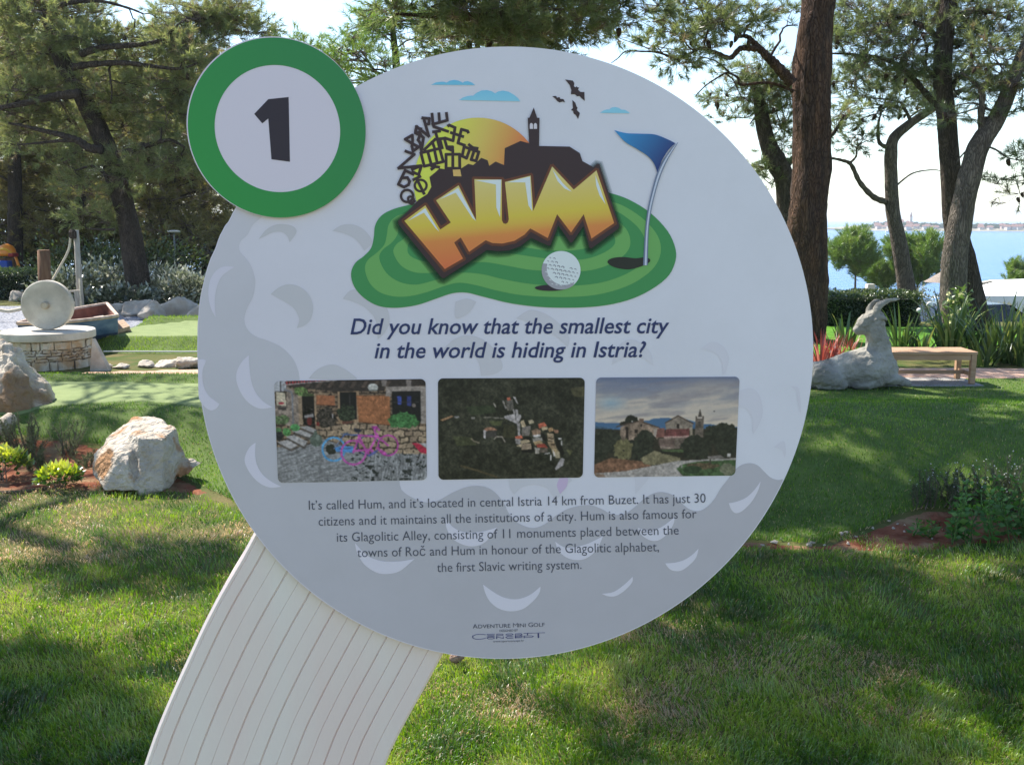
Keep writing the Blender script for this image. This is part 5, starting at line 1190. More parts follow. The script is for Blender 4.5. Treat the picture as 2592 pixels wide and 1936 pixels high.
blC = bl(C5, [((1350, 60), 14, (.7, .6, .38), 150), ((1500, 140), 13.9, (.65, .6, .34), 140), ((1400, 230), 13.8, (.55, .5, .25), 80), ((1620, 50), 13.9, (.6, .6, .4), 140), ((1640, 200), 13.7, (.5, .5, .3), 100), ((1560, 300), 13.7, (.6, .5, .25), 90), ((1780, 40), 13.9, (.6, .6, .4), 130), ((1900, 150), 13.6, (.5, .5, .32), 110),
              ((1700, 380), 13.7, (.55, .5, .25), 80), ((1930, 320), 13.5, (.5, .5, .28), 90), ((2050, 200), 13.6, (.6, .5, .34), 130), ((2020, 60), 13.7, (.6, .5, .36), 130), ((2160, 60), 13.7, (.5, .5, .4), 120), ((1270, 180), 13.9, (.4, .4, .3), 60), ((1890, 470), 13.6, (.5, .45, .22), 60)])
pine('pine_tree', 'straight dark pine trunk crossing behind the lighter leaning trunk at the right edge', tC, [.20, .18, .165, .15, .14, .135, .125, .115, .11, .105, .10, .08, .06], limC, blC, 103, group='pine trees', bark_m=M_bark_dark, need_m=M_needle, tuft=(36, 0.10, 0.0034), tl=0.12, cluster=0.24, cones=40, kn=11, tint0=0.42)
tD = foot(tr(IDP, [(2410, 880), (2411, 820), (2413, 740), (2417, 650), (2428, 575), (2442, 500), (2462, 420), (2480, 365), (2526, 296), (2566, 197), (2600, 110), (2625, 10)], 13.0))
p = tD[-1]; tD += [p + np.array([0.2, 0.1, 0.8])]
limD = [(tr(C5, [(2000, 690), (1992, 600), (1995, 470), (1950, 420), (1890, 375)], 13.0), 0.055, 0.015), (tr(C5, [(1995, 475), (2050, 410), (2110, 375), (2200, 345)], 13.0), 0.03, 0.008), (tr(C5, [(1940, 760), (1900, 790), (1865, 835)], 13.0), 0.015, 0.006),
        (tr(C5, [(2020, 750), (2070, 770), (2130, 810), (2210, 825)], 12.9), 0.016, 0.006), (tr(C5, [(1870, 850), (1930, 880), (2000, 905), (2060, 910)], 13), 0.01, 0.004), (tr(C5, [(2090, 590), (2030, 560), (1950, 530), (1850, 545)], 13), 0.02, 0.006)]
blD = bl(C5, [((2120, 930), 13, (.42, .35, .20), 36), ((2180, 970), 12.9, (.25, .3, .2), 20), ((1960, 560), 13, (.5, .45, .22), 44), ((2090, 330), 12.9, (.5, .45, .25), 80), ((2190, 430), 12.9, (.3, .3, .3), 50), ((2170, 560), 12.9, (.25, .3, .2), 24), ((2060, 470), 13, (.4, .4, .22), 44), ((2180, 790), 12.9, (.2, .2, .12), 8)])
pine('pine_tree', 'light grey-brown leaning pine trunk at the right edge, lit on its left side', tD, [.19, .18, .165, .155, .148, .14, .135, .13, .105, .09, .08, .06, .04], limD, blD, 104, group='pine trees', bark_m=M_bark_grey, need_m=M_needle, tuft=(34, 0.10, 0.0034), tl=0.12, cluster=0.22, cones=30, kn=10, tint0=0.4, sides=28)

# E: dark forked trunk just left of the big one
tE = foot(tr(C5, [(1010, 1450), (1005, 1250), (998, 1100), (985, 930), (945, 840), (900, 740), (870, 620), (855, 520), (840, 430)], 15.5))
limE = [(tr(C5, [(985, 880), (1020, 820), (1120, 760), (1230, 690), (1290, 590)], 15.6), 0.06, 0.02), (tr(C5, [(885, 580), (940, 570), (1000, 530)], 15.5), 0.03, 0.01), (tr(C5, [(880, 600), (830, 610), (805, 640)], 15.5), 0.02, 0.006), (tr(C5, [(860, 540), (800, 600), (690, 600)], 15.5), 0.014, 0.005)]
blE = bl(C5, [((870, 350), 15.4, (.55, .5, .3), 100), ((960, 420), 15.5, (.4, .4, .3), 80), ((800, 490), 15.4, (.6, .5, .25), 90), ((690, 470), 15.4, (.35, .4, .2), 30), ((960, 650), 15.6, (.35, .4, .5), 100), ((900, 540), 15.5, (.4, .4, .25), 60), ((850, 850), 15.3, (.25, .3, .2), 28), ((940, 760), 15.6, (.35, .4, .3), 50), ((1260, 680), 15.7, (.3, .4, .3), 40), ((730, 600), 15.4, (.2, .25, .12), 12), ((905, 940), 15.4, (.2, .2, .16), 14)])
pine('pine_tree', 'dark forked pine half hidden directly behind the big red-brown trunk', tE, [.20, .18, .165, .15, .15, .13, .115, .09, .06], limE, blE, 105, group='pine trees', bark_m=M_bark_dark, tuft=(34, 0.11, 0.004), tl=0.12, cluster=0.25, cones=24, kn=11, tint0=0.48)

# F: the leaning dark pine on the left, with wide layered branches
tF = foot(tr(C1, [(960, 1790), (920, 1690), (895, 1560), (860, 1420), (815, 1250), (770, 1110), (720, 980), (670, 860), (615, 760), (560, 640), (490, 520), (420, 400), (370, 280), (345, 120), (330, -40)], 19))
p = tF[-1]; tF += [p + np.array([-0.1, 0, 0.9]), p + np.array([0.1, 0.1, 2.0])]
limF = [(tr(C1, [(560, 655), (430, 665), (300, 690), (150, 725), (0, 755), (-120, 800)], 18.15), 0.09, 0.03), (tr(C1, [(715, 1045), (620, 1030), (550, 985), (470, 955), (380, 930), (270, 905), (190, 885), (60, 860)], 18.15), 0.085, 0.02), (tr(C1, [(520, 980), (400, 985), (250, 1000), (120, 1010)], 18.15), 0.04, 0.012),
        (tr(C1, [(815, 1080), (900, 1055), (960, 1030), (1050, 1010), (1130, 985), (1200, 980), (1290, 1030)], 18.15), 0.075, 0.02), (tr(C1, [(1120, 985), (1125, 930), (1128, 890)], 18.15), 0.02, 0.01), (tr(C1, [(880, 1060), (860, 1030), (940, 1005), (1010, 995)], 18.15), 0.02, 0.006),
        (tr(C1, [(500, 470), (640, 450), (860, 440), (1050, 462), (1250, 480), (1380, 440)], 18.1), 0.07, 0.015), (tr(C1, [(560, 380), (700, 335), (900, 318), (1100, 290), (1200, 215), (1250, 165)], 18.1), 0.07, 0.014), (tr(C1, [(760, 1270), (720, 1200), (640, 1160), (520, 1190)], 18.4), 0.05, 0.015),
        (tr(C1, [(345, 60), (500, 20), (700, 10), (900, 60), (1000, 100)], 18.2), 0.05, 0.012), (tr(C1, [(800, 1600), (700, 1600), (600, 1590)], 18.4), 0.03, 0.01), (tr(C1, [(760, 480), (770, 560), (780, 640), (770, 720)], 18.2), 0.025, 0.008), (tr(C1, [(780, 560), (900, 600), (1000, 660)], 18.2), 0.015, 0.005)]
itF = []
for (x, y, rx, rz, n) in ((150, 100, 1.0, .55, 210), (420, 170, .9, .45, 190), (120, 350, .9, .5, 190), (300, 420, .8, .4, 150), (560, 260, .8, .3, 150), (760, 270, .6, .16, 70), (960, 270, .7, .2, 100), (1200, 190, .55, .26, 110), (1350, 60, .8, .38, 190), (1560, 90, .8, .42, 200), (1640, 210, .55, .26, 110), (1400, 220, .7, .28, 140), (1250, 330, .7, .22, 120),
                          (900, 390, .8, .2, 110), (1100, 420, .7, .2, 90), (1300, 420, .5, .2, 60), (820, 540, .7, .25, 90), (1050, 560, .8, .3, 130), (1230, 620, .7, .35, 150), (90, 620, .7, .3, 110), (300, 600, .7, .25, 90), (700, 640, .5, .25, 70), (960, 720, .75, .3, 140), (1180, 780, .7, .35, 160), (860, 850, .6, .3, 120), (1050, 900, .6, .26, 100),
                          (120, 780, .6, .3, 100), (330, 800, .6, .25, 80), (520, 850, .5, .25, 70), (200, 960, .7, .3, 110), (450, 1080, .7, .3, 110), (1100, 1120, .7, .3, 130), (950, 1180, .6, .3, 110), (1280, 1150, .5, .35, 110), (620, 1300, .6, .3, 90), (650, 1480, .6, .25, 90), (300, 60, .9, .4, 150), (600, 60, .4, .14, 30)):
    itF.append(((x, y), 19.1 + 0.6 * math.sin(x * 0.7 + y), (rx, .6, rz), n))
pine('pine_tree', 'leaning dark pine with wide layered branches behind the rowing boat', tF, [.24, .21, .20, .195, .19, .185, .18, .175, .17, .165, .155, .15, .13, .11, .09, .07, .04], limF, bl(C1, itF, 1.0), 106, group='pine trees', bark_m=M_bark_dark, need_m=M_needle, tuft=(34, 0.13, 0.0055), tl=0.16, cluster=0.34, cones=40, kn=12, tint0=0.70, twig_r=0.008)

# the grove behind it : pines of their own, farther and farther back
def grove_pine(px, Yd, base_py, top, label, seed, nb, zr=(0.25, 1.0), rx=(1.0, 1.9), mat=None, lean=0.0, r=0.2, tuft=(26, 0.17, 0.010), cl=0.5, tint0=.66):
    g = np.random.default_rng(seed)
    b = at(D((px, base_py)), Yd); b[2] = float(h(b[0], b[1])) - 0.05
    T = [b + np.array([lean * t * top + 0.25 * math.sin(3 * t + seed), 0.3 * math.sin(2 * t), t * top]) for t in np.linspace(0, 1, 7)]
    bb = []
    for i in range(nb):
        zz = top * g.uniform(*zr); a = g.uniform(0, 2 * math.pi); rad = g.uniform(0.4, 2.6) * (1.1 - 0.5 * zz / top)
        bb.append((b + np.array([lean * zz + rad * math.cos(a), rad * math.sin(a), zz]), (g.uniform(*rx), g.uniform(*rx), g.uniform(.35, .6)), int(g.uniform(60, 105))))
    return pine('pine_tree', label, T, [r, r * .9, r * .8, r * .7, r * .55, r * .4, r * .2], [], bb, seed, group='pine trees', bark_m=M_bark_dark, need_m=mat or M_needle_warm, tuft=tuft, tl=0.2, cluster=cl, kn=12, twig_r=0.012, sides=12, tint0=tint0)
grove_pine(35, 25, 640, 9.5, 'grey pine trunk at the left edge behind the playground slide', 201, 30, (0.12, 1.0), lean=-0.02, tint0=.5)
grove_pine(165, 29, 640, 7, 'brown-green pine seen beyond the rope mast', 202, 38, (0.12, 1), mat=M_needle_warm)
grove_pine(270, 33, 640, 6.6, 'olive pine filling the gap left of the leaning pine trunk', 203, 34, (0.16, 1), mat=M_needle)
grove_pine(390, 27, 640, 5.6, 'reddish pine behind the lamp post left of the sign', 204, 32, (0.2, 1), mat=M_needle_warm, lean=0.02)
grove_pine(470, 31, 640, 7, 'dark pine cut off by the left edge of the round sign', 205, 34, (0.14, 1), mat=M_needle_warm, lean=-0.03)
grove_pine(80, 33, 640, 7, 'pale olive pine between the playground hood and the rope mast', 210, 36, (0.1, .9), mat=M_needle)
grove_pine(-40, 28, 640, 8, 'pine behind the left picture edge above the hedge', 211, 30, (0.12, .9))
grove_pine(560, 36, 640, 8.0, 'pine glimpsed in the slot between the green badge and the grove', 206, 26, (0.2, .95), mat=M_needle)
grove_pine(840, 20, 640, 5.6, 'yellow-green sunlit pine rising just above the top left rim of the sign', 207, 30, (0.55, 1.0), mat=M_needle_young, tuft=(34, 0.12, 0.005), cl=0.3, rx=(.6, 1.1), tint0=.62)
grove_pine(1120, 22, 640, 6.2, 'pine crown rising above the middle of the sign', 208, 24, (0.55, 1.0), mat=M_needle, tuft=(32, 0.12, 0.006), cl=0.32, rx=(.6, 1.1))

# young pines in front of the sea
def young_pine(cx, cy, Yd, Rm, label, seed, n):
    g = np.random.default_rng(seed)
    c = at(C6((cx, cy)), Yd); b = c.copy(); b[2] = float(h(c[0], c[1])) - 0.05
    T = [b + (c + np.array([0.1, 0, Rm * .5]) - b) * t + np.array([0.12 * math.sin(4 * t), 0, 0]) for t in np.linspace(0, 1, 6)]
    bb = []
    for i in range(n):
        u = unit(g.standard_normal(3)); u = u * g.random() ** 0.4
        bb.append((c + u * np.array([Rm, Rm, Rm * .8]), (.24, .24, .30), 30))
    return pine('young_pine', label, T, [.07, .06, .05, .04, .025, .012], [], bb, seed, cat='tree', group='young pines by the sea', bark_m=M_bark_grey, need_m=M_needle_young, tuft=(44, 0.17, 0.009), tl=0.40, cluster=0.22, kn=9, twig_r=0.008, sides=8, flat=0.9, tint0=.55, dead=0.02, upw=1.6)
young_pine(555, 470, 43, 1.02, 'young feathery pine against the sea right of the big trunk', 301, 52)
young_pine(1075, 530, 44, 1.32, 'bushy young pine behind the slim grey trunk', 302, 74)
young_pine(800, 660, 45, 0.82, 'low pale young pine between the two taller ones', 303, 24)
young_pine(1955, 690, 44, 0.66, 'small pine poking up behind the white tent', 304, 18)

# ------------------------------------------------------------------ sea, far coast
M_sea = bpy.data.materials.new('sea_water'); M_sea.use_nodes = True
_N, _L = nodes(M_sea); _b = _N['Principled BSDF']; _b.inputs['Base Color'].default_value = (0.06, 0.175, 0.39, 1); _b.inputs['Roughness'].default_value = 0.22; _b.inputs['IOR'].default_value = 1.33
_tc = _N.new('ShaderNodeTexCoord'); _mp = _N.new('ShaderNodeMapping'); _mp.inputs['Scale'].default_value = (0.25, 0.6, 1); _nz = _N.new('ShaderNodeTexNoise'); _nz.inputs['Scale'].default_value = 1.0; _nz.inputs['Detail'].default_value = 6
_bp = _N.new('ShaderNodeBump'); _bp.inputs['Strength'].default_value = 1.0; _bp.inputs['Distance'].default_value = 1.2
_L.new(_tc.outputs['Object'], _mp.inputs[0]); _L.new(_mp.outputs[0], _nz.inputs['Vector']); _L.new(_nz.outputs['Fac'], _bp.inputs['Height']); _L.new(_bp.outputs[0], _b.inputs['Normal'])
SEA = -9.0
ys = np.array([40, 80, 150, 300, 600, 1200, 2500, 4500, 7000]); V = []; F = []
xs = np.linspace(-1.2, 1.2, 9)
for y in ys:
    for x in xs: V.append((x * (y + 400), y, SEA))
for i in range(len(ys) - 1):
    for j in range(8): F.append((i * 9 + j, i * 9 + j + 1, (i + 1) * 9 + j + 1, (i + 1) * 9 + j))
tag(mesh_obj('sea', V, F, M_sea), kind='structure')
# the low headland with its old town
M_land = pm('headland', (0.20, 0.18, 0.13), (0.30, 0.27, 0.20), scale=0.05, rough=1)
YC = 950.0
def coast_x(dpx): return at(D((dpx, 500)), YC)[0]
sx = np.array([coast_x(v) for v in (1900, 1912, 1925, 1950, 2000, 2060, 2120, 2200, 2300, 2500)])
hz = np.array([0.1, 0.8, 2.2, 4.0, 4.2, 3.0, 2.5, 2.4, 2.5, 2.5]); yf = np.array([60, 40, 25, 10, 0, -10, -30, -60, -90, -150.0])
V = []; F = []
for i in range(len(sx)):
    y0 = YC + yf[i]
    V += [(sx[i], y0 - 4, SEA - 0.5), (sx[i], y0, SEA + 0.9), (sx[i], y0 + 30, SEA + 0.9 + hz[i] * .8), (sx[i], y0 + 120, SEA + hz[i] + .5), (sx[i], y0 + 260, SEA - 0.5)]
for i in range(len(sx) - 1):
    for j in range(4): F.append((i * 5 + j, (i + 1) * 5 + j, (i + 1) * 5 + j + 1, i * 5 + j + 1))
tag(mesh_obj('hills', V, F, M_land), kind='structure')
M_fw = pm('pale_plaster', (0.52, 0.49, 0.45)); M_fw2 = pm('pink_plaster', (0.52, 0.40, 0.36)); M_fr = pm('far_roof_tile', (0.25, 0.13, 0.10))
def landz(x, dy):
    k = np.interp(x, sx, hz); return SEA + 0.9 + k * .8 * min(1, max(0, dy / 30))
def house(dpx, dy, w_, d_, hh, label, wm, group='town houses across the bay'):
    x = coast_x(dpx); y = YC + np.interp(x, sx, yf) + dy; z = landz(x, dy) - 0.5
    t = thing('far_house', (x, y, z), label, 'house', group)
    m = MB(); m.box((x, y, z + hh / 2), (w_, d_, hh)); m.build('wall', wm, t)
    r = MB(); a = hh; o = .5
    v = [(x - w_ / 2 - o, y - d_ / 2 - o, z + a), (x + w_ / 2 + o, y - d_ / 2 - o, z + a), (x + w_ / 2 + o, y + d_ / 2 + o, z + a), (x - w_ / 2 - o, y + d_ / 2 + o, z + a), (x - w_ / 2 - o, y, z + a + d_ * .34), (x + w_ / 2 + o, y, z + a + d_ * .34)]
    r.add(v, [(0, 1, 5, 4), (2, 3, 4, 5), (1, 2, 5), (3, 0, 4), (0, 3, 2, 1)]); r.build('roof', M_fr, t)
    return t
rg = random.Random(5)
spots = []
for px in (1926, 1934, 1942, 1949, 1955, 1962, 1968, 1975, 1981, 1988, 1994, 2001, 2009, 2018, 2027): spots.append((px, rg.uniform(2, 16), 'old town'))
for px in (1938, 1947, 1958, 1966, 1973, 1983, 1991, 1999): spots.append((px, rg.uniform(24, 44), 'upper'))
for px in (2102, 2109, 2116, 2140, 2146, 2152, 2159, 2166, 2173, 2181, 2189, 2196, 2204, 2212): spots.append((px, rg.uniform(6, 26), 'east'))
where = {'old town': 'pale red-roofed house low by the water of the old town under the bell tower', 'upper': 'pink or white red-roofed house on the upper rows of the old town hill', 'east': 'small red-roofed house along the shore on the right part of the headland'}
for px, dy, kind in spots:
    house(px, dy, rg.uniform(2.6, 4.4), rg.uniform(4, 6), rg.uniform(2.2, 3.6) + (1.0 if kind == 'upper' else 0), where[kind], M_fw if rg.random() < .6 else M_fw2, {'old town': 'old town waterfront houses', 'upper': 'old town hill houses', 'east': 'shore houses east of the town'}[kind])
x = coast_x(1993); y = YC + 30; z = landz(x, 30)
t = thing('bell_tower', (x, y, z), 'slim pale church bell tower with a pointed spire above the far old town', 'tower')
m = MB(); m.box((x, y, z + 4.5), (2.2, 2.2, 9.0)); m.box((x, y, z + 9.2), (2.6, 2.6, .5)); m.build('shaft', M_fw, t)
m = MB(); m.lathe((x, y, z + 9.45), [(1.2, 0), (.9, 1.5), (.05, 5.2)], 8); m.build('spire', M_fr, t)
t = house(1972, 34, 10, 7, 5.0, 'large pink church with a broad red roof beside the far bell tower', M_fw2, None)
# woods on the headland : a far-off mass
g = np.random.default_rng(8); VV = []; FF = []; n0 = 0; TT_ = []
for a, b, cnt, z0, z1 in ((1945, 2010, 60, 3.0, 6.0), (2005, 2105, 150, 1.2, 4.6), (2100, 2230, 190, 2.0, 5.0), (1916, 1950, 26, 0.6, 2.6)):
    for i in range(cnt):
        px = g.uniform(a, b); x = coast_x(px); dy = g.uniform(20, 70); y = YC + np.interp(x, sx, yf) + dy; z = landz(x, dy) + g.uniform(z0, z1) * .5
        n = 70; u = unit(g.standard_normal((n, 3))) * (g.random((n, 1)) ** .4) * np.array([1.9, 1.9, g.uniform(1.2, 2.4)])
        c = u + np.array([x, y, z]); a1 = unit(g.standard_normal((n, 3))) * .55; b1 = unit(np.cross(a1, g.standard_normal((n, 3)))) * .55
        VV.append(np.stack([c - a1, c + b1, c + a1, c - b1], 1).reshape(-1, 3)); FF.append(np.arange(n * 4).reshape(-1, 4) + n0); n0 += n * 4; TT_.append(np.repeat(np.clip(.4 + .3 * u[:, 2] / 2 + .1 * g.standard_normal(n), 0, 1), 4))
M_fartree = leaf_mat('far_woods', [(0, (0.03, 0.055, 0.025)), (0.5, (0.06, 0.10, 0.04)), (1, (0.10, 0.14, 0.05))], transl=.2)
tag(mesh_obj('far_woods', np.concatenate(VV), np.concatenate(FF), M_fartree, attrs={'tint': np.concatenate(TT_)}), kind='stuff')
# motor boat with its wake
M_wb = pm('white_gelcoat', (0.8, 0.8, 0.8), rough=.3)
p = at_z(C6((848, 290)), SEA); t = thing('motor_boat', p, 'tiny white motor boat on the sea left of the slim grey trunk', 'boat')
m = MB(); hullp = []
for s_, w_, zt in ((-2.6, .9, 1.0), (-1, 1.1, 1.0), (1.2, .9, 1.15), (2.8, .06, 1.5)): hullp.append((s_, w_, zt))
v = []
for s_, w_, zt in hullp: v += [(p[0] + s_, p[1] - w_, p[2] + zt), (p[0] + s_, p[1] + w_, p[2] + zt), (p[0] + s_, p[1] + w_ * .5, p[2] - .2), (p[0] + s_, p[1] - w_ * .5, p[2] - .2)]
f = [(i * 4 + k, i * 4 + (k + 1) % 4, i * 4 + 4 + (k + 1) % 4, i * 4 + 4 + k) for i in range(3) for k in range(4)] + [(0, 3, 2, 1), (12, 13, 14, 15)]
m.add(v, f); m.build('hull', M_wb, t); m = MB(); m.box((p[0] - .2, p[1], p[2] + 1.5), (1.8, 1.2, .9), taper=.7); m.build('cabin', M_wb, t)

# the pale summer air between here and the headland
M_air = bpy.data.materials.new('haze'); M_air.use_nodes = True; _N, _L = nodes(M_air); _N.remove(_N['Principled BSDF'])
_v = _N.new('ShaderNodeVolumePrincipled'); _v.inputs['Color'].default_value = (0.82, 0.90, 1.0, 1); _v.inputs['Density'].default_value = 0.0003; _v.inputs['Anisotropy'].default_value = 0.2
_L.new(_v.outputs[0], _N['Material Output'].inputs['Volume'])
m = MB(); m.box((0, 3500, 5.0), (19000, 7400, 52.0)); tag(m.build('haze', M_air), kind='stuff')
# ------------------------------------------------------------------ sculpted stone things
def fuse(name, pieces, voxel, smooth_it, mats, parent=None, disp=()):
    """join overlapping lumps (vertex/face lists) into one continuous skin; disp: (frequency, amplitude) pairs"""
    m = MB()
    for v, f in pieces: m.add(v, f)
    o = m.build('tmp', mats)
    r = o.modifiers.new('r', 'REMESH'); r.mode = 'VOXEL'; r.voxel_size = voxel
    if smooth_it:
        s = o.modifiers.new('s', 'SMOOTH'); s.iterations = smooth_it; s.factor = 0.5
    bpy.context.view_layer.update()
    me = bpy.data.meshes.new_from_object(o.evaluated_get(bpy.context.evaluated_depsgraph_get()))
    n = len(me.vertices); V = np.empty(n * 3, np.float32); me.vertices.foreach_get('co', V); V = V.reshape(-1, 3).astype(float)
    NO = np.empty(n * 3, np.float32); me.vertices.foreach_get('normal', NO); NO = NO.reshape(-1, 3)
    F = [tuple(p.vertices) for p in me.polygons]
    bpy.data.objects.remove(o); bpy.data.meshes.remove(me)
    for fr, am in disp:
        d = np.array([mnoise.noise(Vector(p * fr)) for p in V]); V = V + NO * (d * am)[:, None]
    F4 = np.array([f if len(f) == 4 else (f[0], f[1], f[2], f[2]) for f in F])
    return mesh_obj(name, V, F, mats, parent, smooth=True)
def ball(c, r, n=14):
    m = MB(); r = np.broadcast_to(np.asarray(r, float), (3,)); v = []; f = []
    for i in range(n + 1):
        a = math.pi * i / n
        for k in range(2 * n):
            b = math.pi * k / n; v.append((c[0] + r[0] * math.sin(a) * math.cos(b), c[1] + r[1] * math.sin(a) * math.sin(b), c[2] + r[2] * math.cos(a)))
    for i in range(n):
        for k in range(2 * n): f.append((i * 2 * n + k, (i + 1) * 2 * n + k, (i + 1) * 2 * n + (k + 1) % (2 * n), i * 2 * n + (k + 1) % (2 * n)))
    return np.array(v), f
def chain(P, r):
    P = np.asarray(P, float); q = catmull(P, 5); rr = np.interp(np.linspace(0, 1, len(q)), np.linspace(0, 1, len(r)), r)
    return [tube(q, rr, 16)] + [ball(P[0], r[0]), ball(P[-1], r[-1])]
def hull(pts):
    bm = bmesh.new()
    for p in pts: bm.verts.new(tuple(p))
    bmesh.ops.convex_hull(bm, input=bm.verts)
    bmesh.ops.delete(bm, geom=[v for v in bm.verts if not v.link_faces], context='VERTS')
    bm.verts.index_update(); v = np.array([x.co[:] for x in bm.verts]); f = [tuple(q.index for q in x.verts) for x in bm.faces]; bm.free()
    return v, f
M_rock = pm('limestone', (0.40, 0.34, 0.27), (0.54, 0.48, 0.40), scale=9, rough=0.9, bump=1.0, bscale=34, spec=0.12, c3=(0.36, 0.20, 0.10), s3=5.5, dist=0.04, c3r=(.53, .63))
M_rock2 = pm('grey_limestone', (0.42, 0.35, 0.27), (0.60, 0.53, 0.43), scale=8, rough=0.9, bump=1.0, bscale=34, spec=0.15, c3=(0.26, 0.17, 0.10), s3=2.6, dist=0.03)
M_stone_pale = pm('pale_stone', (0.36, 0.31, 0.25), (0.50, 0.45, 0.38), scale=7, rough=0.9, bump=0.5, bscale=40, spec=0.15, c3=(0.42, 0.34, 0.26), s3=3)

def c3p(p, Y): return at(C3(p), Y)
pts = [c3p((1092, 806), 6.12), c3p((1180, 745), 6.25), c3p((1260, 730), 6.3), c3p((1350, 735), 6.3), c3p((1400, 780), 6.2), c3p((1530, 832), 6.0), c3p((1215, 925), 5.72), c3p((1418, 937), 5.74),
       c3p((950, 905), 6.05), c3p((1210, 1386), 5.62), c3p((1425, 1392), 5.66), c3p((1550, 950), 5.98), c3p((1590, 1090), 5.98), c3p((1560, 1240), 5.9)]
bottom = [np.array([-2.62, 6.4, -.05]), c3p((1500, 1180), 6.4), c3p((1490, 1330), 6.0), np.array([-2.2, 5.66, -.08])]
v1 = hull(pts + bottom)
v2 = hull([c3p((945, 910), 6.02), c3p((1010, 880), 6.05), c3p((1170, 900), 5.85), c3p((930, 1000), 5.8), c3p((1030, 1060), 5.68), c3p((812, 1060), 5.9), c3p((806, 1180), 5.85), c3p((840, 1250), 5.74), c3p((905, 1382), 5.62), c3p((1180, 1388), 5.60), c3p((1110, 1150), 5.63), np.array([-2.5, 6.3, -.05])])
v3 = hull([c3p((1560, 950), 5.98), c3p((1620, 1060), 5.95), c3p((1600, 1180), 5.9), c3p((1480, 1100), 5.8), c3p((1470, 1385), 5.74), c3p((1430, 1200), 5.7), c3p((1540, 1150), 6.3)])
v4 = hull([c3p((1600, 1100), 5.95), c3p((1690, 1095), 5.95), c3p((1775, 1135), 5.95), c3p((1700, 1170), 5.9), c3p((1640, 1245), 5.86), c3p((1560, 1290), 5.85), c3p((1590, 1180), 6.1)])
tag(fuse('boulder', [v1, v2, v3, v4], 0.011, 0, M_rock, None, ((6, .016), (15, .010), (33, .006), (70, .003))), 'large angular cream boulder with rust stains at the edge of the lawn', 'rock')
pts = [c3p((-260, 60), 7.5), c3p((-60, 60), 7.5), c3p((60, 85), 7.45), c3p((120, 115), 7.45), c3p((200, 210), 7.4), c3p((268, 262), 7.4), c3p((338, 420), 7.4), c3p((430, 520), 7.35), c3p((484, 640), 7.35), c3p((470, 692), 7.28), c3p((240, 765), 7.1), c3p((0, 800), 7.0), c3p((-300, 800), 7.0), c3p((100, 500), 7.02), c3p((-260, 60), 8.1), c3p((430, 640), 7.9)]
tag(fuse('boulder', [hull(pts), hull([c3p((40, 90), 7.4), c3p((120, 120), 7.35), c3p((250, 420), 7.2), c3p((60, 400), 7.02), c3p((280, 700), 7.08), c3p((30, 780), 6.98)])], 0.016, 1, M_rock2, None, ((5, .05), (12, .028), (28, .014), (60, .006))), 'tall rough boulder cut off by the left picture edge in front of the round mill', 'rock')

def stone(cr, p, Y, size, seed, label, group=None, mat=None, name='stone'):
    g = np.random.default_rng(seed); c = at(cr(p), Y); z = float(h(c[0], c[1])); size = tuple(v * .8 for v in size)
    P = unit(g.standard_normal((13, 3))) * np.array(size) * (0.75 + .35 * g.random((13, 1)))
    P[:, 2] = np.maximum(P[:, 2], -size[2] * .35); P += np.array([c[0], c[1], z + size[2] * .3])
    o = fuse(name, [hull(P)], max(size) / 18, 0, mat or M_stone_pale, None, ((1.6 / max(size), max(size) * .10), (5 / max(size), max(size) * .05), (11 / max(size), max(size) * .025)))
    return tag(o, label, 'rock', group)
for i, (p, Y, s, lb) in enumerate((((1040, 930), 16.4, (.36, .3, .22), 'low pale stone by the gravel just right of the boat stern'), ((1200, 920), 16.0, (.40, .32, .30), 'rounded pale stone standing right at the foot of the leaning pine'), ((1315, 945), 15.4, (.34, .3, .36), 'upright brownish stone between the larger pale stones of the row'),
        ((1510, 900), 16.0, (.66, .4, .36), 'largest flat-topped pale stone of the row behind the raised green'), ((1720, 930), 15.6, (.42, .36, .34), 'pale stone of the row cut off by the sign edge'), ((170, 850), 19.0, (.34, .3, .24), 'small tan stone at the foot of the left hedge'), ((1420, 930), 16.3, (.2, .2, .2), 'small pale stone wedged beside the flat-topped one'))):
    stone(C2, p, Y, s, 400 + i, lb, 'stones edging the gravel')
for i, (p, Y, s, lb) in enumerate((((1640, 1400), 10.35, (.30, .18, .13), 'biggest bright white stone on the path edge beside the sign'), ((1450, 1385), 10.45, (.28, .16, .10), 'flat bright stone left of the biggest path-edge stone'), ((1280, 1395), 10.4, (.18, .13, .08), 'mid-sized bright stone in the middle of the path edge'), ((1050, 1410), 10.3, (.15, .11, .05), 'flat small bright stone of the path edge nearest the mill'),
        ((940, 1420), 10.3, (.10, .1, .05), 'small stone just right of the mill foot'))):
    stone(C2, p, Y, s, 430 + i, lb, 'white stones along the path')
# curved white kerb piece at the far left
m = MB(); q = catmull([gnd(C3(p)) + np.array([0, 0, .035]) for p in ((-120, 960), (-20, 905), (40, 850), (110, 800))], 6); m.tube(q, .05, 10)
tag(m.build('kerb_stone', M_stone_pale, None, True), 'curved white kerb piece below the tall boulder at the left edge', 'kerb')
m = MB(); q = catmull([gnd(C3(p)) + np.array([0, 0, .006]) for p in ((-60, 1412), (0, 1408), (120, 1404), (230, 1396), (350, 1378), (430, 1372))], 6); m.tube(q, .012, 6)
tag(m.build('garden_edging', pm('edging_rubber', (0.10, 0.08, 0.05), rough=.9)), 'thin brown edging strip between the lawn and the left planting bed', 'edging')

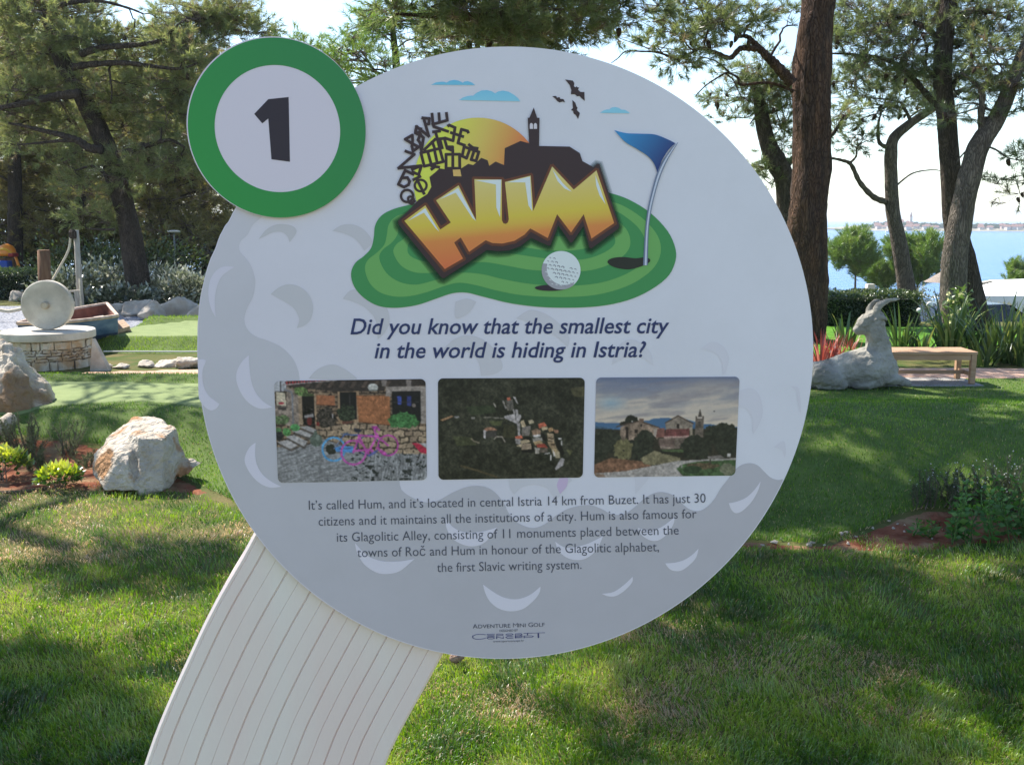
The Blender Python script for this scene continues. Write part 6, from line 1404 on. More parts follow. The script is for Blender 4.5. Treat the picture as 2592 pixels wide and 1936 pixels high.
# ------------------------------------------------------------------ the olive mill
mx, my = at(D((107, 750)), 10.5)[0], 10.5
mz = float(h(mx, my))
mill = thing('olive_mill', (mx, my, mz), 'round stone mill with an upright wheel on a dry-stone drum', 'mill')
M_wall = bpy.data.materials.new('dry_stone'); M_wall.use_nodes = True
M_wall = pm('dry_stone', (0.46, 0.38, 0.28), (0.62, 0.56, 0.47), scale=4, rough=.92, bump=.6, bscale=30, spec=.12, c3=(.46, .30, .17), s3=4.5)
M_joint = pm('wall_joint', (0.16, 0.125, 0.09), (0.28, 0.22, 0.16), scale=20, rough=1)
g = np.random.default_rng(3); m = MB(); zt = 0.0; Rr = .425; HH = at(C2((400, 1200)), 10.06)[2] - mz
m.lathe((mx, my, mz - .05), [(Rr - .022, 0), (Rr - .022, HH + .06)], 40, 1)
rows = []; zt = -.02
while zt < HH - .005:
    hh = min(g.choice([.03, .045, .06, .1, .11]), HH - zt); hh = HH - zt if HH - zt - hh < .025 else hh
    a = g.uniform(0, 1); aend = a + 2 * math.pi
    while a < aend - .02:
        w_ = min(g.uniform(.12, .40) * (.8 + 5 * hh), aend - a); w_ = aend - a if aend - a - w_ < .1 else w_
        gap = .005; a0, a1 = a + gap / Rr / 1.2, a + w_ - gap / Rr / 1.2; z0, z1 = zt + .001 + g.uniform(0, .003), zt + hh - .001 - g.uniform(0, .004); k = 5; ro = Rr + g.uniform(-.008, .010)
        v = []; jt = lambda: g.normal() * .0045
        for j in range(k):
            t = a0 + (a1 - a0) * j / (k - 1); e = .012 if j in (0, k - 1) else 0
            for zz, rr_ in ((z0, ro - .014), (z0 + .009, ro - e), (z1 - .009, ro - e), (z1, ro - .014)):
                rr2 = rr_ + jt(); v.append((mx + rr2 * math.cos(t), my + rr2 * math.sin(t), mz + zz + jt()))
        f = [(j * 4 + q, (j + 1) * 4 + q, (j + 1) * 4 + q + 1, j * 4 + q + 1) for j in range(k - 1) for q in range(3)] + [(0, 1, 2, 3), ((k - 1) * 4 + 3, (k - 1) * 4 + 2, (k - 1) * 4 + 1, (k - 1) * 4)]
        m.add(v, f, 0); a += w_
    zt += hh
m.build('stone_drum', [M_wall, M_joint], mill)
st = at(C2((420, 1125)), 10.04)[2]
M_conc = pm('cast_stone', (0.50, 0.445, 0.37), (0.60, 0.545, 0.46), scale=9, rough=.88, bump=.3, bscale=70, spec=.15, c3=(.40, .36, .30), s3=3)
m = MB(); s0 = mz + HH + .002; m.lathe((mx, my, s0), [(.45, 0), (.468, .008), (.47, .02), (.47, st - s0 - .014), (.464, st - s0 - .004), (.45, st - s0)], 64); m.build('top_slab', M_conc, mill)
wc = at(C2((420, 912)), 10.5); wr = .262; wc[2] = st + wr + .0015
ax = np.array([.10, -1, .03]); ax /= np.linalg.norm(ax)
m = MB(); m.lathe(wc - ax * .05, [(wr - .012, 0), (wr, .012), (wr, .088), (wr - .012, .1)], 64, 0, ax); whl = m.build('mill_wheel', M_conc, mill)
m = MB(); m.lathe(wc + ax * .049, [(.040, 0), (.038, .06), (.030, .07)], 14, 0, ax); m.build('axle', pm('axle_wood', (.38, .32, .24), (.5, .43, .33), scale=20, rough=.8), whl)
m = MB(); p0 = gnd(C2((800, 1445))); m.add([p0 + np.array(q) for q in ((-.02, 0, 0), (.17, 0.02, -.01), (.02, .02, .34), (-.02, .10, 0), (.16, .12, 0), (.01, .12, .33))], [(0, 1, 2), (3, 5, 4), (0, 2, 5, 3), (1, 4, 5, 2), (0, 3, 4, 1)])
tag(m.build('stone_wedge', M_stone_pale), 'pale triangular stone leaning on the right side of the mill drum', 'rock')

# ------------------------------------------------------------------ rowing boat
M_boat = pm('blue_hull_paint', (0.05, 0.10, 0.19), (0.14, 0.20, 0.28), scale=5, rough=.55, stretch=(1, 1, 3)); M_boat2 = pm('navy_hull_paint', (0.02, 0.035, 0.09), (0.03, 0.05, 0.12), scale=6, rough=.45)
M_boatin = pm('red_brown_paint', (0.15, 0.05, 0.03), (0.24, 0.09, 0.055), scale=8, rough=.7); M_boatw = pm('weathered_gunwale', (0.42, 0.30, 0.22), (0.6, 0.46, 0.36), scale=14, rough=.8)
sA = at(D((254, 684)), 12.0); sB_ = at(D((231.5, 658)), 13.1); bowp = np.array([-5.55, 11.05, .44])
cS = (sA + sB_) / 2; axis = bowp - cS; Lb = np.linalg.norm(axis); axis /= Lb; acr = (sA - sB_); wB = np.linalg.norm(acr); acr /= wB
boat = thing('rowing_boat', (cS[0], cS[1], float(h(cS[0], cS[1]))), 'old blue wooden rowing boat with a red-brown inside beside the mill', 'boat')
st_ = []
zg = float(h(cS[0], cS[1])) + .02
for t in np.linspace(0, 1, 9):
    hw = wB / 2 * (1 - t ** 2.6) * (1 + .25 * t * (1 - t)) + .015; c_ = cS + axis * Lb * t; zr_ = c_[2] + .04 * t
    prof = []
    for u, dz in ((-1, 0), (-.96, -.10), (-.86, -.2), (-.6, -.31), (0, -.36 + .14 * t ** 3), (.6, -.31), (.86, -.2), (.96, -.10), (1, 0)):
        pp = c_ + acr * hw * u; zc = c_[2] + (sA[2] - sB_[2]) / 2 * u * (1 - t); pp[2] = max(zg, zc + dz * (zr_ - zg) / .36 * .98 if False else zc + dz); prof.append(pp)
    st_.append(prof)
mo = MB(); V = np.array(st_).reshape(-1, 3); F = [(i * 9 + j, i * 9 + j + 1, (i + 1) * 9 + j + 1, (i + 1) * 9 + j) for i in range(8) for j in range(8)]
fm = [1 if 2 <= j <= 5 else 0 for i in range(8) for j in range(8)]
hl = mesh_obj('hull', V, F + [tuple(range(8, -1, -1))], [M_boat, M_boat2], boat, True, fm + [0])
ctr = V.mean(0); Vi = []
for i, prof in enumerate(st_):
    c_ = cS + axis * Lb * np.linspace(0, 1, 9)[i]
    for j, pp in enumerate(prof):
        q = c_ + (pp - c_) * .94 + axis * (.02 if i == 0 else 0); q[2] = pp[2] + (.03 if 0 < j < 8 else 0.002); Vi.append(q)
mesh_obj('inside_planking', Vi, [f[::-1] for f in F] + [tuple(range(9))], M_boatin, boat, True)
m = MB()
for s_ in (0, 8): m.tube(catmull([np.array(p[s_]) + np.array([0, 0, .012]) for p in st_], 4), .022, 6)
m.tube([np.array(st_[0][0]) + np.array([0, 0, .012]), np.array(st_[0][8]) + np.array([0, 0, .012])], .022, 6); m.build('gunwale', M_boatw, boat)
for t, zo in ((.22, -.09), (.55, -.08)):
    i = int(t * 8); a_ = np.array(st_[i][1]) * .97 + np.array(st_[i][7]) * .03; b_ = np.array(st_[i][7]) * .97 + np.array(st_[i][1]) * .03; a_[2] = b_[2] = (a_[2] + b_[2]) / 2 + zo + .07
    m = MB(); d_ = axis * .09; zz = np.array([0, 0, .025]); m.add([a_ - d_, a_ + d_, b_ + d_, b_ - d_, a_ - d_ + zz, a_ + d_ + zz, b_ + d_ + zz, b_ - d_ + zz], [(0, 3, 2, 1), (4, 5, 6, 7), (0, 1, 5, 4), (1, 2, 6, 5), (2, 3, 7, 6), (3, 0, 4, 7)]); m.build('thwart', pm('pale_plank', (.55, .42, .33), (.68, .56, .46), scale=12, rough=.8), boat)
# timber landing by the stern
M_wood = pm('weathered_wood', (0.26, 0.17, 0.11), (0.40, 0.29, 0.20), scale=10, rough=.85, bump=.3, bscale=60, stretch=(1, 6, 6))
ldg = [at(C2(p), y) for p, y in (((925, 1115), 11.9), ((1132, 1052), 12.4), ((1075, 992), 13.1), ((880, 1040), 12.7))]
zl = np.mean([p[2] for p in ldg]); m = MB()
lt = thing('wooden_landing', (ldg[0][0], ldg[0][1], float(h(ldg[0][0], ldg[0][1]))), 'small tilted timber landing stage between the boat and the raised green', 'platform')
for j in range(4):
    m = MB(); t0, t1 = j / 4 + .01, (j + 1) / 4 - .01; a_ = ldg[0] + (ldg[3] - ldg[0]) * t0; b_ = ldg[1] + (ldg[2] - ldg[1]) * t0; c_ = ldg[1] + (ldg[2] - ldg[1]) * t1; d_ = ldg[0] + (ldg[3] - ldg[0]) * t1; zz = np.array([0, 0, -.05])
    m.add([a_ + zz, b_ + zz, c_ + zz, d_ + zz, a_, b_, c_, d_], [(0, 3, 2, 1), (4, 5, 6, 7), (0, 1, 5, 4), (1, 2, 6, 5), (2, 3, 7, 6), (3, 0, 4, 7)]); m.build('plank', M_wood, lt)
for p in ldg[:3]:
    m = MB(); m.tube([p + np.array([-.05, .05, -.05]), np.array([p[0] - .05, p[1] + .05, float(h(p[0], p[1])) - .05])], .04, 8); m.build('leg', M_wood, lt)
# string along the foot of the raised green
M_rope = pm('pale_rope', (0.50, 0.42, 0.30), (0.64, 0.56, 0.42), scale=40, rough=.9)
q = catmull([at(C2(p), 11.42 - .0000 * i) for i, p in enumerate(((900, 1240), (1000, 1248), (1200, 1258), (1400, 1264), (1720, 1275), (2400, 1290)))], 6)
for p in q: p[2] = float(h(p[0], p[1])) + .03
m = MB(); m.tube(q, .010, 6); tag(m.build('edge_rope', pm('white_cord', (.7, .68, .62), rough=.8)), 'thin white cord along the foot of the raised green', 'rope')
# post, mast, ropes
M_post2 = pm('brown_post_wood', (0.13, 0.065, 0.035), (0.20, 0.11, 0.06), scale=9, rough=.9, bump=.4, bscale=50, stretch=(4, 4, .6))
b_ = at(C2((392, 900)), 15.2); b_[2] = float(h(b_[0], b_[1])); tp = at(C2((380, 395)), 15.2)
m = MB(); m.tube([b_ - np.array([0, 0, .1]), b_ * .5 + tp * .5, tp], [.098, .094, .09], 16); m.lathe(tp, [(.09, 0), (.09, .004), (.075, .012)], 16); tag(m.build('wooden_post', M_post2, None, True), 'thick brown wooden post behind the mill wheel', 'post')
b_ = at(C2((705, 905)), 15.6); b_[2] = float(h(b_[0], b_[1])); tp2 = at(C2((662, 215)), 15.6)
mast = thing('rope_mast', b_, 'tall pale wooden mast with a sagging rope near the boat', 'mast')
M_pale_w = pm('bleached_wood', (0.32, 0.28, 0.23), (0.44, 0.40, 0.34), scale=12, rough=.9, stretch=(4, 4, .6)); 
m = MB(); m.tube([b_ - np.array([0, 0, .1]), (b_ + tp2) / 2, tp2], [.052, .046, .040], 10); m.build('mast_pole', M_pale_w, mast, True)
m = MB(); m.lathe(tp2 - np.array([.03, 0.06, .13]), [(.05, 0), (.06, .03), (.06, .1), (.03, .14)], 10); m.build('mast_cleat', M_bark_dark, mast)
q = catmull([tp2 + np.array([-.05, -.08, -.02]), at(C2((600, 380)), 15.5), at(C2((520, 540)), 15.4), at(C2((440, 680)), 15.2)], 8); m = MB(); m.tube(q, .018, 8); m.build('rope', M_rope, mast, True)
m = MB(); m.tube([at(C2((692, 640)), 15.45), at(C2((700, 800)), 15.45), at(C2((706, 875)), 15.45)], [.010, .010, .02], 6); m.build('rope', M_rope, mast, True)
for (p0, p1) in (((430, 765), (700, 742)), ((430, 875), (700, 846))): m = MB(); m.tube([at(C2(p0), 15.5), at(C2(p1), 15.5)], .018, 8); m.build('rail', M_pale_w, mast)
m = MB(); bq = at(C2((678, 910)), 15.5); m.box(((bq + at(C2((678, 740)), 15.5)) / 2), (.07, .07, at(C2((678, 740)), 15.5)[2] - bq[2])); m.build('rail_post', M_pale_w, mast)
q = catmull([at(C2(p), 15.0) for p in ((-90, 900), (0, 912), (70, 922), (140, 912), (210, 893), (330, 840))], 6); m = MB(); m.tube(q, .026, 8); tag(m.build('rope', M_rope, None, True), 'loose thick rope hanging at the left edge beside the mill wheel', 'rope')

# lamp post
b_ = at(C2((1530, 640)), 24); b_[2] = float(h(b_[0], b_[1])); tp = at(C2((1515, 232)), 24)
lamp = thing('street_lamp', b_, 'slim grey lamp post with a flat head left of the sign', 'lamp'); M_grey = pm('galvanised_steel', (.22, .23, .24), (.3, .31, .32), scale=8, rough=.5, metal=.4)
m = MB(); m.tube([b_ - np.array([0, 0, .1]), tp], [.026, .020], 10); m.build('pole', M_grey, lamp, True); m = MB(); m.lathe(tp, [(.03, -.03), (.145, .0), (.15, .025), (.10, .04), (.02, .045)], 20); m.build('lamp_head', pm('lamp_white', (.6, .58, .54), rough=.5), lamp)
# playground slide hood
Y_ = 24.5; pg = at(C2((60, 600)), Y_); pg[2] = float(h(pg[0], pg[1])); slide = thing('playground_tower', pg, 'playground tower with a bright orange hood at the far left', 'playground')
M_or = pm('orange_plastic', (.75, .22, .015), (.80, .27, .02), scale=4, rough=.35, spec=.5)
c_ = at(C2((62, 440)), Y_); R_ = px2m(75 * 620 / 2134, Y_); m = MB(); m.lathe(c_, [(R_, 0), (R_ * 1.02, R_ * .3), (R_ * .92, R_ * .8), (R_ * .68, R_ * 1.15), (R_ * .3, R_ * 1.34), (.02, R_ * 1.38)], 20); ho = m.build('hood', M_or, slide, True)
m = MB(); m.tube(catmull([c_ + np.array([-R_ * .8, -R_ * .5, R_ * .3]), c_ + np.array([-R_ * .3, -R_ * .85, R_ * .75]), c_ + np.array([R_ * .3, -R_ * .85, R_ * .75]), c_ + np.array([R_ * .8, -R_ * .5, R_ * .3])], 6), .03, 6); m.build('rib', pm('yellow_plastic', (.8, .45, .05), rough=.4), ho)
m = MB(); m.box(at(C2((116, 432)), Y_ - .2), (R_ * .6, .3, R_ * .45)); m.build('panel', pm('dark_red_plastic', (.28, .02, .02), rough=.4), slide, bevel=.03)
for x_ in (40, 100): b1 = at(C2((x_, 460)), Y_); m = MB(); m.box((b1[0], b1[1], (b1[2] + pg[2]) / 2), (.2, .2, b1[2] - pg[2])); m.build('leg', M_post2, slide)
m = MB(); a_ = at(C2((135, 450)), Y_ - .1); b1 = at(C2((150, 600)), Y_ - .3); m.tube(catmull([a_, a_ * .5 + b1 * .5 + np.array([.05, 0, 0]), b1 + np.array([.1, 0, -.2])], 5), .035, 10); m.build('slide_rail', M_or, slide, True)
m = MB(); m.box(at(C2((15, 570)), Y_ - .2), (.45, .3, .5)); m.build('panel', pm('blue_plastic', (.02, .07, .35), rough=.4), slide, bevel=.03)
# low grey building beyond the shrubs
a_ = at(C2((1640, 660)), 25); z0 = float(h(a_[0], a_[1])); hb = thing('low_building', (a_[0], a_[1], z0), 'low building with a grey roof glimpsed beyond the pale shrubs', 'building')
m = MB(); m.box((a_[0] + .4, 26, (z0 + a_[2]) / 2 - .1), (3.4, 2.6, a_[2] - z0 - .2)); m.build('wall', M_fw if 'M_fw' in globals() else M_conc, hb)
m = MB(); zz = at(C2((1640, 690)), 24.6)[2]; zt = at(C2((1640, 622)), 26)[2]; m.add([(a_[0] - 1.4, 24.5, zz), (a_[0] + 2.2, 24.5, zz), (a_[0] + 2.2, 27.6, zz), (a_[0] - 1.4, 27.6, zz), (a_[0] - 1.1, 26, zt), (a_[0] + 1.9, 26, zt)], [(0, 1, 5, 4), (1, 2, 5), (2, 3, 4, 5), (3, 0, 4), (0, 3, 2, 1)]); m.build('roof', pm('grey_roof', (.30, .31, .33), rough=.7), hb)
m = MB(); p_ = at(C2((1745, 620)), 25.6); m.box(p_, (1.0, .12, .12)); m.build('gutter', pm('black_gutter', (.015, .015, .018), rough=.5), hb)

# ------------------------------------------------------------------ leaves and plants
def leaf_quads(P, Dv, L, W, g, fold=.25):
    """pointed leaves: base P, direction Dv; six vertices each"""
    n = len(P); Dv = unit(Dv); s = unit(np.cross(Dv, unit(g.standard_normal((n, 3))))); nn = np.cross(s, Dv)
    L = np.broadcast_to(L, (n,))[:, None]; W = np.broadcast_to(W, (n,))[:, None]
    V = np.stack([P, P + Dv * L * .4 + s * W * .5 + nn * W * fold, P + Dv * L * .45, P + Dv * L * .4 - s * W * .5 + nn * W * fold, P + Dv * L - nn * L * .08], 1)
    I = np.arange(n)[:, None] * 5
    F = np.concatenate([I + np.array([[0, 2, 1]]), I + np.array([[0, 3, 2]]), I + np.array([[1, 2, 4]]), I + np.array([[2, 3, 4]])], 1).reshape(-1, 3)
    return V.reshape(-1, 3), F
class LB:
    def __init__(s): s.V = []; s.F = []; s.T = []; s.M = []; s.n = 0
    def add(s, v, f, t, m=0):
        s.V.append(v); s.F.append(f + s.n); s.T.append(np.broadcast_to(t, (len(v),))); s.M.append(np.full(len(f), m)); s.n += len(v)
    def build(s, name, mats, parent=None): return mesh_obj(name, np.concatenate(s.V), np.concatenate(s.F), mats, parent, fm=np.concatenate(s.M), attrs={'tint': np.concatenate(s.T)})
G4 = [(0.0, (0.018, 0.035, 0.010)), (0.4, (0.045, 0.085, 0.02)), (0.75, (0.10, 0.16, 0.035)), (1.0, (0.24, 0.30, 0.07))]
M_hedge = leaf_mat('hedge_leaves', [(0.0, (0.018, 0.032, 0.012)), (0.5, (0.045, 0.075, 0.022)), (1.0, (0.14, 0.18, 0.05))], transl=.3, gloss=.06, rough=.35)
M_silver = leaf_mat('silver_leaves', [(0.0, (0.045, 0.06, 0.03)), (0.5, (0.12, 0.14, 0.075)), (0.8, (0.27, 0.29, 0.19)), (1.0, (0.55, 0.55, 0.44))], transl=.3, gloss=.12, rough=.3)
M_strap = leaf_mat('strap_leaves', [(0.0, (0.03, 0.055, 0.02)), (0.4, (0.065, 0.11, 0.035)), (0.75, (0.14, 0.20, 0.05)), (1.0, (0.30, 0.30, 0.10))], transl=.35, gloss=.06, rough=.35)
M_red = leaf_mat('red_strap_leaves', [(0.0, (0.07, 0.018, 0.018)), (0.5, (0.21, 0.05, 0.042)), (1.0, (0.42, 0.17, 0.13))], transl=.4, gloss=.05)
M_euon = leaf_mat('variegated_leaves', [(0.0, (0.03, 0.07, 0.015)), (0.45, (0.07, 0.15, 0.03)), (0.6, (0.38, 0.46, 0.06)), (1.0, (0.62, 0.62, 0.12))], transl=.35, gloss=.08, rough=.3)
M_herb = leaf_mat('herb_leaves', [(0.0, (0.02, 0.06, 0.012)), (0.5, (0.06, 0.16, 0.03)), (1.0, (0.15, 0.26, 0.06))], transl=.4, gloss=.03)
M_rosm = leaf_mat('grey_green_needles', [(0.0, (0.045, 0.06, 0.032)), (0.5, (0.12, 0.145, 0.08)), (0.9, (0.22, 0.24, 0.15)), (1.0, (0.5, 0.5, 0.5))], transl=.3)
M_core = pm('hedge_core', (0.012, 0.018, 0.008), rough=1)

def hedge(name, label, x0, x1, y0, y1, z0, z1, n, seed, L=.035):
    g = np.random.default_rng(seed); t = thing(name, ((x0 + x1) / 2, (y0 + y1) / 2, z0), label, 'hedge')
    u = g.random((n, 3)); k = g.integers(0, 5, n); dep = g.random(n) ** 2 * .10
    P = np.column_stack([x0 + (x1 - x0) * u[:, 0], y0 + (y1 - y0) * u[:, 1], z0 + (z1 - z0) * u[:, 2]])
    P[k <= 1, 1] = y0 + dep[k <= 1]; P[k == 2, 2] = z1 - dep[k == 2]; P[k == 3, 0] = np.where(u[k == 3, 1] > .5, x0 + dep[k == 3], x1 - dep[k == 3]); P[k == 4, 2] = z1 - dep[k == 4]
    P += 0.03 * np.column_stack([vnoise(P[:, 0] * 6, P[:, 2] * 6, 1), vnoise(P[:, 0] * 6, P[:, 2] * 6, 2), vnoise(P[:, 0] * 5, P[:, 1] * 5, 3)]) * 2
    out = np.zeros((n, 3)); out[k <= 1, 1] = -1; out[(k == 2) | (k == 4), 2] = 1; out[k == 3, 0] = np.sign(P[k == 3, 0] - (x0 + x1) / 2)
    v, f = leaf_quads(P, out * .6 + g.standard_normal((n, 3)) * .7 + np.array([0, 0, .3]), L * (0.7 + .6 * g.random(n)), L * .6, g)
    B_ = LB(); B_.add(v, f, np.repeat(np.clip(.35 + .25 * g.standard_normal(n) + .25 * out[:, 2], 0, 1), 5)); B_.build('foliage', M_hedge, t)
    m = MB(); m.box(((x0 + x1) / 2, (y0 + y1) / 2, (z0 + z1) / 2 - .02), (x1 - x0 - .14, y1 - y0 - .14, z1 - z0 - .08)); m.build('dark_core', M_core, t)  # solid near-black box: the shade between the leaves is put into its colour
zt = at(D((1900, 640)), 14.8)[2]
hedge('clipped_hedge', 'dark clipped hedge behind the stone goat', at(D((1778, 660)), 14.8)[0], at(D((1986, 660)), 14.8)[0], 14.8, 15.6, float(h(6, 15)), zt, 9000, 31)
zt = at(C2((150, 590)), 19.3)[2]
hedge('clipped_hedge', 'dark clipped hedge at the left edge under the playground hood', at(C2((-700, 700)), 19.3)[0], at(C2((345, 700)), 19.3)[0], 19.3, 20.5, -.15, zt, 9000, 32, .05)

def leafy_shrub(name, label, c, rad, n, seed, mat, L, W, group=None, cat='shrub', tint=(.5, .2), up=.4, stems=7, tuft_=.17):
    g = np.random.default_rng(seed); c = np.asarray(c, float); rad = np.asarray(rad, float)
    t = thing(name, (c[0], c[1], float(h(c[0], c[1]))), label, cat, group)
    nc = max(6, n // 40); cc = unit(g.standard_normal((nc, 3))) * (g.random((nc, 1)) ** .4) * rad * .85
    ci = g.integers(0, nc, n); P = cc[ci] + g.standard_normal((n, 3)) * rad * tuft_
    P[:, 2] = np.maximum(P[:, 2], -rad[2] * .98)
    dv = unit(P / rad) + np.array([0, 0, up]) + .6 * g.standard_normal((n, 3))
    v, f = leaf_quads(P + c, dv, L * (.6 + .8 * g.random(n)), W, g)
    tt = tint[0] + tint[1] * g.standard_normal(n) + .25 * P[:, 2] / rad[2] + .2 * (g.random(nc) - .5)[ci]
    B_ = LB(); B_.add(v, f, np.repeat(np.clip(tt, 0, 1), 5)); B_.build('foliage', mat, t)
    m = MB(); zb_ = float(h(c[0], c[1])) - .02
    for i in range(stems):
        e = c + cc[i % nc] * .9; b_ = np.array([c[0] + g.normal() * rad[0] * .12, c[1] + g.normal() * rad[1] * .12, zb_]); m.tube(wobble(b_, e, 5, .05 * rad.mean(), g), np.linspace(.02 * rad.mean() + .002, .004, 5), 5)
    m.build('stems', M_twig, t); return t
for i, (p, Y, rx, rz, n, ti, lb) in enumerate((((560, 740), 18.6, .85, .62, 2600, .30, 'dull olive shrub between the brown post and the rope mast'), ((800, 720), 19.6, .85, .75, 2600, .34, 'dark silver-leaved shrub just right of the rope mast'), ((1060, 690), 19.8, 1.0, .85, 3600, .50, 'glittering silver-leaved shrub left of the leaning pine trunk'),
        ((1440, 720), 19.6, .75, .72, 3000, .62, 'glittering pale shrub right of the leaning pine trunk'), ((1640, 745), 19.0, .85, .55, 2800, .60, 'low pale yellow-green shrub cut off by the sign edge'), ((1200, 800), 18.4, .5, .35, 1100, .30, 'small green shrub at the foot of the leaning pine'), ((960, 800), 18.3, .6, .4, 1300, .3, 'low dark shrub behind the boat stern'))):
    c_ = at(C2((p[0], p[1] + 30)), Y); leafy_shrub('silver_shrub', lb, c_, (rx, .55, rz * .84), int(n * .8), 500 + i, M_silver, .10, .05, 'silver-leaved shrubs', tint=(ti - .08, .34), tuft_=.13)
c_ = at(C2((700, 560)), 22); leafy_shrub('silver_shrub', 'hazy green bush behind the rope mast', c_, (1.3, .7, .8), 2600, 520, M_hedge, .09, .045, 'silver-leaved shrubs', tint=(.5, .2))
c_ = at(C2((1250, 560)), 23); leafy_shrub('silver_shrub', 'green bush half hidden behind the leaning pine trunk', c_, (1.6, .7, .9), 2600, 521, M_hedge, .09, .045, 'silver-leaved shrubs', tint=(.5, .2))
# under-storey at the back of the left grove
M_under = leaf_mat('undergrowth_leaves', [(0.0, (0.035, 0.042, 0.02)), (0.5, (0.075, 0.085, 0.035)), (1.0, (0.14, 0.14, 0.06))], transl=.35)
for i, (px, py, Y, rx, rz, lb) in enumerate(((30, 540, 30, 2.0, 1.3, 'dark undergrowth behind the playground hood'), (240, 530, 34, 2.2, 1.3, 'brown-green undergrowth seen right of the rope mast'), (430, 540, 30, 1.6, 1.1, 'undergrowth beside the lamp post'), (330, 500, 36, 2.4, 1.6, 'tall far undergrowth between trunk and lamp post'), (130, 500, 36, 2.4, 1.6, 'tall far undergrowth between playground and mast'))):
    c_ = at(D((px, py)), Y); leafy_shrub('undergrowth', lb, c_, (rx, 1.0, rz), 3000, 530 + i, M_under, .16, .07, 'undergrowth in the grove', tint=(.45, .22))

def straps(name, label, p, n, Lr, W, seed, mat, group=None, lean=(.1, .8), cat='plant', tint=(.45, .2), spread=.06):
    g = np.random.default_rng(seed); p = np.asarray(p, float); V = []; F = []; T = []; n0 = 0; K = 7
    for i in range(n):
        a = g.uniform(0, 2 * math.pi); L = g.uniform(*Lr); ln = g.uniform(*lean); d = np.array([math.cos(a), math.sin(a), 0]); b_ = p + d * g.uniform(0, spread) ; b_[2] = p[2] - .01
        s_ = np.array([-math.sin(a), math.cos(a), 0]) * W * g.uniform(.7, 1.2); s_ = s_ * math.cos(.5) + d * W * .3 * g.normal(); pos = b_.copy(); th = ln * .35; tw = g.uniform(.8, 2.0); kink = g.random() < .18; kk = g.integers(3, 6)
        tc = np.clip(tint[0] + tint[1] * g.standard_normal(), 0, 1)
        for k in range(K):
            t = k / (K - 1); w_ = (1 - t ** 2.2) * .5 + .02
            V += [pos - s_ * w_, pos + s_ * w_]; T += [tc, tc]
            th += ln * tw / K * (0.4 + t) + (0.9 if kink and k == kk else 0); th = min(th, 2.7); pos = pos + (d * math.sin(th) + np.array([0, 0, math.cos(th)])) * L / (K - 1)
        F += [(n0 + 2 * k, n0 + 2 * k + 1, n0 + 2 * k + 3, n0 + 2 * k + 2) for k in range(K - 1)]; n0 += 2 * K
    return tag(mesh_obj(name, np.array(V), np.array(F), mat, None, attrs={'tint': np.array(T)}), label, cat, group)
def gp(cr, p): return gnd(cr(p))
GRP = 'strap-leaved plants behind the bench'
for i, (p, n, Lr, W, ln, ti, lb) in enumerate((((480, 1230), 20, (.35, .75), .035, (.05, .6), .62, 'bright green strap-leaved clump left of the goat head'), ((960, 1290), 30, (.4, .95), .034, (.1, .9), .45, 'strap-leaved clump just right of the goat neck'), ((1130, 1300), 24, (.3, .7), .032, (.2, 1.0), .5, 'low strap-leaved clump behind the left half of the bench'), ((1370, 1310), 46, (.6, 1.25), .036, (.05, .75), .5, 'tall dense strap-leaved clump behind the bench in front of the light trunk'),
        ((1560, 1330), 34, (.5, 1.1), .034, (.1, .9), .3, 'dark strap-leaved clump behind the right end of the bench'), ((1720, 1370), 44, (.6, 1.3), .034, (.1, .9), .35, 'big dark strap-leaved clump right of the bench'), ((1860, 1380), 40, (.6, 1.3), .034, (.1, .85), .35, 'strap-leaved clump near the right edge in front of the tent'), ((1960, 1400), 34, (.5, 1.2), .034, (.1, .9), .3, 'strap-leaved clump cut off by the right picture edge'), ((1640, 1400), 26, (.3, .6), .03, (.2, 1.1), .25, 'small dark strap-leaved tuft beside the path'))):
    b_ = gp(C6, p); k = b_[1] / 10.0; straps('strap_plant', lb, b_, int(n * 1.1), (Lr[0] * k * .62, Lr[1] * k * .62), W * k, 600 + i, M_strap, GRP, (ln[0] + .1, ln[1] + .25), tint=(ti + .16, .26), spread=.16)
for i, (p, lb) in enumerate((((290, 1400), 'red spiky plant against the sign edge behind the goat'), ((390, 1390), 'red spiky plant right behind the goat back'), ((520, 1280), 'small orange-red tuft behind the goat shoulder'))):
    b_ = gp(C6, p); straps('red_spiky_plant', lb, b_, 46 if i < 2 else 20, (.2, .42) if i < 2 else (.12, .26), .022, 620 + i, M_red, 'red spiky plants', (.2, 1.0), tint=(.5 if i < 2 else .8, .25), spread=.12)
# flowering mullein in front of the light trunk
b_ = gp(C8, (820, 1500)); fl_t = thing('flower_spike', b_, 'tall stalk of pale yellow flowers in front of the light trunk', 'plant'); g = np.random.default_rng(9)
tp_ = at(C8((890, 690)), b_[1]); stem = wobble(b_, tp_, 8, .03, g); m = MB(); m.tube(stem, np.linspace(.016, .006, 8), 6); m.build('stem', M_herb if False else pm('green_stem', (.10, .15, .05)), fl_t)
n = 260; t = g.random(n); P = np.array([stem[min(7, int(v * 8))] for v in t]) + g.standard_normal((n, 3)) * np.array([.07, .07, .06]); B_ = LB(); v, f = leaf_quads(P, g.standard_normal((n, 3)) + np.array([0, -.2, .3]), .09, .05, g); B_.add(v, f, .55 + .0 * v[:, 0]); B_.build('leaves', M_strap, fl_t)
P = np.array([stem[min(7, int(v * 8))] for v in .35 + .65 * g.random(16)]) + g.standard_normal((16, 3)) * np.array([.05, .04, .04]) + np.array([-.03, -.06, 0])
M_petal = leaf_mat('cream_petals', [(0, (.6, .58, .25)), (1, (.78, .74, .42))], transl=.3)
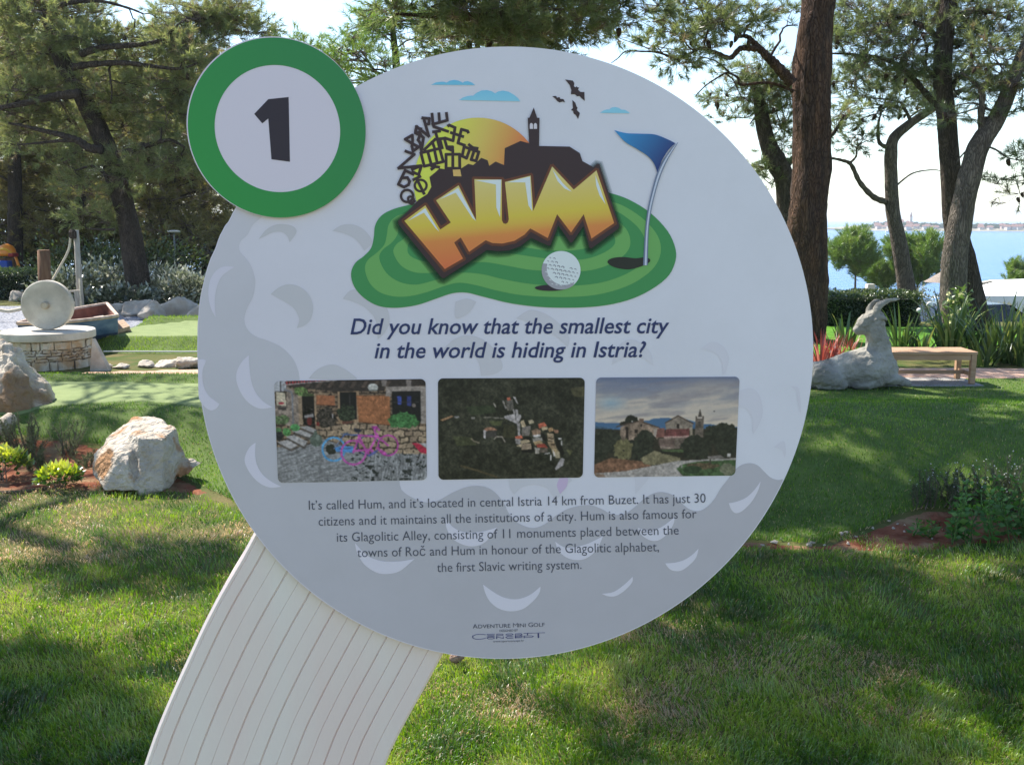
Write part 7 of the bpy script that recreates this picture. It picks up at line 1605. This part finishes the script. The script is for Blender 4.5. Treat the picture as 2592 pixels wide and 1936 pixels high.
for p1 in P:
    B_ = LB()
    for k in range(5):
        a = 2 * math.pi * k / 5; v, f = leaf_quads(p1[None], np.array([[math.cos(a), -.3, math.sin(a)]]), .035, .036, g); B_.add(v, f, 1.0)
    B_.build('flower', M_petal, fl_t)

# left bed : yellow-green bushes, rosemary ; right bed : herbs, rosemary
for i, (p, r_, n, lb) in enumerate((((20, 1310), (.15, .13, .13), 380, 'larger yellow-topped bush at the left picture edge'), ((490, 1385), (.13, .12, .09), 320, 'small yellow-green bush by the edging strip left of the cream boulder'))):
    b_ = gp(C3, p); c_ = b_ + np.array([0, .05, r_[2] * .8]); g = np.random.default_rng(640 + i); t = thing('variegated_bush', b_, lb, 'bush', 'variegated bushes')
    u = unit(g.standard_normal((n, 3))); u[:, 2] = np.abs(u[:, 2]) * 1.0 - .25; P = c_ + u * np.array(r_) * (.55 + .45 * g.random((n, 1))); v, f = leaf_quads(P, u + np.array([0, -.15, .5]) + .5 * g.standard_normal((n, 3)), .045 * (.7 + .6 * g.random(n)), .026, g)
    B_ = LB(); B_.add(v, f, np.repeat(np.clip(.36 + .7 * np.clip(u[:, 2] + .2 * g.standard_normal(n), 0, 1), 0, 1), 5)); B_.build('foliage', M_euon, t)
    m = MB()
    for k in range(9): e = c_ + unit(g.standard_normal(3)) * np.array(r_) * .6; m.tube([b_ + g.standard_normal(3) * np.array([.02, .02, 0]), e], [.004, .002], 5)
    m.build('stems', M_twig, t)
def sprigs(name, label, b_, n, hgt, spr, seed, mat, group, ln=.026, w=.0024, per=84, tint=.45, flowers=0, cat='plant'):
    g = np.random.default_rng(seed); t = thing(name, b_, label, cat, group); V = []; F = []; T = []; n0 = 0; m = MB()
    B_ = LB()
    for i in range(n):
        a = g.uniform(0, 2 * math.pi); r_ = spr * g.random() ** .5; lean = g.uniform(.05, .55); d = np.array([math.cos(a) * math.sin(lean), math.sin(a) * math.sin(lean), math.cos(lean)]); L = hgt * g.uniform(.55, 1.0); p0 = b_ + np.array([math.cos(a), math.sin(a), 0]) * r_ * .4
        e = p0 + d * L + np.array([0, 0, .0]); st = wobble(p0, e, 4, .02, g); m.tube(st, np.linspace(.0035, .0015, 4), 4)
        for k in range(3):
            v, f, t_ = needles(st[k][None], unit(st[k + 1] - st[k])[None], np.array([np.linalg.norm(st[k + 1] - st[k])]), g, per // 3, ln, w, (.5, 1.2), np.array([tint])); B_.add(v, f, t_)
        if flowers:
            q = st[-1] + g.standard_normal((flowers, 3)) * np.array([.008, .008, .02]); v, f = leaf_quads(q, g.standard_normal((flowers, 3)), .010, .008, g); B_.add(v, f, 1.0)
    m.build('stems', M_twig, t); B_.build('foliage', mat, t); return t
for i, (p, n, hh, lb) in enumerate((((235, 1060), 20, .30, 'tall grey-green rosemary in the left bed below the tall boulder'), ((590, 1090), 14, .26, 'rosemary sprig left of the cream boulder'), ((320, 1130), 12, .18, 'thin rosemary sprig leaning in the middle of the left bed'), ((300, 1200), 9, .12, 'low rosemary tuft between the two yellow-green bushes'), ((740, 1200), 10, .12, 'faint green tuft at the left foot of the cream boulder'), ((40, 1010), 12, .2, 'rosemary at the left picture edge below the kerb piece'))):
    sprigs('rosemary', lb, gp(C3, p), n, hh, .12, 660 + i, M_rosm, 'rosemary in the left bed')
for i, (p, n, hh, sp_, lb) in enumerate((((1850, 1180), 34, .26, .22, 'large dark rosemary on the shaded slope at the right edge'), ((1600, 1150), 20, .2, .16, 'dark rosemary above the green herbs'), ((2040, 1200), 32, .32, .18, 'dark rosemary cut off by the right picture edge'), ((1420, 1140), 16, .22, .2, 'sparse wiry sprigs left of the dark rosemary'), ((1270, 1160), 7, .16, .12, 'tiny sprigs at the bottom of the turf slope'))):
    sprigs('rosemary', lb, gp(C7, p), n, hh, sp_, 680 + i, M_rosm, 'rosemary in the right bed', tint=.35, flowers=2)
def herb(label, b_, n, hgt, spr, seed):
    g = np.random.default_rng(seed); t = thing('green_herb', b_, label, 'plant', 'leafy herbs in the right bed'); m = MB(); B_ = LB()
    for i in range(n):
        p0 = b_ + np.array([g.normal() * spr, g.normal() * spr * .7, 0]); H_ = hgt * g.uniform(.6, 1.0); st = wobble(p0, p0 + np.array([g.normal() * .04, g.normal() * .04, H_]), 7, .012, g); m.tube(st, np.linspace(.004, .002, 7), 5)
        for k in range(1, 7):
            a0 = k * 1.57 + i
            for q in range(4):
                a = a0 + q * math.pi / 2; dv = np.array([[math.cos(a), math.sin(a), .25 + .5 * (k == 6)]]); L = (.042 if k < 5 else .028) * g.uniform(.7, 1.2); v, f = leaf_quads(st[k][None] + dv * .008, dv, L, L * .62, g, .12); B_.add(v, f, np.clip(.45 + .15 * k / 6 + .18 * g.normal(), 0, 1))
    m.build('stems', pm('herb_stem', (.06, .12, .03)), t); B_.build('leaves', M_herb, t)
for i, (p, n, hh, sp_, lb) in enumerate((((1560, 1420), 7, .30, .05, 'upright leafy green herb left of the wider one in the right bed'), ((1830, 1400), 11, .28, .11, 'wide light green leafy herb in the right bed'), ((2075, 1400), 6, .24, .06, 'leafy green herb at the right picture edge'), ((1320, 1390), 2, .10, .03, 'tiny herb seedling in the red soil'), ((1950, 1330), 6, .3, .06, 'leafy green herb behind the wide one'))): herb(lb, gp(C7, p), n, hh, sp_, 700 + i)
# pebbles on the red soil : one shape each, then copies
g = np.random.default_rng(12); protos = []
for k in range(4):
    P = unit(g.standard_normal((12, 3))) * np.array([1, .75, .55]) * (.8 + .3 * g.random((12, 1))); v, f = hull(P); mm = mesh_obj('pebble', v, f, M_stone_pale, None); protos.append(mm.data); bpy.data.objects.remove(mm)
for i, (p, s_) in enumerate((((180, 1440), .017), ((290, 1455), .010), ((232, 1415), .009), ((690, 1378), .016), ((722, 1366), .012), ((742, 1450), .012), ((930, 1335), .010), ((1050, 1277), .009), ((1085, 1332), .011), ((1170, 1360), .008), ((1250, 1375), .011), ((440, 1450), .012), ((470, 1440), .012), ((445, 1468), .014), ((1170, 1305), .007), ((800, 1400), .008), ((560, 1462), .007), ((1120, 1300), .008), ((1380, 1412), .007), ((90, 1462), .010))):
    b_ = gp(C7, p); o = bpy.data.objects.new('pebble', protos[i % 4]); COL.objects.link(o); o.location = (b_[0], b_[1], b_[2] + .012 + s_ * .3); o.scale = (s_ * 1.3,) * 3; o.rotation_euler = (0, 0, g.uniform(0, 6)); tag(o, 'small white pebble on the red soil strip right of the sign', 'pebble', 'pebbles on the red soil')
# fallen pine cone on the grass
CC8 = crop(980, 1400, 1612 / 2212); b_ = gp(CC8, (236, 403)); m = MB(); ax = np.array([.8, .3, .15]); m.lathe(b_ + np.array([-.02, 0, .035]), [(.004, 0), (.014, .006), (.021, .02), (.021, .032), (.013, .052), (.003, .062)], 10, 0, ax / np.linalg.norm(ax)); tag(m.build('pine_cone', pm('weathered_cone', (.16, .10, .07), (.30, .20, .15), scale=60, rough=.9, bump=.8, bscale=120), None), 'fallen brown pine cone on the grass under the sign', 'pine cone')

# ------------------------------------------------------------------ stone goat
YG = 8.75; KG = 600 / 1982 / 2500 * YG
def q6(x, y, dy=0.0): return at(C6((x, y)), YG + dy)
pc_ = []
pc_ += chain([q6(60, 1512, .05), q6(300, 1490), q6(450, 1468), q6(560, 1445), q6(680, 1425), q6(770, 1440)], [112 * KG, 120 * KG, 150 * KG, 168 * KG, 176 * KG, 150 * KG])
pc_ += chain([q6(765, 1400), q6(760, 1270), q6(745, 1150), q6(725, 1040)], [128 * KG, 104 * KG, 92 * KG, 82 * KG])
pc_ += chain([q6(735, 1012), q6(672, 1040), q6(612, 1088), q6(588, 1112)], [74 * KG, 70 * KG, 50 * KG, 36 * KG])
pc_ += chain([q6(600, 1135), q6(660, 1120), q6(720, 1090)], [20 * KG, 36 * KG, 60 * KG])
pc_ += chain([q6(765, 995, -.06), q6(800, 1005, -.08), q6(838, 1028, -.085)], [24 * KG, 24 * KG, 9 * KG])
pc_ += chain([q6(738, 975, -.035), q6(770, 915, -.04), q6(820, 880, -.04), q6(880, 862, -.04), q6(938, 854, -.04)], [34 * KG, 33 * KG, 27 * KG, 19 * KG, 9 * KG])
pc_ += chain([q6(690, 960, .05), q6(708, 905, .05), q6(740, 874, .05), q6(778, 872, .05)], [32 * KG, 30 * KG, 24 * KG, 9 * KG])
pc_ += chain([q6(800, 1490, -.08), q6(900, 1525, -.1), q6(985, 1556, -.1), q6(1020, 1568, -.1)], [80 * KG, 48 * KG, 34 * KG, 22 * KG])
pc_ += chain([q6(800, 1500, .08), q6(880, 1540, .1), q6(960, 1556, .1)], [80 * KG, 46 * KG, 26 * KG])
pc_ += chain([q6(760, 1540, -.10), q6(650, 1570, -.12), q6(560, 1580, -.12)], [58 * KG, 40 * KG, 34 * KG])
pc_ += chain([q6(300, 1500, -.07), q6(400, 1530, -.11), q6(470, 1575, -.12)], [112 * KG, 80 * KG, 36 * KG]) + chain([q6(470, 1578, -.13), q6(360, 1588, -.13), q6(270, 1590, -.13)], [34 * KG, 30 * KG, 24 * KG])
pc_ += [ball(q6(682, 1004, -.068), 11 * KG)]
M_goat = pm('carved_grey_stone', (0.27, 0.25, 0.21), (0.42, 0.395, 0.34), scale=7, rough=.95, bump=1.0, bscale=34, spec=.08, c3=(.14, .13, .11), s3=3.5, dist=.02)
go_ = fuse('goat_statue', pc_, .010, 2, M_goat, None, ((9, .014), (24, .009), (55, .004)))
zmin = min(v.co.z for v in go_.data.vertices); xg, yg = q6(550, 1580)[:2]
tag(go_, 'grey stone goat lying with its head up and long swept-back horns', 'statue')
go_.location.z = (float(h(xg, yg)) + .006) - (zmin + .03)

# ------------------------------------------------------------------ bench on its slab
M_bw = pm('teak', (0.36, 0.215, 0.125), (0.47, 0.30, 0.185), scale=7, rough=.7, bump=.25, bscale=50, spec=.25, stretch=(.5, 5, 5))
fr = gp(C6, (1580, 1588)); YF = fr[1]
zs = at(C6((1600, 1292)), YF)[2]; xl = at(C6((880, 1292)), YF)[0]; xr = at(C6((1603, 1292)), YF)[0]; yb = at_z(C6((1505, 1250)), zs)[1]
zg = float(h((xl + xr) / 2, (YF + yb) / 2)) + .03
bench = thing('garden_bench', ((xl + xr) / 2, (YF + yb) / 2, zg), 'small backless wooden bench right of the stone goat', 'bench')
nb = 4; dep = (yb - YF) / nb
for i in range(nb): m = MB(); m.box(((xl + xr) / 2, YF + dep * (i + .5), zs - .0125), (xr - xl, dep - .008, .025)); m.build('seat_slat', M_bw, bench, bevel=.004)
for (x_, y_) in ((xl + .03, YF + .03), (xr - .03, YF + .03), (xl + .03, yb - .03), (xr - .03, yb - .03)): m = MB(); m.box((x_, y_, (zs - .026 + zg) / 2), (.046, .046, zs - .026 - zg)); m.build('leg', M_bw, bench, bevel=.003)
for y_ in (YF + .03, yb - .03): m = MB(); m.box(((xl + xr) / 2, y_, zs - .052), (xr - xl - .11, .024, .05)); m.build('apron', M_bw, bench)
for x_ in (xl + .03, xr - .03):
    m = MB(); m.box((x_, (YF + yb) / 2, zs - .052), (.024, yb - YF - .11, .05)); m.build('apron', M_bw, bench)
    m = MB(); m.box((x_, (YF + yb) / 2, zg + .085), (.024, yb - YF - .11, .035)); m.build('stretcher', M_bw, bench)
m = MB(); m.box(((xl + xr) / 2, (YF + yb) / 2, zg + .085), (xr - xl - .09, .028, .032)); m.build('stretcher', M_bw, bench)
m = MB(); m.box(((xl + xr) / 2 - .02, (YF + yb) / 2, zg - .045), (xr - xl + .14, yb - YF + .10, .088)); tag(m.build('paving_slab', pm('slab_concrete', (.24, .225, .21), (.33, .31, .29), scale=12, rough=.9, bump=.2, bscale=80), None, bevel=.006), 'flat concrete slab under the wooden bench', 'slab')

# ------------------------------------------------------------------ things beyond the hedge
p_ = at(C6((692, 812)), 17); z0 = float(h(p_[0], p_[1])); pil = thing('gate_pillar', (p_[0], p_[1], z0), 'short cream pillar with a cap rising above the hedge', 'pillar'); zt = at(C6((692, 724)), 17)[2]; w_ = px2m(60 * .30272, 17)
M_cream = pm('cream_render', (.62, .57, .46), (.70, .66, .56), scale=6, rough=.9)
m = MB(); m.box((p_[0], p_[1], (z0 + zt) / 2 - .02), (w_, w_, zt - z0 - .09)); m.build('shaft', M_cream, pil); m = MB(); m.box((p_[0], p_[1], zt - .04), (w_ * 1.1, w_ * 1.1, .08), taper=.9); m.build('cap', M_cream, pil)
# thatched parasol
YP = 36; a_ = at(C8((735, 250)), YP); R_ = px2m(385 * 302 / 1919, YP); zb_ = at(C8((735, 470)), YP)[2]; zg = float(h(a_[0], YP)); par = thing('thatched_parasol', (a_[0], YP, zg), 'thatched beach parasol half hidden behind the light trunk', 'parasol')
M_th = pm('reed_thatch', (.20, .16, .13), (.34, .28, .23), scale=20, rough=1, bump=.8, bscale=60, stretch=(3, 3, 1)); H_ = a_[2] - zb_
m = MB(); m.lathe((a_[0], YP, zb_), [(R_ * .9, .03), (R_, 0), (R_ * .66, H_ * .36), (R_ * .70, H_ * .33), (R_ * .36, H_ * .72), (R_ * .40, H_ * .69), (.02, H_)], 28); m.build('thatch', M_th, par); m = MB(); m.tube([(a_[0], YP, zg - .1), (a_[0], YP, zb_ + .2)], .06, 8); m.build('pole', M_post2, par)
# white pavilion tent
YT = 21.5; e0 = at(C8((1130, 700)), YT); e1 = at(C8((1760, 690)), YT); r0 = at(C8((1150, 447)), YT + 1.8); zg = float(h(e1[0], YT)); zgb = zg
W_ = e1[0] - e0[0]; z_e = e0[2]; z_r = r0[2]; tent = thing('pavilion_tent', (e0[0] + W_ / 2, YT + 1.5, zg), 'white pavilion tent with a scalloped edge at the right beyond the trunks', 'tent')
M_can = pm('white_canvas', (.78, .77, .74), (.82, .81, .79), scale=3, rough=.8); D_ = 3.4; x0, x1 = e0[0] - .05, e1[0] + .35
xk = x0 * D_ / YT
V = [(x0, YT, z_e), (x1, YT, z_e), (x1, YT + D_, z_e), (x0 + xk, YT + D_, z_e), (x0 + .5 + xk / 2, YT + D_ / 2, z_r), (x1 - .1, YT + D_ / 2, z_r + .02), (x1 + 2.6, YT + .4, z_e + .05), (x1 + 2.6, YT + D_, z_e + .05), (x1 + 2.6, YT + D_ / 2, z_r + .10)]
mesh_obj('roof', V, [(0, 1, 5, 4), (2, 3, 4, 5), (3, 0, 4), (1, 6, 8, 5), (5, 8, 7, 2)], M_can, tent)
V = []; F = []; ns_ = 11
for i in range(ns_ * 6 + 1):
    t = i / (ns_ * 6); x_ = x0 + (x1 - x0) * t; d_ = .10 + .07 * abs(math.sin(t * ns_ * math.pi)); V += [(x_, YT - .012, z_e + .01), (x_, YT - .012, z_e - d_), (x_, YT - .002, z_e + .01), (x_, YT - .002, z_e - d_)]
for i in range(ns_ * 6): a = i * 4; F += [(a, a + 1, a + 5, a + 4), (a + 2, a + 6, a + 7, a + 3), (a + 1, a + 3, a + 7, a + 5)]
mesh_obj('valance', V, F, M_can, tent)
for (x_, y_) in ((x1 - .08, YT + .05), (x1 - .08, YT + D_ - .05), (x0 + .08 + xk, YT + D_ - .05)):
    m = MB(); m.box((x_, y_, (z_e + zg) / 2 - .05), (.09, .09, z_e - zg + .1)); m.build('pole', M_can, tent)
m = MB(); cx_ = x1 - .16
q_ = [(cx_ - .28, z_e), (cx_ + .22, z_e), (cx_ + .20, (z_e + zg) / 2 + .25), (cx_ + .12, (z_e + zg) / 2), (cx_ + .16, zg), (cx_ - .30, zg), (cx_ - .10, (z_e + zg) / 2), (cx_ - .14, (z_e + zg) / 2 + .25)]
V = [(x_, YT - .0, z_) for x_, z_ in q_] + [(x_, YT + .08, z_) for x_, z_ in q_]; n = len(q_); mesh_obj('curtain', V, [tuple(range(n)), tuple(reversed(range(n, 2 * n)))] + [(i, i + n, (i + 1) % n + n, (i + 1) % n) for i in range(n)], M_can, tent)
m = MB(); m.box((x1 + 1.25, YT + D_ / 2 + .2, (z_e + zg) / 2), (2.4, D_ - .6, z_e - zg)); m.build('side_wall', M_can, tent)
# parked cars
def car(label, cx, cy, zg, rz, body):
    t = thing('parked_car', (cx, cy, zg), label, 'car', 'cars parked beyond the hedge'); ca, sa = math.cos(rz), math.sin(rz)
    def w2(p): return (cx + p[0] * ca - p[1] * sa, cy + p[0] * sa + p[1] * ca, zg + p[2])
    prof = [(-2.0, .35), (-2.05, .7), (-1.9, .86), (-1.25, .93), (-.65, 1.36), (.55, 1.40), (1.15, 1.02), (1.95, .86), (2.05, .6), (2.0, .3)]
    V = []; hw = .82; n = len(prof)
    for s_ in (-1, 1):
        for (x_, z_) in prof: V.append(w2((x_, s_ * (hw if z_ < .95 else hw * .80), z_)))
    F = [tuple(range(n)), tuple(reversed(range(n, 2 * n)))] + [((i + 1) % n, i, i + n, (i + 1) % n + n) for i in range(n)]
    o = mesh_obj('body', V, F, body, t); md = o.modifiers.new('bevel', 'BEVEL'); md.width = .06; md.segments = 3
    for s_ in (-1, 1):
        q = [(-1.1, .96), (-.62, 1.30), (.5, 1.33), (1.0, 1.02)]; y_ = lambda z_: s_ * (hw * .81 + .02 if z_ > .95 else hw + .01)
        V = [w2((x_, s_ * (.835 - .15 * (z_ - .93) / .47), z_)) for x_, z_ in q]; f = (0, 1, 2, 3); mesh_obj('side_window', V, [f if s_ > 0 else f[::-1]], M_glass, t)
        for x_ in (-1.25, 1.25):
            m = MB(); m.lathe(w2((x_, s_ * .78 - .1, .31)), [(.31, 0), (.31, .2)], 18, 0, (-sa, ca, 0)); wh = m.build('wheel', M_tyre, t); m = MB(); m.lathe(w2((x_, s_ * .78 + s_ * .105 - .005, .31)), [(.18, 0), (.18, .01)], 14, 0, (-sa, ca, 0)); m.build('rim', M_grey, wh)
        m = MB(); c0_ = w2((-1.99, s_ * .58, .72)); m.box(c0_, (.1, .3, .12), rz=rz); m.build('headlight', pm('lamp_glass', (.7, .7, .7), rough=.1), t); m = MB(); m.box(w2((-.75, s_ * .92, .98)), (.12, .2, .13), rz=rz); m.build('wing_mirror', body, t)
    for (xa, za, xb, zb2) in ((-1.22, .96, -.68, 1.33), (.60, 1.36, 1.12, 1.05)):
        s1 = .012 if xa < 0 else .012; dx = -.02 if xa < 0 else .02
        V = [w2((xa + dx, -.66, za + .012)), w2((xa + dx, .66, za + .012)), w2((xb + dx, .6, zb2 + .012)), w2((xb + dx, -.6, zb2 + .012))]; mesh_obj('windscreen', V, [(0, 1, 2, 3) if xa > 0 else (3, 2, 1, 0)], M_glass, t)
    m = MB(); m.box(w2((-2.04, 0, .62)), (.05, 1.0, .1), rz=rz); m.build('grille', M_grey, t)
    m = MB(); m.box(w2((-2.06, 0, .45)), (.03, .5, .11), rz=rz); m.build('number_plate', pm('plate_white', (.7, .7, .7)), t)
M_glass = pm('car_glass', (.015, .018, .02), rough=.08, spec=.6); M_tyre = pm('tyre', (.012, .012, .012), rough=.9); M_carb = pm('black_car_paint', (.012, .014, .018), rough=.2, spec=.6); M_carn = pm('navy_car_paint', (.012, .016, .05), rough=.2, spec=.6)
c_ = at(C8((520, 850)), 19.6); car('black parked car half hidden by the hedge and the light trunk', c_[0] + .5, 19.6, at(C8((520, 800)), 19.6)[2] - 1.38, math.radians(8), M_carb)
c_ = at(C8((1420, 900)), 20.2); car('dark blue parked car seen under the pavilion tent', c_[0], 27.0, at(C8((1420, 735)), 27)[2] - 1.4, math.radians(20), M_carn)
b_ = at(C8((230, 925)), 14.7); zz = float(h(b_[0], b_[1])); t = thing('garden_light', (b_[0], b_[1], zz), 'small white globe garden light at the right end of the hedge', 'light'); m = MB(); m.tube([(b_[0], b_[1], zz - .05), b_], .015, 6); m.build('stake', M_carb, t); m = MB(); v, f = ball(b_, .035, 8); m.add(v, f); m.build('globe', M_can, t, True)
b_ = at(C8((400, 835)), 15.4); zz = float(h(b_[0], b_[1])); t = thing('garden_light', (b_[0], b_[1], zz), 'thin metal stake with a round pale head in front of the black car', 'light'); m = MB(); m.tube([(b_[0], b_[1], zz - .05), b_], .010, 6); m.build('stake', M_grey, t); m = MB(); v, f = ball(b_, (.05, .03, .05), 8); m.add(v, f); m.build('globe', M_can, t, True)
# box-like dark post behind the light trunk
b_ = at(C8((650, 645)), 15.8); zz = float(h(b_[0], b_[1])); m = MB(); m.box((b_[0], b_[1], (b_[2] + zz) / 2), (.10, .10, b_[2] - zz)); tag(m.build('wooden_post', M_post2), 'short dark square post just left of the light trunk', 'post')
c_ = at(C8((440, 760)), 16.6); leafy_shrub('shrub', 'loose pale shrub above the black car', c_, (.30, .25, .30), 500, 760, M_silver, .05, .025, cat='shrub', tint=(.45, .2))

# ------------------------------------------------------------------ a pine standing left of the view, whose shade falls on the lawn
g_ = np.random.default_rng(78); bS = []
for x, y, z, r_, n in ((-5.9, 10.2, 5.2, .5, 60), (-6.5, 11.2, 5.6, .6, 80), (-5.6, 11.6, 5.6, .5, 60), (-6.6, 9.8, 5.4, .5, 60), (-7.2, 12.0, 6.0, .7, 80), (-6.2, 13.4, 6.2, .7, 70)):
    bS.append((np.array([x, y, z]), (r_, r_, .28), n))
for px, py, r_ in ((20, 1540, .2), (60, 1600, .22), (10, 1620, .25), (90, 1660, .2), (-60, 1560, .3), (-40, 1480, .2), (-100, 1620, .3)):
    q = gnd(D((px, py))); bS.append((caster(q[0], q[1], 4.3 + .05 * (px % 7)), (r_, r_, .2), 190))
pine('pine_tree', 'pine standing just outside the left picture edge, its shade on the lawn', [(-7.3, 8.0, -.05), (-7.2, 8.0, 1.5), (-6.9, 8.1, 3.2), (-6.6, 8.2, 5), (-6.3, 8.4, 6.6)], [.22, .2, .18, .14, .06], [], bS, 120, group='pine trees', bark_m=M_bark_dark, tuft=(40, .09, .0036), tl=.11, cluster=.22, kn=12)
